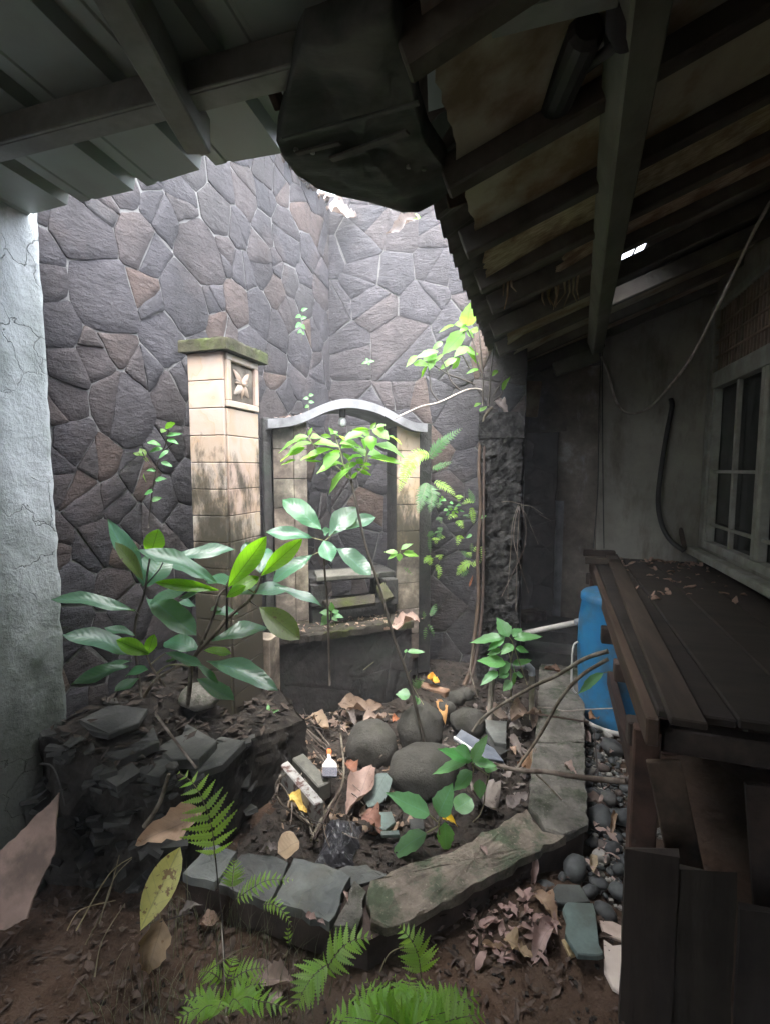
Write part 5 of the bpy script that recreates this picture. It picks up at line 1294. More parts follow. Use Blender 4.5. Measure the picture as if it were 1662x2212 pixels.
leafset('wide', p_ovate, 'leaf_sap', n=9, droop=.35, fold=.15, serr=.05); leafset('wideb', p_ovate, 'leaf_backlit', n=9, droop=.2, fold=.15, serr=.05)
for kk in ('dry_brown', 'dry_pink', 'dry_grey', 'dry_rust', 'dry_tan', 'dry_yellow', 'dry_orange'): leafset(kk, p_ovate, kk, k=5, n=12, droop=.35, fold=-.2, wav=.085, curl=.7, tear=.3)
leafset('slate_leaf', p_round, 'slate_leaf', n=8, droop=.2, fold=.1, wav=.02); leafset('dry_round', p_round, 'dry_tan', n=8, droop=.2, fold=.15, wav=.04, curl=.2)
leafset('spotted', p_obov, 'spotted_yellow', n=10, droop=.1, fold=.18, wav=.02)
LR = random.Random(3)
def put_leaf(key, A, B, wd, nrm, parent=None, name='leaf', label=None, cat=None, group=None):
    A = Vector(A); B = Vector(B); y = B - A; L = y.length; y.normalize(); nrm = Vector(nrm)
    x = y.cross(nrm)
    x = x.normalized() if x.length > 1e-4 else y.orthogonal().normalized()
    z = x.cross(y)
    Mx = Matrix((x * wd, y * L, z * (L * .5 + wd * .5))).transposed().to_4x4()
    o = bpy.data.objects.new(name, LR.choice(LM[key])); COL.objects.link(o)
    b = base_of(parent) if parent else Vector((0, 0, 0)); o.parent = parent
    o.matrix_local = Matrix.Translation(A - b) @ Mx
    return tag(o, label, cat, group)
UP = Vector((0, 0, 1))
def leaf_px(key, a, b, wpx, d0, d1, tilt=.45, parent=None, name='leaf', label=None, cat=None, extra=(0, 0, 0)):
    """leaf from its foot to its tip in the photograph, at distances d0, d1; tilt: 0 lies flat, 1 faces the camera"""
    A, B = D(*a, d0), D(*b, d1); y = (B - A).normalized(); tc = (C0 - (A + B) / 2).normalized()
    n = (UP * (1 - tilt) + tc * tilt + Vector(extra)); n = (n - y * n.dot(y)); n = n.normalized() if n.length > .05 else tc
    vis = (tc - y * tc.dot(y)); vis = vis.normalized() if vis.length > .05 else n
    k = max(.38, abs(n.dot(vis)))
    return put_leaf(key, A, B, wpx * (d0 + d1) / 2 / FPX / k, n, parent, name, label, cat)
def stem_px(parent, pts, r0, r1, mat='green_stem', name='stem', k=4, n=6):
    P3 = smooth_pts([D(x, y, d) for x, y, d in pts], k); return obj(name, *tube_vf(P3, (r0, r1), n), M[mat], parent, smooth=True)

# ------------------------------------------------------------------ big leaved shrub on the raised bed
shd = 1.72
S0 = G(408, 1512, .50)
shrub = thing('leafy_shrub', 'large shrub with long glossy leaves growing from the rubble at the left', 'shrub', S0)
def W(x, y, dd=0.0): p = cw((x, y))[0]; return (p[0], p[1], shd + dd)
stem_px(shrub, [(405, 1525, shd + .22), W(892, 990, .14), W(898, 900, .08), W(925, 835, .03), W(985, 770), W(1050, 700), W(1105, 630, .02), W(1175, 570, .03), W(1245, 515, .03), W(1290, 440, .03), W(1312, 372, .03)], .0095, .004, 'bark')
stem_px(shrub, [W(930, 830, .03), W(985, 710, 0), W(1030, 600, -.02), W(1062, 490, -.03), W(1100, 450, -.03)], .006, .0035, 'bark')
stem_px(shrub, [W(985, 770, 0), W(940, 720, .02), W(915, 680, .04)], .004, .003, 'bark')
stem_px(shrub, [W(1105, 690, .0), W(1108, 560, -.02), W(1105, 430, -.03)], .005, .003, 'dark_stem')
stem_px(shrub, [W(615, 1090, .08), W(690, 985, .05), W(790, 925, .03), W(905, 870, .05)], .006, .005, 'bark')
stem_px(shrub, [W(740, 1028, .06), W(690, 955, .04), W(655, 900, .02), W(632, 840, .01)], .0055, .003, 'bark')
stem_px(shrub, [W(688, 955, .04), W(750, 908, .02), W(820, 898, .02), W(890, 912, .04)], .0035, .003, 'green_stem')
stem_px(shrub, [W(655, 900, .02), W(700, 860, .02), W(750, 828, .02)], .003, .0025, 'green_stem')
stem_px(shrub, [W(600, 1090, .10), W(560, 700, .12), W(618, 480, .10), W(640, 330, .08), W(655, 250, .08)], .0055, .003, 'dark_stem')
stem_px(shrub, [W(615, 440, .1), W(700, 345, .08), W(730, 290, .08)], .003, .002, 'dark_stem')
stem_px(shrub, [W(1240, 520, .03), W(1290, 555, .0)], .003, .002, 'dark_stem')
stem_px(shrub, [W(1212, 438, .0), W(1240, 455, .01), W(1275, 475, .03)], .003, .003, 'green_stem')
stem_px(shrub, [W(560, 575, 0), W(592, 610, .05)], .002, .002, 'dark_stem')
LV = [('big', 620, 440, 420, 28, 105, .1, .05, .35), ('bigo', 612, 400, 458, 168, 78, .08, .02, .5), ('bigb', 652, 262, 698, 103, 118, .08, .06, .95), ('big', 632, 440, 735, 222, 190, .1, .16, .8),
      ('big', 1052, 408, 598, 165, 88, 0, -.10, .35), ('big', 760, 272, 1142, 172, 82, .10, .16, .5), ('big', 1005, 395, 795, 272, 80, .03, .03, .3), ('big', 1095, 432, 1010, 328, 130, 0, .10, .3),
      ('bigb', 1116, 440, 1342, 140, 130, -.03, -.06, .9), ('bigb', 1308, 374, 1546, 158, 104, .02, 0, .95), ('big', 1300, 356, 1215, 170, 110, .03, .12, .7), ('big', 1302, 356, 1358, 178, 90, .03, .14, .7), ('bigb', 1062, 458, 680, 408, 74, -.02, -.10, .85),
      ('big', 935, 436, 632, 482, 72, .02, .0, .3), ('big', 1025, 452, 815, 492, 46, .02, .02, .3), ('big', 632, 505, 918, 690, 150, .08, -.06, .5), ('bigb', 1112, 488, 1296, 366, 90, -.03, .04, .6),
      ('bigb', 1104, 500, 1216, 432, 60, -.05, -.06, .7), ('big', 1150, 480, 1495, 398, 84, .0, .12, .3), ('big', 1390, 432, 1668, 505, 52, .06, .02, .35), ('big', 565, 578, 80, 452, 84, .0, -.08, .4), ('big', 602, 838, 180, 668, 118, .0, -.12, .4),
      ('big', 562, 726, 382, 668, 54, .10, .08, .35), ('bigb', 648, 838, 452, 752, 96, 0, -.06, .9), ('bigb', 640, 836, 672, 728, 70, 0, -.02, .9), ('big', 525, 908, 186, 994, 82, .02, -.10, .35), ('big', 545, 880, 288, 912, 56, .06, .06, .35), ('big', 642, 930, 495, 930, 66, .02, .05, .35),
      ('big', 588, 982, 442, 1052, 62, .02, -.05, .4), ('big', 742, 830, 962, 905, 60, .0, -.02, .35), ('big', 862, 870, 742, 864, 36, .04, .08, .3), ('big', 915, 878, 1062, 992, 42, .03, .0, .4), ('bigb', 968, 816, 1134, 832, 52, .03, .06, .35),
      ('big', 985, 872, 1392, 990, 118, .02, -.10, .45), ('big', 930, 986, 1150, 1104, 92, .05, -.02, .45), ('bigo', 1300, 556, 1535, 742, 150, 0, -.08, .85), ('big', 1018, 756, 1345, 635, 96, .0, .10, .4), ('big', 1330, 640, 1498, 620, 54, .08, .14, .3),
      ('big', 1028, 598, 1182, 566, 62, .05, .12, .4), ('big', 815, 535, 925, 526, 52, .1, .14, .3), ('big', 945, 810, 735, 726, 115, .08, .10, .35), ('big', 1010, 580, 1080, 545, 44, .05, .1, .4)]
for i, (k_, x0, y0, x1, y1, wd, da, db, tl_) in enumerate(LV): leaf_px(k_, W(x0, y0)[:2], W(x1, y1)[:2], wd * .3646, shd + da, shd + db, tl_, shrub)

# ------------------------------------------------------------------ second big leaved plant before the shrine
def B8(x, y): return (536.7 + .3132 * x, 831 + .3132 * y)
bd = 2.42
b2 = thing('leafy_shrub', 'thin shrub with a rosette of broad blue green leaves in front of the shrine', 'shrub', G(706, 1460, .12))
stem_px(b2, [(712, 1480, bd + .1), (*B8(545, 1480), bd + .05), (*B8(530, 1350), bd + .02), (*B8(522, 1200), bd), (*B8(520, 1060), bd)], .006, .004, 'dark_stem')
for (x0, y0, x1, y1) in ((520, 1075, 437, 1055), (520, 1085, 600, 1010), (515, 1140, 440, 1175)): stem_px(b2, [(*B8(x0, y0), bd), (*B8(x1, y1), bd)], .0025, .002, 'green_stem', k=1)
for (x0, y0, x1, y1, wd, db, tl_) in ((508, 1002, 248, 762, 152, .0, .6), (438, 1055, 126, 1000, 96, -.08, .55), (552, 1042, 738, 826, 156, .05, .6), (590, 1012, 880, 905, 96, .1, .5), (520, 1078, 568, 1214, 128, -.12, .6), (602, 1125, 850, 1294, 132, -.06, .45), (445, 1172, 152, 1328, 104, -.08, .5), (530, 1045, 540, 972, 56, .1, .5)):
    leaf_px('big', B8(x0, y0), B8(x1, y1), wd * .3132, bd, bd + db, tl_, b2)

# ------------------------------------------------------------------ sapling with the sunlit crown
def S2(x, y): return (554 + .21875 * x, 883 + .21875 * y)
sd_ = 2.44
sp = thing('sapling', 'slender sapling with a bright crown of toothed leaves before the shrine', 'sapling', G(916, 1612, .12))
stem_px(sp, [(918, 1640, sd_), (912, 1590, sd_), (900, 1540, sd_ + .01), (882, 1466, sd_ + .02), (850, 1378, sd_ + .02), (820, 1270, sd_ + .01), (790, 1180, sd_), (772, 1100, sd_), (758, 1036, sd_)], .0095, .006, 'dark_stem')
hub = (935, 692)
for br_, r_ in ((((935, 692), (780, 560), (680, 455), (575, 365), (505, 270)), .003), (((935, 692), (860, 560), (830, 430), (785, 300), (775, 235)), .003), (((935, 692), (1040, 600), (1085, 530), (1092, 465)), .003), (((1060, 560), (1090, 400), (1120, 210)), .0025), (((935, 692), (930, 600), (905, 520)), .0025), (((690, 460), (600, 600)), .002)):
    stem_px(sp, [(*S2(x, y), sd_ + .01 * i) for i, (x, y) in enumerate(br_)], r_, r_ * .7, 'green_stem', n=5)
SL = [('sap', 510, 275, 335, 282, 55), ('sap', 500, 295, 196, 362, 44), ('sap', 545, 335, 203, 455, 80), ('sapb', 508, 265, 552, 182, 34), ('sap', 530, 290, 645, 248, 56), ('sapb', 485, 378, 315, 462, 56), ('sap', 560, 350, 800, 322, 66),
      ('sapb', 765, 245, 710, 182, 30), ('sap', 790, 262, 868, 268, 44), ('sap', 735, 255, 800, 215, 50), ('sapb', 740, 280, 630, 258, 44), ('sap', 830, 335, 965, 312, 44), ('sap', 820, 345, 1045, 320, 66), ('sap', 870, 285, 1050, 225, 56), ('sap', 835, 390, 990, 335, 70),
      ('sap', 760, 405, 425, 478, 56), ('sap', 820, 440, 636, 540, 104), ('sap', 870, 440, 922, 512, 52), ('sapb', 640, 520, 478, 512, 24), ('sapb', 620, 455, 490, 500, 30), ('sap', 800, 545, 585, 604, 50), ('sap', 390, 512, 238, 542, 34), ('sapb', 830, 420, 728, 430, 40), ('sap', 720, 540, 880, 525, 44),
      ('sapb', 1118, 205, 933, 208, 44), ('sapb', 1120, 205, 1182, 132, 42), ('sap', 1180, 190, 1274, 150, 40), ('sap', 1140, 205, 1312, 285, 96), ('sap', 1110, 262, 1142, 378, 130), ('sap', 1075, 240, 865, 292, 62), ('sap', 1300, 270, 1445, 325, 30), ('sapb', 1110, 265, 1050, 215, 60),
      ('sap', 1095, 455, 1298, 452, 90), ('sap', 1100, 490, 1465, 525, 54), ('sap', 1080, 470, 955, 355, 76), ('sap', 1050, 470, 900, 456, 36), ('sap', 1150, 350, 1468, 398, 66), ('sap', 1030, 300, 1090, 395, 60),
      ('sap', 1000, 535, 750, 645, 72), ('sap', 928, 585, 672, 785, 66), ('sapb', 985, 590, 1136, 658, 44), ('sapb', 1060, 545, 975, 490, 66), ('sapb', 930, 690, 865, 642, 34), ('sapb', 940, 690, 992, 625, 34), ('sapb', 1060, 545, 1130, 552, 34), ('sapb', 1010, 560, 1125, 600, 34)]
for i, (k_, x0, y0, x1, y1, wd) in enumerate(SL):
    dz = LR.uniform(-.09, .09); leaf_px(k_, S2(x0, y0), S2(x1, y1), wd * .21875, sd_ + dz * .4, sd_ + dz, .3 if k_ == 'sap' else .85, sp)
for (a, b_) in (((1130, 540), (1440, 545)), ((1260, 610), (1470, 740)), ((610, 705), (740, 655))): stem_px(sp, [(*S2(*a), sd_), (*S2(*b_), sd_ - .03)], .002, .0012, 'dark_stem', k=1, n=5)

# ------------------------------------------------------------------ seedlings in cracks and plants by the passage
def plant(name, label, cat, foot, stems, leaves, conv, sc, d, tilt=.5, smat='green_stem', r=.003, dj=.06, group=None):
    t = thing(name, label, cat, foot, group)
    for st in stems: stem_px(t, [(*conv(x, y), d + (q[2] if len(q) > 2 else 0)) for q in st for x, y in [q[:2]]], r, r * .6, smat, n=5)
    for L in leaves:
        k_, x0, y0, x1, y1, wd = L[:6]; dz = L[6] if len(L) > 6 else LR.uniform(-dj, dj)
        leaf_px(k_, conv(x0, y0), conv(x1, y1), wd * sc, d, d + dz, tilt if len(L) < 8 else L[7], t)
    return t
def C3(x, y): return (848 + .1667 * x, 640.5 + .1667 * y)
def C4(x, y): return (779 + .3125 * x, 1428 + .3125 * y)
def C5(x, y): return (865.6 + .3125 * x, 1255 + .3125 * y)
def C4f(x, y): return (900 * .8656 + .3125 * x, 1650 * .8656 + .3125 * y)
def E4(x, y): return (.3646 * x, 432.8 + .3646 * y)
def R3(x, y): return (831 + .1643 * x, 917.5 + .1643 * y)
plant('wall_sapling', 'straggling sapling with broad pale leaves rooted on top of the black pillar', 'sapling', D(1055, 880, 3.15),
      [((1230, 1420), (1250, 1200), (1260, 1000), (1285, 800), (1300, 650)), ((1160, 1420), (1160, 1100), (1150, 900), (1125, 600), (1095, 320)), ((1150, 1060), (1085, 850), (1040, 600), (960, 425)), ((600, 1375), (495, 1225), (480, 1080), (460, 940)), ((870, 1215), (760, 1110), (690, 950), (625, 790)), ((1060, 1140), (860, 1060), (700, 1000), (530, 890)), ((960, 420), (900, 480)), ((1290, 1290), (1390, 1130), (1440, 1020)), ((1300, 1350), (1400, 1270), (1410, 1200)), ((990, 930), (920, 800), (880, 740))],
      [('wide', 958, 385, 985, 105, 220), ('wideb', 955, 340, 790, 362, 110), ('wideb', 790, 365, 600, 440, 40), ('wide', 960, 400, 865, 442, 70), ('wideb', 1035, 480, 1085, 380, 100), ('wide', 945, 460, 1055, 515, 80), ('wide', 928, 458, 625, 745, 205), ('wide', 645, 590, 488, 685, 74), ('wide', 585, 710, 295, 765, 80), ('wideb', 310, 765, 172, 900, 84), ('wide', 560, 740, 395, 800, 140), ('wide', 530, 770, 468, 938, 115), ('wideb', 265, 862, 465, 880, 90), ('wideb', 440, 905, 350, 1060, 44), ('wideb', 645, 745, 540, 850, 50), ('wide', 965, 650, 795, 770, 115), ('wideb', 960, 720, 1140, 840, 130), ('wide', 975, 730, 1110, 720, 90), ('wide', 825, 800, 585, 925, 84), ('wideb', 870, 800, 760, 940, 96), ('wide', 1105, 940, 955, 975, 44), ('wideb', 1350, 955, 1278, 1025, 60), ('wideb', 1405, 1215, 1492, 1045, 62), ('wideb', 1045, 1420, 1135, 1380, 44), ('wide', 1118, 1492, 1215, 1415, 56)],
      C3, .1667, 3.08, .55, 'dark_stem', .006, .10)
o = thing('bare_branch', 'long pale bare branch arching from the black pillar towards the shrine roof', 'branch', D(1030, 845, 3.1))
stem_px(o, [(*C3(1150, 1212), 3.12), (*C3(1050, 1195), 3.1), (*C3(900, 1230), 3.06), (*C3(600, 1370), 3.0), (*C3(350, 1430), 2.98), (*C3(10, 1585), 2.95)], .007, .005, 'pale_twig')
plant('wall_seedling', 'spindly seedling with small lime leaves growing up the left stone wall', 'seedling', on_left(318, 1140), [((880, 1940), (900, 1760), (935, 1560), (985, 1440), (1000, 1360)), ((930, 1600), (870, 1540), (845, 1490)), ((960, 1500), (1000, 1460), (1040, 1430))],
      [('sapb', 978, 1350, 1038, 1318, 34), ('sapb', 978, 1355, 958, 1370, 30), ('sapb', 860, 1520, 832, 1462, 40), ('sapb', 848, 1512, 788, 1495, 26), ('sapb', 850, 1528, 884, 1546, 24), ('soft', 985, 1395, 1078, 1380, 22), ('soft', 990, 1415, 1054, 1432, 26), ('soft', 875, 1432, 950, 1442, 26), ('soft', 965, 1470, 875, 1482, 26), ('soft', 1000, 1480, 938, 1522, 24), ('soft', 955, 1550, 1022, 1575, 26), ('soft', 930, 1600, 865, 1590, 26), ('sapb', 848, 1640, 868, 1655, 30), ('soft', 920, 1660, 980, 1640, 26), ('soft', 910, 1720, 850, 1740, 26), ('soft', 900, 1780, 960, 1760, 30)],
      E4, .3646, 1.93, .5, 'dark_stem', .003, .03)
plant('leafy_seedling', 'fresh green seedling with pairs of pointed leaves beside the plastic pipe frame', 'seedling', G(1100, 1530, .06), [((760, 830), (755, 700), (757, 560), (772, 440), (742, 385)), ((757, 570), (740, 500), (690, 480)), ((775, 440), (800, 520), (870, 720))],
      [('soft', 742, 388, 662, 252, 100), ('soft', 775, 400, 970, 372, 62), ('soft', 770, 385, 832, 312, 70), ('soft', 718, 388, 466, 412, 66), ('soft', 712, 398, 586, 470, 58), ('soft', 772, 440, 688, 494, 66), ('soft', 790, 465, 884, 482, 48), ('soft', 692, 480, 586, 502, 50), ('soft', 722, 572, 526, 545, 86), ('soft', 752, 570, 652, 645, 78), ('soft', 768, 582, 905, 540, 50), ('soft', 765, 590, 792, 635, 44), ('soft', 668, 625, 548, 704, 64), ('soft', 745, 640, 668, 668, 46), ('soft', 768, 640, 792, 726, 60), ('soft', 795, 642, 845, 660, 40), ('soft', 762, 690, 702, 760, 66)],
      C5, .3125, 2.62, .5, 'green_stem', .0035, .06)
plant('leafy_seedling', 'seedling with a whorl of ribbed leaves beside the largest boulder', 'seedling', G(1030, 1735, .09), [((880, 790), (800, 740), (765, 700)), ((765, 705), (775, 760), (745, 790)), ((890, 765), (858, 880), (850, 970), (820, 1060), (768, 1112))],
      [('soft', 768, 700, 858, 515, 84), ('soft', 762, 692, 538, 602, 86), ('soft', 732, 690, 488, 770, 72), ('soft', 755, 650, 668, 595, 80), ('soft', 775, 690, 935, 722, 70), ('soft', 850, 745, 930, 735, 60), ('soft', 765, 760, 636, 892, 105), ('soft', 815, 815, 822, 955, 90)],
      C4f, .3125, 1.98, .55, 'green_stem', .0035, .05)
plant('leafy_seedling', 'seedling with five large ribbed leaves just inside the front curb', 'seedling', G(945, 1790, .08), [((540, 1200), (535, 1120), (545, 1070)), ((470, 1060), (525, 1110)), ((450, 1188), (530, 1140))],
      [('soft', 472, 1062, 185, 905, 140), ('soft', 535, 1068, 615, 858, 150), ('softr', 650, 1030, 762, 945, 130), ('soft', 575, 1108, 590, 1332, 125), ('soft', 452, 1186, 176, 1350, 128)],
      C4f, .3125, 1.84, .55, 'green_stem', .0035, .04)
plant('small_seedling', 'tiny four leaved seedling against the plinth at the basin edge', 'seedling', G(585, 1585, .07), [((240, 520), (240, 440), (235, 400))], [('soft', 236, 420, 230, 352, 34), ('soft', 236, 425, 178, 442, 30), ('soft', 245, 435, 312, 398, 34), ('soft', 245, 445, 302, 460, 30), ('soft', 240, 470, 195, 515, 36), ('soft', 242, 475, 268, 515, 34)], lambda x, y: (519 + .2604 * x, 1428 + .2604 * y), .2604, 2.32, .5, 'green_stem', .0025, .03)
plant('small_seedling', 'small seedling with round leaves growing on the shrine ledge', 'seedling', G(715, 1372, .5), [((600, 1665), (575, 1600), (572, 1560))], [('soft', 575, 1560, 570, 1500, 44), ('soft', 565, 1575, 492, 1570, 44), ('soft', 578, 1572, 625, 1556, 36), ('soft', 560, 1590, 492, 1655, 66), ('soft', 585, 1590, 655, 1600, 36), ('soft', 580, 1600, 612, 1625, 36)], B8, .3132, 2.72, .5, 'green_stem', .0025, .03)
plant('small_seedling', 'seedling with a fan of smooth leaves on the right pier of the shrine', 'seedling', son(870, 1205), [((190, 1800), (200, 1690)), ((190, 1680), (215, 1600))], [('wide', 200, 1640, 360, 1545, 66), ('wide', 165, 1680, -10, 1660, 66), ('wide', 160, 1690, 30, 1760, 60), ('wide', 190, 1690, 180, 1795, 90), ('wide', 235, 1690, 442, 1700, 92), ('wide', 250, 1675, 380, 1655, 30)], R3, .1643, 2.9, .5, 'green_stem', .003, .04)
plant('small_seedling', 'two leaf sprig leaning out above the rear boulder stems', 'seedling', G(885, 1470, .1), [((430, 300), (330, 120), (345, 60)), ((90, 5), (20, 60))], [('soft', 340, 235, 240, 225, 80), ('soft', 380, 290, 372, 240, 40), ('soft', 385, 300, 400, 250, 40)], C4f, .3125, 2.5, .5, 'green_stem', .002, .03)
plant('small_seedling', 'pair of toothed leaves on a thin stalk at the foot of the right pier', 'seedling', D(868, 1440, 2.75), [((10, 560), (35, 490)), ], [('soft', 40, 490, 165, 488, 36), ('soft', 40, 488, 20, 480, 30)], C5, .3125, 2.72, .4, 'green_stem', .002, .02)
plant('small_seedling', 'tiny clover like sprout on the back stone wall', 'seedling', WY(793, 790, 3.43), [((0, 0), (0, 6))], [('soft', 0, 0, -14, 4, 6), ('soft', 0, 0, 14, -2, 6), ('soft', 0, 0, -4, -8, 6), ('soft', 0, 0, 2, 8, 6)], lambda x, y: (795 + x, 781 + y), 1.0, 3.45, .7, 'green_stem', .001, .01)
plant('small_seedling', 'little trailing sprout high on the left stone wall near the corner', 'seedling', on_left(650, 725), [((2, 30), (0, 0), (4, -38))], [('soft', 0, -34, 14, -40, 7), ('soft', 0, -24, -12, -20, 8), ('soft', 0, -18, 12, -20, 8), ('soft', 0, -8, -12, 2, 10), ('soft', 0, -4, 10, 6, 9), ('soft', 2, 8, -8, 14, 7), ('soft', 2, 12, 8, 18, 6)], lambda x, y: (650 + x, 705 + y), 1.0, 3.05, .7, 'green_stem', .001, .01)
plant('small_seedling', 'low sprout between the pillar and the shrine roof', 'seedling', on_left(640, 905), [((0, 22), (0, 0), (2, -16))], [('soft', 0, -12, 10, -14, 7), ('soft', 0, -6, -12, -6, 7), ('soft', 0, 2, 12, 2, 7), ('soft', 0, 10, -10, 14, 7)], lambda x, y: (667 + x, 866 + y), 1.0, 2.95, .7, 'green_stem', .001, .01)

# ------------------------------------------------------------------ ferns
def pinna_mesh(name, lobes, mat, lobe=.35, droop=.12, tip=1.0):
    v = [(0, 0, 0)]; f = []; uv = [(.5, 0)]
    n = lobes; prev = None
    for i in range(n + 1):
        t = i / n; h = .5 * (math.sin(math.pi * (t * .93 + .07) ** .6) ** .8 if t < 1 else .02) * (1 - .55 * t) * 1.25
        for q, (dt, k) in enumerate(((0.0, 1 - lobe), (.55 / n, 1.0))):
            if i == n and q: break
            y = t + dt; z = -droop * y * y
            v += [(-h * k, y + .02 * k, z + .05 * h * k), (0, y, z), (h * k, y + .02 * k, z + .05 * h * k)]; uv += [(.5 - h * k, y), (.5, y), (.5 + h * k, y)]
    m = (len(v) - 1) // 3
    for i in range(m - 1):
        a = 1 + i * 3; f += [[a, a + 1, a + 4, a + 3], [a + 1, a + 2, a + 5, a + 4]]
    x = me(name, v, f, uv, True); x.materials.append(M[mat]); return x
PIN = {'lobed': pinna_mesh('leaflet', 9, 'leaf_fern', .5), 'plain': pinna_mesh('leaflet', 5, 'leaf_fern_dark', .16), 'bright': pinna_mesh('leaflet', 5, 'leaf_fern', .14)}
def frond(parent, pts, n, lpx, wfrac, kind='lobed', d=None, nrm=None, ang=62, start=.12, r=.0018, taper=.75, base_narrow=.55, smat='green_stem', jit=.08, name='frond'):
    """frond along points (px, py, dist); lpx = longest leaflet in photo pixels"""
    P3 = smooth_pts([D(x, y, dd) for x, y, dd in pts], 4)
    fo = obj(name, *tube_vf(P3, (r, r * .4), 5), M[smat], parent, smooth=True)
    cum = [0]
    for a, b_ in zip(P3, P3[1:]): cum.append(cum[-1] + (b_ - a).length)
    def at(s):
        s *= cum[-1]
        for i in range(len(P3) - 1):
            if s <= cum[i + 1]: return P3[i].lerp(P3[i + 1], (s - cum[i]) / max(1e-9, cum[i + 1] - cum[i])), (P3[i + 1] - P3[i]).normalized()
        return P3[-1], (P3[-1] - P3[-2]).normalized()
    dm = sum(q[2] for q in pts) / len(pts); Lm = lpx * dm / FPX; b = base_of(fo)
    for i in range(n):
        s = start + (.985 - start) * i / (n - 1); p, t = at(s); u_ = (s - start) / (1 - start)
        nn = Vector(nrm) if nrm is not None else ((C0 - p).normalized() * .75 + UP * .5)
        nn = (nn - t * nn.dot(t)).normalized(); sd2 = t.cross(nn)
        L = Lm * min(1, base_narrow + u_ * 2.2) * (1 - u_ ** 1.6) ** taper + Lm * .05
        for sg in (-1, 1):
            a = R(ang - 18 * u_ + LR.uniform(-5, 5)); y = (t * math.cos(a) + sd2 * math.sin(a) * sg + nn * LR.uniform(-jit, jit)).normalized(); x = y.cross(nn).normalized(); z = x.cross(y); l_ = L * LR.uniform(.92, 1.06); wd = l_ * wfrac
            o = bpy.data.objects.new('leaflet', PIN[kind]); COL.objects.link(o); o.parent = fo
            o.matrix_local = Matrix.Translation(p - b) @ Matrix((x * wd, y * l_, z * l_)).transposed().to_4x4()
    return fo
def cl1(x, y, d): return (.3346 * x, 1471.5 + .3346 * y, d)
def c61(x, y, d): return (346 + .4167 * x, 1731 + .4167 * y, d)
fe = thing('fern', 'single large toothed fern frond standing at the left before the curb', 'fern', G(488, 2110, 0))
stem_px(fe, [cl1(1455, 1920, 1.44), cl1(1440, 1600, 1.40), cl1(1412, 1350, 1.37), cl1(1388, 1100, 1.34), cl1(1370, 950, 1.33)], .0022, .0015, 'dark_stem', name='stalk')
frond(fe, [cl1(1388, 1140, 1.34), cl1(1370, 950, 1.33), cl1(1320, 790, 1.33), cl1(1245, 655, 1.35), cl1(1150, 588, 1.37)], 11, 66, .34, 'lobed', start=.06, ang=74, taper=.9)
fe = thing('fern', 'small triangular fern frond on a thin stalk below the large frond', 'fern', G(522, 2000, 0))
stem_px(fe, [c61(420, 655, 1.5), c61(395, 540, 1.47), c61(372, 420, 1.45)], .0014, .001, 'dark_stem', name='stalk')
frond(fe, [c61(374, 440, 1.45), c61(380, 370, 1.46), c61(385, 298, 1.48)], 10, 28, .24, 'lobed', start=.02, ang=70, base_narrow=.9)
fe = thing('fern', 'short arching fern frond lying over the front coping slabs', 'fern', G(516, 1955, 0))
stem_px(fe, [c61(360, 560, 1.50), c61(398, 505, 1.47)], .0014, .001, 'dark_stem', name='stalk')
frond(fe, [c61(398, 505, 1.47), c61(470, 455, 1.46), c61(560, 408, 1.47), c61(690, 408, 1.48)], 13, 26, .3, 'bright', start=.03, ang=70)
fe = thing('fern', 'thin drooping fern frond hanging before the slate coping', 'fern', G(612, 2060, 0))
stem_px(fe, [c61(668, 900, 1.40), c61(668, 760, 1.40), c61(672, 690, 1.41)], .0014, .001, 'dark_stem', name='stalk')
frond(fe, [c61(535, 535, 1.45), c61(590, 535, 1.43), c61(640, 575, 1.42), c61(684, 650, 1.41)], 10, 19, .34, 'bright', start=.05, ang=66)
frond(fe, [c61(670, 735, 1.40), c61(664, 690, 1.40), c61(665, 645, 1.40)], 5, 12, .5, 'bright', start=.05)
fe = thing('fern', 'fern with two spreading fronds in front of the curb corner', 'fern', G(716, 2130, 0))
stem_px(fe, [c61(878, 1010, 1.33), c61(890, 930, 1.31), c61(893, 870, 1.30)], .0022, .0018, 'green_stem', name='stalk')
frond(fe, [c61(860, 872, 1.30), c61(930, 770, 1.29), c61(1000, 722, 1.30), c61(1098, 702, 1.31)], 10, 50, .40, 'lobed', start=.02, ang=66)
frond(fe, [c61(860, 850, 1.30), c61(800, 900, 1.27), c61(745, 980, 1.25), c61(708, 1072, 1.24)], 9, 52, .38, 'lobed', start=.02, ang=58)
fe = thing('fern', 'single pale fern frond at the right in front of the dark curb face', 'fern', G(905, 2120, 0))
stem_px(fe, [c61(1360, 960, 1.36), c61(1345, 880, 1.34), c61(1335, 820, 1.33)], .002, .0015, 'green_stem', name='stalk')
frond(fe, [c61(1348, 880, 1.33), c61(1335, 800, 1.33), c61(1300, 720, 1.34), c61(1238, 650, 1.36)], 10, 46, .38, 'lobed', start=.02, ang=70, base_narrow=.9)
fe = thing('fern', 'dense bright green fern clump at the bottom of the picture', 'fern', G(890, 2230, 0))
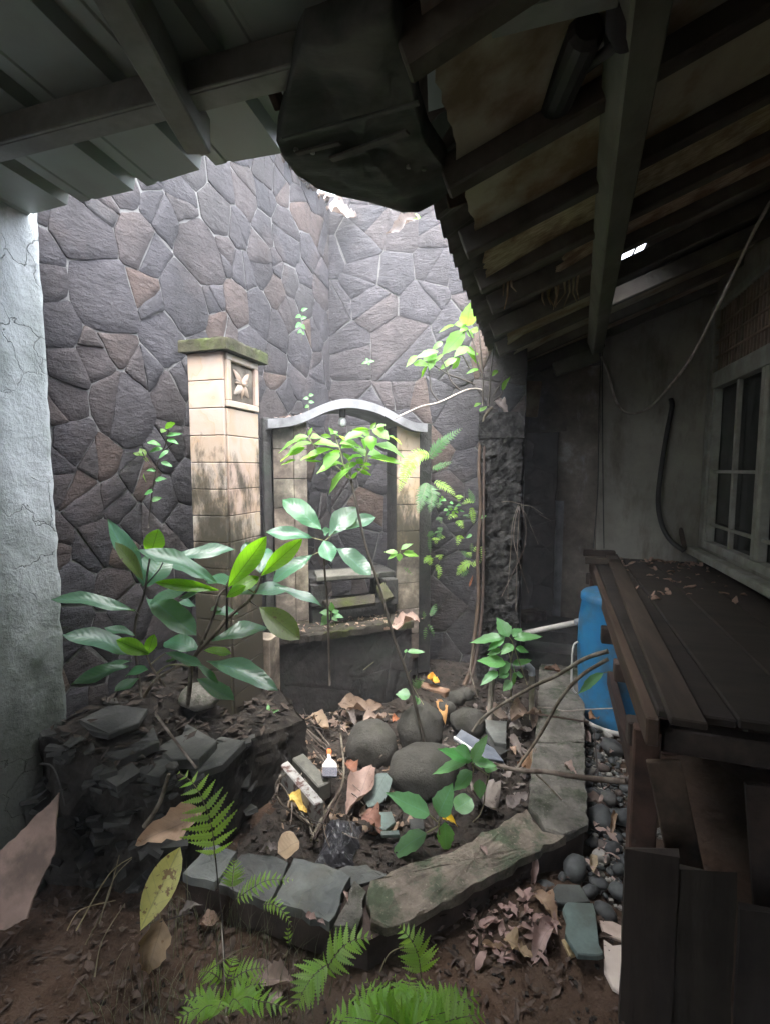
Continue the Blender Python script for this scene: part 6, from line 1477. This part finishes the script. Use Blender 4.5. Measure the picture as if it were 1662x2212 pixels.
for i, (x, y, d, lp) in enumerate(((868, 1135, 1.08, 46), (890, 1085, 1.10, 44), (985, 990, 1.16, 48), (1070, 930, 1.2, 46), (1130, 915, 1.22, 44), (1210, 905, 1.2, 44), (1305, 872, 1.22, 46), (1395, 920, 1.18, 44), (1470, 985, 1.14, 46), (1560, 975, 1.14, 44), (1650, 1000, 1.12, 46), (1675, 1105, 1.05, 46), (1040, 1040, 1.06, 44), (1200, 1010, 1.08, 46), (1350, 1030, 1.06, 44), (1500, 1090, 1.04, 44), (960, 1120, 1.02, 44), (1120, 1100, 1.0, 44), (1420, 1130, 1.0, 44))):
    bx, by = 1270 + (i % 3 - 1) * 30, 1270
    frond(fe, [c61(bx, by, 1.02), c61(bx * .6 + x * .4, by * .55 + y * .45 - 40, (d + 1.02) / 2 - .02), c61(bx * .25 + x * .75, by * .22 + y * .78 - 25, d - .02), c61(x, y, d)], 10, lp * 1.35, .36, 'lobed', start=.22, ang=64, jit=.15)
fe = thing('fern', 'dim wispy fern clump at the lower left of the picture', 'fern', G(486, 2180, 0))
stem_px(fe, [c61(345, 1120, 1.22), c61(335, 940, 1.26), c61(328, 780, 1.31), c61(318, 630, 1.36)], .002, .0014, 'pale_twig', name='stalk')
for i, (x, y, d, lp) in enumerate(((200, 882, 1.27, 24), (395, 800, 1.3, 18), (550, 862, 1.27, 26), (112, 1032, 1.2, 28), (80, 1145, 1.13, 28), (548, 945, 1.22, 28), (180, 1120, 1.13, 28), (520, 1040, 1.16, 30), (420, 1060, 1.12, 30), (300, 1080, 1.10, 30), (690, 1085, 1.14, 26))):
    frond(fe, [c61(340, 1110 if i > 2 else 950, 1.16 if i > 2 else 1.25), c61(340 * .5 + x * .5, (1070 + y) / 2 - 40 if i > 2 else (930 + y) / 2 - 16, (d + 1.2) / 2), c61(x, y, d)], 9, lp * 1.25, .36, 'lobed', start=.2, ang=62, smat='green_stem')
fe = thing('fern', 'cluster of hanging ladder ferns on the right side of the shrine', 'fern', D(915, 1000, 3.0))
def r3(x, y, d=3.0): return (*R3(x, y), d)
for pts, n, lp, wf, kd in (([(575, 440), (680, 300), (800, 190), (1010, 45)], 17, 18, .42, 'plain'), ([(585, 395), (430, 400), (300, 560), (180, 890)], 26, 22, .28, 'bright'), ([(620, 570), (700, 545), (790, 520), (880, 490)], 11, 13, .4, 'plain'), ([(545, 760), (520, 850), (470, 1000), (430, 1175)], 20, 19, .27, 'plain'), ([(560, 800), (610, 870), (610, 1000), (582, 1160)], 18, 18, .27, 'plain'), ([(650, 740), (760, 800), (860, 870), (920, 945)], 13, 13, .4, 'bright')):
    frond(fe, [r3(x, y, 2.92 - .03 * i) for i, (x, y) in enumerate(pts)], n, lp, wf, kd, start=.03, ang=72, r=.0014, jit=.12)
fe = thing('fern', 'small ladder ferns clinging beside the root on the black pillar', 'fern', D(1015, 1180, 3.15))
for pts, n, lp, kd in (([(1155, 1030), (1130, 930), (1090, 840)], 10, 9, 'plain'), ([(1160, 1010), (1080, 1000), (1000, 1050)], 8, 9, 'bright'), ([(1130, 1090), (1150, 1200), (1160, 1310)], 10, 10, 'bright'), ([(1130, 1800), (1030, 1850), (935, 1985)], 13, 14, 'bright'), ([(1130, 1740), (1060, 1700), (985, 1660)], 9, 9, 'plain'), ([(1145, 1860), (1200, 1810), (1260, 1800)], 7, 9, 'bright'), ([(1130, 1560), (1132, 1640), (1120, 1720)], 8, 6, 'plain'), ([(1160, 1660), (1210, 1610), (1270, 1620)], 7, 7, 'bright'), ([(1265, 1600), (1275, 1690), (1250, 1800)], 8, 8, 'bright'), ([(1080, 1900), (1040, 1950), (985, 1995)], 7, 9, 'plain')):
    frond(fe, [r3(x, y, 3.12) for x, y in pts], n, lp, .36, kd, start=.03, ang=72, r=.001, jit=.15)
fe = thing('fern', 'small drooping fern tufts low in the corner beside the right pier', 'fern', D(925, 1200, 3.0))
for pts, n, lp, kd in (([(590, 1400), (600, 1440), (600, 1480)], 5, 12, 'plain'), ([(580, 1480), (585, 1580), (595, 1700)], 9, 7, 'plain'), ([(560, 1720), (540, 1780), (500, 1820)], 6, 9, 'bright'), ([(570, 1720), (580, 1780), (600, 1850)], 6, 11, 'bright'), ([(700, 1420), (710, 1460), (725, 1500)], 5, 9, 'plain'), ([(670, 1840), (715, 1930), (690, 2035)], 10, 9, 'bright'), ([(250, 1880), (310, 1930), (370, 1990)], 6, 6, 'plain')):
    frond(fe, [r3(x, y, 2.98) for x, y in pts], n, lp, .4, kd, start=.03, ang=70, r=.001, jit=.15)
fe = thing('fern', 'scattered small creeping fern fronds on the stone right of the shrine', 'fern', D(965, 1150, 3.1))
for i in range(15):
    x, y = LR.uniform(640, 1130), LR.uniform(880, 1950); a_ = LR.uniform(.6, 2.6); L_ = LR.uniform(70, 160)
    frond(fe, [r3(x, y, 3.14), r3(x + L_ * .5 * math.cos(a_), y + L_ * .35 * math.sin(a_), 3.08), r3(x + L_ * math.cos(a_), y + L_ * math.sin(a_), 3.07)], 9, LR.uniform(8, 13), .38, 'plain' if i % 2 else 'bright', start=.05, ang=70, r=.001, jit=.15)
fe = thing('fern', 'tiny ferns growing low on the root of the corner beside the pedestal', 'fern', D(925, 1330, 2.98))
def k5(x, y): return (*C5(x, y), 2.95)
for pts, n, lp in (([(200, 240), (225, 200), (240, 152)], 8, 10), ([(155, 260), (158, 230), (155, 205)], 5, 6), ([(170, 320), (165, 360), (162, 410)], 7, 7), ([(185, 300), (215, 340), (225, 390)], 7, 7)): frond(fe, [k5(x, y) for x, y in pts], n, lp, .42, 'plain', start=.05, r=.001)
fe = thing('fern', 'little feathery fern sprouting behind the rear boulder beside the sapling stem', 'fern', G(897, 1500, .12))
for x, y in ((350, 120), (380, 95), (410, 105), (440, 120), (395, 130), (425, 140)): frond(fe, [(*C4f(385, 200), 2.72), (*C4f((385 + x) / 2, 155), 2.71), (*C4f(x, y), 2.70)], 7, 6, .5, 'plain', start=.2, r=.001)
plant('climbing_sprig', 'leafy sprig climbing the stone between the ladder ferns', 'seedling', D(975, 1090, 3.1), [((700, 1130), (760, 1000), (900, 1120), (1000, 1140)), ((840, 1100), (900, 1040), (950, 1060))],
      [('soft', 740, 980, 690, 1025, 60), ('soft', 740, 985, 798, 990, 40), ('sapb', 735, 970, 755, 945, 40), ('soft', 890, 1030, 845, 1025, 40), ('soft', 930, 1060, 990, 1050, 36), ('soft', 820, 1110, 765, 1130, 44), ('soft', 850, 1150, 790, 1190, 44), ('sapb', 880, 1120, 830, 1100, 40), ('sapb', 900, 1110, 950, 1095, 44), ('sapb', 900, 1130, 880, 1185, 40), ('sapb', 920, 1130, 955, 1160, 36), ('soft', 970, 1130, 1040, 1135, 30), ('soft', 1240, 1225, 1330, 1195, 44), ('soft', 1140, 1450, 1055, 1480, 50)], R3, .1643, 3.12, .5, 'dark_stem', .0015, .03)

# ------------------------------------------------------------------ fallen leaves (foot, tip, width in the photograph)
def fallen(key, a, b, wpx, z0, z1, label, tilt=.15, name='fallen_leaf', cat='leaf'):
    A, B = G(*a, z0), G(*b, z1); n = UP + (C0 - A).normalized() * tilt + Vector((LR.uniform(-.15, .15), LR.uniform(-.1, .1), 0))
    dist = abs((CM.inverted() @ ((A + B) / 2)).z); y = (B - A).normalized(); vis = (C0 - A).normalized(); n_ = (n - y * n.dot(y)).normalized(); vp_ = (vis - y * vis.dot(y)).normalized()
    return put_leaf(key, A, B, wpx * dist / FPX / max(.45, abs(n_.dot(vp_))), n, None, name, label, cat)
def F3(x, y): return (519 + .2604 * x, 1428 + .2604 * y)
bz = .10
FL = [('dry_brown', F3(812, 372), F3(1195, 385), 30, .14, .13, 'long brown dry leaf at the back of the basin before the pedestal'),
      ('dry_brown', F3(1015, 505), F3(1215, 420), 22, .13, .13, 'brown dry leaf just in front of the long one'), ('dry_grey', F3(890, 410), F3(960, 520), 18, .12, .11, 'greyish leaf beneath the two brown leaves at the back'),
      ('dry_tan', F3(605, 445), F3(735, 565), 26, .12, .12, 'small tan leaf lying on dark twigs at the back of the basin'),
      ('dry_pink', F3(165, 690), F3(435, 670), 34, .15, .19, 'torn pinkish brown leaf at the left edge of the basin'), ('dry_pink', F3(240, 740), F3(350, 860), 24, .12, .12, 'folded pinkish leaf over the end of the flecked brick'),
      ('dry_pink', F3(1095, 890), F3(875, 1260), 56, .14, .10, 'large pinkish brown leaf with holes in the middle of the basin'), ('dry_rust', F3(880, 830), F3(960, 930), 30, .13, .12, 'brown leaf scrap above the large holed leaf'),
      ('slate_leaf', F3(1215, 930), F3(1060, 1195), 46, .13, .09, 'grey green oval leaf right of the large holed leaf'), ('dry_yellow', F3(402, 1105), F3(556, 1238), 26, .12, .10, 'yellow leaf lying below the flecked brick'),
      ('dry_round', F3(490, 1500), F3(310, 1580), 46, .14, .13, 'round tan leaf on the left front coping'), ('dry_grey', F3(310, 1560), F3(150, 1545), 18, .14, .14, 'dull olive leaf left of the round tan leaf'),
      ('dry_rust', F3(1005, 1275), F3(1200, 1380), 40, .12, .10, 'crumpled orange brown leaf beside the slate shard'), ('dry_rust', F3(1260, 500), F3(1330, 455), 16, .16, .17, 'small orange scrap between two boulders'),
      ('dry_orange', C4f(455, 105), C4f(542, 148), 18, .17, .14, 'orange leaf on the reddish brick at the back'), ('dry_orange', C4f(530, 265), C4f(588, 412), 27, .20, .13, 'orange oval leaf against the rear boulder'),
      ('dry_brown', C4f(1035, 395), C4f(1215, 315), 34, .16, .17, 'large tan brown leaf by the right curb below the pipe frame'), ('dry_brown', C4f(1220, 330), C4f(1180, 440), 24, .15, .12, 'curled brown leaf against the inner edge of the right curb'), ('dry_grey', C4f(1015, 460), C4f(1180, 462), 20, .11, .11, 'pale mauve leaf below the tan brown leaf by the curb'),
      ('dry_pink', C4f(868, 320), C4f(1012, 400), 26, .14, .13, 'pinkish leaf left of the tan brown leaf by the curb'), ('dry_grey', C4f(750, 840), C4f(1000, 1005), 70, .15, .08, 'very large greyish pink leaf under the seedling whorl'), ('dry_grey', C4f(1010, 1020), C4f(1155, 910), 30, .10, .12, 'grey leaf tucked beneath the inner corner of the curb'),
      ('dry_rust', C4f(1085, 690), C4f(1190, 735), 34, .12, .12, 'rust brown leaf beside the stick at the right curb'), ('dry_tan', C4f(1185, 600), C4f(1170, 700), 15, .12, .11, 'narrow tan leaf against the right curb'), ('dry_grey', C4f(1030, 520), C4f(1110, 640), 22, .13, .12, 'dark grey leaf standing behind the grey tile'), ('dry_tan', C4f(1035, 590), C4f(1070, 635), 14, .15, .14, 'small cream leaf scrap on the dark slab'),
      ('dry_yellow', C4f(560, 1080), C4f(665, 1115), 14, .09, .09, 'old yellow leaf beneath the five leaved seedling'), ('dry_pink', C4f(1400, 700), C4f(1490, 780), 16, .145, .145, 'reddish curled leaf on the right coping'), ('dry_pink', C4f(820, 1275), C4f(880, 1345), 12, .145, .145, 'small pink leaf on the rough front coping'), ('dry_rust', C4f(1265, 45), C4f(1405, 72), 9, .145, .145, 'narrow rusty leaf on the far end of the right coping'),
      ('dry_pink', c61(755, 595, 0)[:2], c61(815, 600, 0)[:2], 16, .145, .145, 'pink leaf scrap on the slate coping edge'), ('dry_pink', c61(815, 620, 0)[:2], c61(858, 630, 0)[:2], 9, .145, .145, 'tiny pink leaf flake at the tip of the slate coping'), ('dry_pink', c61(950, 465, 0)[:2], c61(975, 510, 0)[:2], 10, .15, .15, 'small pink leaf on the triangular coping slab'),
      ('dry_pink', c61(460, 905, 0)[:2], c61(700, 900, 0)[:2], 52, .04, .06, 'large crumpled pinkish leaf on the soil at the bottom'), ('dry_pink', c61(570, 1050, 0)[:2], c61(640, 960, 0)[:2], 30, .03, .04, 'pale leaf piece beneath the crumpled pinkish leaf'),
      ('dry_pink', C4f(1205, 1340), C4f(1180, 1600), 18, .10, .03, 'curling pale leaf hanging against the curb face'), ('dry_tan', (1150, 1925), (1215, 1995), 34, .07, .05, 'twisted tan leaf in the angle of the curb'), ('dry_pink', (1195, 1990), (1145, 2070), 44, .05, .04, 'pale pinkish leaf left of the blue green slate'), ('dry_tan', (1085, 2030), (1150, 2060), 34, .05, .04, 'pale dry leaf on the mud mound'), ('dry_tan', (1040, 2038), (1100, 2050), 12, .03, .03, 'sliver of pale leaf on the soil by the mud mound'), ('dry_tan', c7((1255, 945))[0], c7((1260, 1095))[0], 20, .06, .06, 'pale oval leaf standing among the river pebbles'),
      ('dry_pink', c7((1130, 480))[0], c7((1400, 500))[0], 18, .05, .05, 'crumpled pinkish leaf on the pebbles beside the bench leg'), ('dry_tan', c7((1440, 590))[0], c7((1400, 800))[0], 14, .06, .05, 'shrivelled pale leaf strip on the pebbles'), ('dry_pink', C5(1250, 1040), C5(1310, 1120), 20, .05, .05, 'pinkish leaf beside the right curb near the drum'), ('dry_rust', C5(1300, 950), C5(1365, 930), 20, .12, .12, 'brown shrivelled leaf on the hoop of the drum'),
      ('dry_brown', c61(215, 620, 0)[:2], c61(310, 620, 0)[:2], 30, .03, .06, 'reddish brown leaf fragments at the left in the dark'), ('dry_grey', c61(100, 590, 0)[:2], c61(205, 515, 0)[:2], 16, .08, .11, 'grey leaf standing edgeways at the left in the dark')]
for k_, a, b_, wp, z0, z1, lab in FL: fallen(k_, a, b_, wp, z0, z1, lab)
# leaves that stand or hang clear of the ground
leaf_px('dry_tan', (442, 1755), (280, 1822), 72, 1.50, 1.44, .75, None, 'fallen_leaf', 'big brown leaf propped at the left below the raised bed', 'leaf')
leaf_px('spotted', (303, 2010), (388, 1832), 64, 1.36, 1.40, .8, None, 'fallen_leaf', 'long yellow leaf with brown spots hanging on stalks at the left', 'leaf')
leaf_px('dry_tan', (352, 1985), (312, 2122), 76, 1.40, 1.34, .7, None, 'fallen_leaf', 'brown leaf hanging below the spotted yellow leaf', 'leaf')
leaf_px('dry_grey', (1068, 862), (1098, 892), 22, 3.12, 3.05, .6, None, 'fallen_leaf', 'pale curled dead leaf caught on top of the black pillar', 'leaf')
leaf_px('dry_rust', (1092, 905), (1128, 910), 14, 3.12, 3.1, .5, None, 'fallen_leaf', 'orange brown scrap hanging over the top edge of the black pillar', 'leaf')
leaf_px('dry_grey', (705, 452), (770, 458), 28, 3.45, 3.4, .5, None, 'fallen_leaf', 'curled brown leaf on top of the wall in the corner', 'leaf')
leaf_px('dry_grey', (900, 470), (832, 500), 26, 3.0, 3.0, .6, None, 'fallen_leaf', 'pale dead leaf dangling from the roof edge', 'leaf')
leaf_px('sapb', (908, 470), (880, 468), 12, 3.0, 3.0, .5, None, 'fallen_leaf', 'tiny green leaf cluster at the roof edge beside the dead leaf', 'leaf')
leaf_px('dry_brown', (905, 1340), (828, 1352), 22, 2.74, 2.72, .2, None, 'fallen_leaf', 'curled brown leaf on the mossy ledge of the shrine', 'leaf')
leaf_px('dry_rust', (1012, 1268), (1020, 1242), 6, 3.1, 3.1, .8, None, 'fallen_leaf', 'rust coloured leaf scrap stuck to the root', 'leaf')

# layers of broken crumpled leaves, too jumbled to count
def crumple(mb, p, s, ang):
    n = 6; Mx = Matrix.Rotation(ang, 3, 'Z') @ Matrix.Rotation(LR.uniform(-.5, .5), 3, 'X') @ Matrix.Rotation(LR.uniform(-.4, .4), 3, 'Y'); vv = []; ff = []; sd = LR.uniform(0, 50)
    for i in range(n + 1):
        t = i / n; h = s * .42 * math.sin(math.pi * min(.98, max(.03, t)) ** .8) * LR.uniform(.55, 1.1)
        for q in (-1, 0, 1): vv.append(p + Mx @ Vector((q * h, (t - .5) * s * 1.5, s * (.16 * math.sin(t * 5 + sd) + .22 * abs(q) * math.sin(t * 3.1 + sd * 2) + .05))))
    for i in range(n):
        for q in range(2): a = i * 3 + q; ff.append([a, a + 1, a + 4, a + 3])
    mb.add(vv, ff)
def litter_patch(px0, py0, px1, py1, n, s0, s1, z, mat, label, hfun):
    mb = MB()
    for i in range(n):
        q = G(LR.uniform(px0, px1), LR.uniform(py0, py1), z); crumple(mb, Vector((q.x, q.y, hfun(q.x, q.y) + LR.uniform(.004, .022))), LR.uniform(s0, s1), LR.uniform(0, 6.3))
    obj('leaf_litter', mb.v, mb.f, M[mat], None, smooth=True, label=label, cat='litter', kind='stuff')
litter_patch(605, 1510, 760, 1570, 90, .02, .06, .09, 'dry_pink', 'layer of broken pinkish leaves at the back left of the basin', basin_h)
litter_patch(600, 1530, 900, 1790, 190, .010, .042, .08, 'dry_brown', 'scattered broken brown leaves over the basin floor', basin_h)
litter_patch(940, 1500, 1150, 1700, 120, .012, .045, .09, 'dry_grey', 'dull broken leaves between the boulders and the right curb', basin_h)
litter_patch(1000, 1960, 1200, 2085, 60, .01, .045, .01, 'dry_pink', 'pale broken leaves heaped on the soil along the curb foot', ground_h)
litter_patch(560, 2010, 1300, 2190, 110, .006, .024, .0, 'litter', 'broken brown leaves on the soil in front of the curb corner', ground_h)
litter_patch(150, 1950, 520, 2190, 90, .006, .026, .0, 'litter', 'dim broken leaves on the soil at the lower left', ground_h)
litter_patch(1262, 1600, 1345, 1900, 30, .01, .035, .05, 'dry_pink', 'shrivelled leaf bits among the river pebbles', lambda x, y: .035)
litter_patch(608, 880, 680, 898, 1, .02, .03, .0, 'dry_pink', 'x', ground_h) if False else None
mb = MB()
for i in range(34):
    u_ = su(602) + (su(690) - su(602)) * LR.random(); px = 602 + (u_ - su(602)) / (su(690) - su(602)) * 88; y_ = 904 - max(0, (px - 640)) * .32
    crumple(mb, SP(u_, LR.uniform(-.2, .05), sz(px, y_, OFF) + .012), LR.uniform(.015, .035), LR.uniform(0, 6))
obj('leaf_litter', mb.v, mb.f, M['dry_pink'], None, smooth=True, label='dead leaves caught on the left end of the arched roof slab', cat='litter', kind='stuff')

mb = MB()
for i in range(60): crumple(mb, SP(su(672) + (su(852) - su(672)) * LR.random(), LR.uniform(-.24, -.03), z1 + .006), LR.uniform(.008, .028), LR.uniform(0, 6))
for i in range(70): crumple(mb, SP(su(606) + (su(888) - su(606)) * LR.random(), LR.uniform(0, .19), zl + .008), LR.uniform(.008, .026), LR.uniform(0, 6))
obj('leaf_litter', mb.v, mb.f, M['dry_brown'], None, smooth=True, label='leaf scraps lying on the shelf and ledge of the shrine', cat='litter', kind='stuff')
mb = MB()
for i in range(70):
    v_ = TLEN - .05 - 1.2 * LR.random() ** 2; crumple(mb, TP(LR.uniform(.15, .76), v_, TZ + .009), LR.uniform(.012, .05), LR.uniform(0, 6))
obj('leaf_litter', mb.v, mb.f, M['dry_brown'], None, smooth=True, label='dry leaf scraps scattered over the far end of the bench', cat='litter', kind='stuff')

# ------------------------------------------------------------------ sticks, roots and twigs
def stick(name, pts, r0, r1, mat, label, cat, k=4, n=7): return obj(name, *tube_vf(smooth_pts(pts, k), (r0, r1), n), M[mat], None, smooth=True, label=label, cat=cat)
b3 = thing('cut_branch', 'long bent stick slanting up from the basin to the bench', 'branch', G(*C5(500, 1030), .16))
stem_px(b3, [(*C5(490, 1040), 2.42), (*C5(580, 930), 2.38), (*C5(870, 750), 2.22), (*C5(1080, 650), 2.08), (*C5(1260, 540), 1.98), (*C5(1430, 485), 1.92)], .006, .009, 'bark')
stem_px(b3, [(*C5(540, 990), 2.40), (*C5(620, 910), 2.36), (*C5(680, 840), 2.32)], .004, .003, 'bark', name='twig')
b4 = thing('cut_branch', 'second bent stick with one green leaf, crossing the right curb', 'branch', G(*C5(800, 1290), .12))
stem_px(b4, [(*C5(795, 1300), 2.02), (*C5(960, 1060), 2.04), (*C5(1060, 880), 2.02), (*C5(1140, 760), 1.98), (*C5(1260, 640), 1.94), (*C5(1430, 540), 1.90)], .006, .008, 'bark')
leaf_px('soft', C5(1395, 635), C5(1205, 778), 20, 1.9, 1.96, .6, b4)
stem_px(b4, [(*C5(1445, 625), 1.9), (*C5(1395, 635), 1.9)], .0015, .0015, 'green_stem', name='leaf_stalk', k=1)
b5 = thing('cut_branch', 'thick grey brown stick lying across the right curb towards the bench', 'branch', G(*C5(640, 1270), .16))
P5 = [(*C5(640, 1268), 2.02), (*C5(820, 1310), 1.98), (*C5(1000, 1318), 1.94), (*C5(1150, 1345), 1.90), (*C5(1330, 1368), 1.86), (*C5(1550, 1385), 1.80)]
stem_px(b5, P5, .008, .011, 'bark'); stem_px(b5, [(*C5(930, 1335), 1.95), (*C5(1010, 1410), 1.93), (*C5(1110, 1515), 1.90)], .004, .003, 'bark', name='twig'); stem_px(b5, [(*C5(1360, 1370), 1.86), (*C5(1345, 1180), 1.92), (*C5(1330, 1020), 1.96)], .004, .002, 'dark_stem', name='twig'); stem_px(b5, [(*C5(1375, 1370), 1.85), (*C5(1400, 1440), 1.84), (*C5(1470, 1385), 1.82)], .003, .002, 'dark_stem', name='twig')
stick('wire', [D(*C5(945, 872), 2.75), D(*C5(1050, 880), 2.7), D(*C5(1130, 900), 2.66), D(*C5(1250, 890), 2.62), D(*C5(1470, 880), 2.55)], .0035, .0035, 'pale_twig', 'thin pale wire running across the curb to the drum', 'wire')
stick('flat_stick', [G(*C5(925, 918), .16), G(*C5(1100, 945), .16), G(*C5(1295, 975), .13)], .007, .004, 'wood', 'thin reddish stick lying flat across the right curb', 'stick')
stick('twig', [G(*C4f(1300, 870), .145), G(*C4f(1350, 915), .145), G(*C4f(1392, 965), .145)], .003, .002, 'pale_twig', 'short pale twig lying on the right coping slab', 'twig')
tw = [(((300, 830), (420, 900), (300, 1010), (330, 1170), (480, 1290), (600, 1400), (640, 1500)), .006, 'long forked dark root winding down the left of the basin'), (((300, 1500 - 400), (330, 960), (390, 740), (500, 590)), .006, 'dark stick rising over the flecked brick'), (((590, 1490), (680, 1300), (820, 1080), (860, 900), (830, 600)), .007, 'bundle stick running up past the brush in the middle of the basin'), (((610, 1480), (720, 1270), (830, 1040)), .005, 'second stick alongside the bundle stick'),
      (((400, 420), (520, 540), (740, 720)), .006, 'dark twig slanting behind the bricks'), (((570, 480), (660, 600), (740, 700)), .006, 'thick dark twig left of the brush handle'), (((380, 590), (500, 510), (640, 450)), .004, 'thin twig crossing under the tan leaf'), (((180, 740), (260, 920), (380, 1080), (470, 1250), (600, 1370)), .004, 'thin twig at the left margin of the basin'), (((480, 1230), (560, 1330), (600, 1450)), .004, 'short twig below the yellow leaf'), (((520, 620), (620, 700), (690, 760)), .003, 'fine pale twig beside the brush handle'), (((540, 570), (640, 680), (720, 740)), .003, 'another fine twig beside the brush handle'), (((330, 430), (380, 520), (450, 600)), .003, 'fine twig at the back left of the basin'), (((530, 770), (640, 768), (715, 772)), .003, 'straight pale twig pointing at the orange handle tip'), (((1150, 800), (1200, 770), (1300, 775)), .004, 'curved twig between the boulders'), (((880, 1380), (900, 1300), (925, 1270)), .003, 'twig sticking out of the black bag'), (((770, 1290), (790, 1200), (840, 1100)), .003, 'twig below the large holed leaf'), (((490, 460), (560, 450), (620, 470)), .003, 'bent twig above the tan leaf'), (((720, 350), (770, 335), (805, 318)), .003, 'thin twig by the pedestal foot'), (((240, 560), (300, 555), (360, 565)), .006, 'short grey stick near the tiny seedling'), (((560, 1290), (590, 1340), (590, 1380)), .002, 'hair thin twig below the bricks')]
for i, (pts, r_, lab) in enumerate(tw): stick('twig', [G(*F3(x, y), .11 + .03 * math.sin(i * 2.1 + j)) for j, (x, y) in enumerate(pts)], r_, r_ * .7, 'bark' if i % 3 else 'dark_wood', lab, 'twig')
for i in range(46):
    px, py = LR.uniform(600, 760), LR.uniform(1520, 1800); a_ = LR.uniform(-1.2, 1.2) + 1.2; L_ = LR.uniform(20, 75); z_ = LR.uniform(.09, .13)
    p0_ = (px, py); p2_ = (px + L_ * math.cos(a_), py + L_ * math.sin(a_)); pm_ = ((p0_[0] + p2_[0]) / 2 + LR.uniform(-6, 6), (p0_[1] + p2_[1]) / 2 + LR.uniform(-6, 6))
    tag(stick('twig', [G(*p0_, z_), G(*pm_, z_ + .01), G(*p2_, z_ + LR.uniform(-.02, .03))], LR.uniform(.0015, .004), .0012, 'dark_stem' if i % 3 else 'bark', 'thin dark twig lost in the tangle at the left of the basin', 'twig', 3, 5), group='tangled twigs in the basin')
stick('twig', [D(335, 1540, 1.72), D(380, 1602, 1.62), D(425, 1660, 1.52)], .005, .004, 'bark', 'bare stick slanting down from the shrub over the rubble', 'twig')
stick('flat_stick', [D(365, 1672, 1.55), D(345, 1735, 1.56), D(312, 1785, 1.58)], .006, .008, 'bark', 'grey stick leaning against the front of the raised bed', 'stick')
stick('wire', [D(88, 1650, 1.62), D(112, 1655, 1.6), D(128, 1690, 1.58), D(140, 1740, 1.58)], .003, .002, 'rubber', 'thin dark wire hooked over the rubble at the left', 'wire')
# roots on the black pillar
rt = thing('climbing_root', 'thick pale climbing root running down the left edge of the black pillar', 'root', G(1008, 1478, .08))
def r5(x, y, d=3.12): return (1000 * .8656 + .3125 * x, 1450 * .8656 + .3125 * y, d)
stem_px(rt, [(1040, 905, 3.16), (1033, 1000, 3.13), (1036, 1100, 3.12), (1030, 1200, 3.11), (1032, 1290, 3.1), (1024, 1370, 3.06), (1016, 1440, 3.0), (1000, 1482, 2.92)], .010, .014, 'wood'); stem_px(rt, [(1047, 900, 3.15), (1044, 1010, 3.12), (1043, 1150, 3.1), (1041, 1300, 3.09), (1030, 1400, 3.05), (1014, 1478, 2.93)], .008, .011, 'dark_wood'); stem_px(rt, [(1024, 1380, 3.04), (1014, 1440, 2.98), (1022, 1480, 2.9), (1030, 1505, 2.86)], .004, .003, 'bark')
stem_px(rt, [(1062, 880, 3.1), (1045, 900, 3.1), (1040, 940, 3.13)], .012, .01, 'bark')
hr = thing('hanging_roots', 'bunch of thin pale roots hanging from the right edge of the black pillar', 'roots', D(1120, 1090, 3.1))
def r7(x, y, d=3.1): return (1082 + .2778 * x, 735.8 + .2778 * y, d)
for pts in (((130, 1275), (85, 1420), (70, 1650), (50, 1900), (50, 2010)), ((135, 1285), (105, 1400), (95, 1560), (130, 1700), (210, 1965)), ((150, 1280), (190, 1440), (175, 1620), (110, 1760), (0, 1990)), ((150, 1280), (200, 1380), (285, 1585)), ((150, 1280), (230, 1290), (320, 1350)), ((290, 1350), (380, 1400)), ((140, 1285), (130, 1450), (120, 1700), (110, 2100)), ((160, 1275), (60, 1250), (0, 1255))):
    stem_px(hr, [r7(*p, 3.06 - .01 * i) for i, p in enumerate(pts)], .0026, .0018, 'bark', 'root', n=5)
# grass and stalks at the lower left
mb = MB()
for i in range(300):
    a = LR.random(); x0 = -1.12 + .6 * LR.random(); y0 = .86 + .42 * LR.random(); b0 = Vector((x0, y0, 0)); h = LR.uniform(.06, .22); dx, dy = LR.uniform(-.05, .10), LR.uniform(-.06, .06); sd2 = Vector((LR.uniform(-1, 1), LR.uniform(-1, 1), 0)).normalized() * .0011
    m_ = b0 + Vector((dx * .35, dy * .35, h * .6)); t_ = b0 + Vector((dx, dy, h)); mb.add([b0 - sd2, b0 + sd2, m_ + sd2 * .8, m_ - sd2 * .8, t_], [[0, 1, 2, 3], [3, 2, 4]])
obj('grass', mb.v, mb.f, M['green_stem'], None, label='sparse dim grass blades in the dark lower left corner', cat='grass', kind='stuff')
for pts, r_, lab in ((((185, 2040), (230, 1950), (258, 1847)), .0022, 'straight pale grass stalk slanting up at the left'), (((165, 2010), (235, 1890), (285, 1852)), .0022, 'grass stalk with a bent tip at the left'), (((205, 2110), (222, 2030), (270, 1952)), .0022, 'pale hooked stem standing before the spotted yellow leaf'), (((145, 2010), (175, 1965), (250, 1945)), .0018, 'withered curled stalk at the left'), (((215, 1995), (245, 1900), (285, 1855)), .0016, 'feathery dry grass head at the left'), (((295, 1993), (330, 1995), (400, 1975), (420, 1968)), .0025, 'thin dark stick crossing under the spotted yellow leaf')):
    stick('grass_stalk' if 'stick' not in lab else 'twig', [D(x, y, 1.40 + .0004 * (2000 - y)) for x, y in pts], r_, r_ * .6, 'straw' if 'dark' not in lab else 'dark_stem', lab, 'stalk')
for pts, lab in ((((390, 2205), (440, 2110), (505, 2060), (540, 2045)), 'long thin bare stalk curving up from the bottom edge'), (((820, 2100), (840, 2060), (872, 2045)), 'short straw blade in front of the curb corner')):
    stick('grass_stalk', [D(x, y, 1.22) for x, y in pts], .0018, .0012, 'straw', lab, 'stalk')
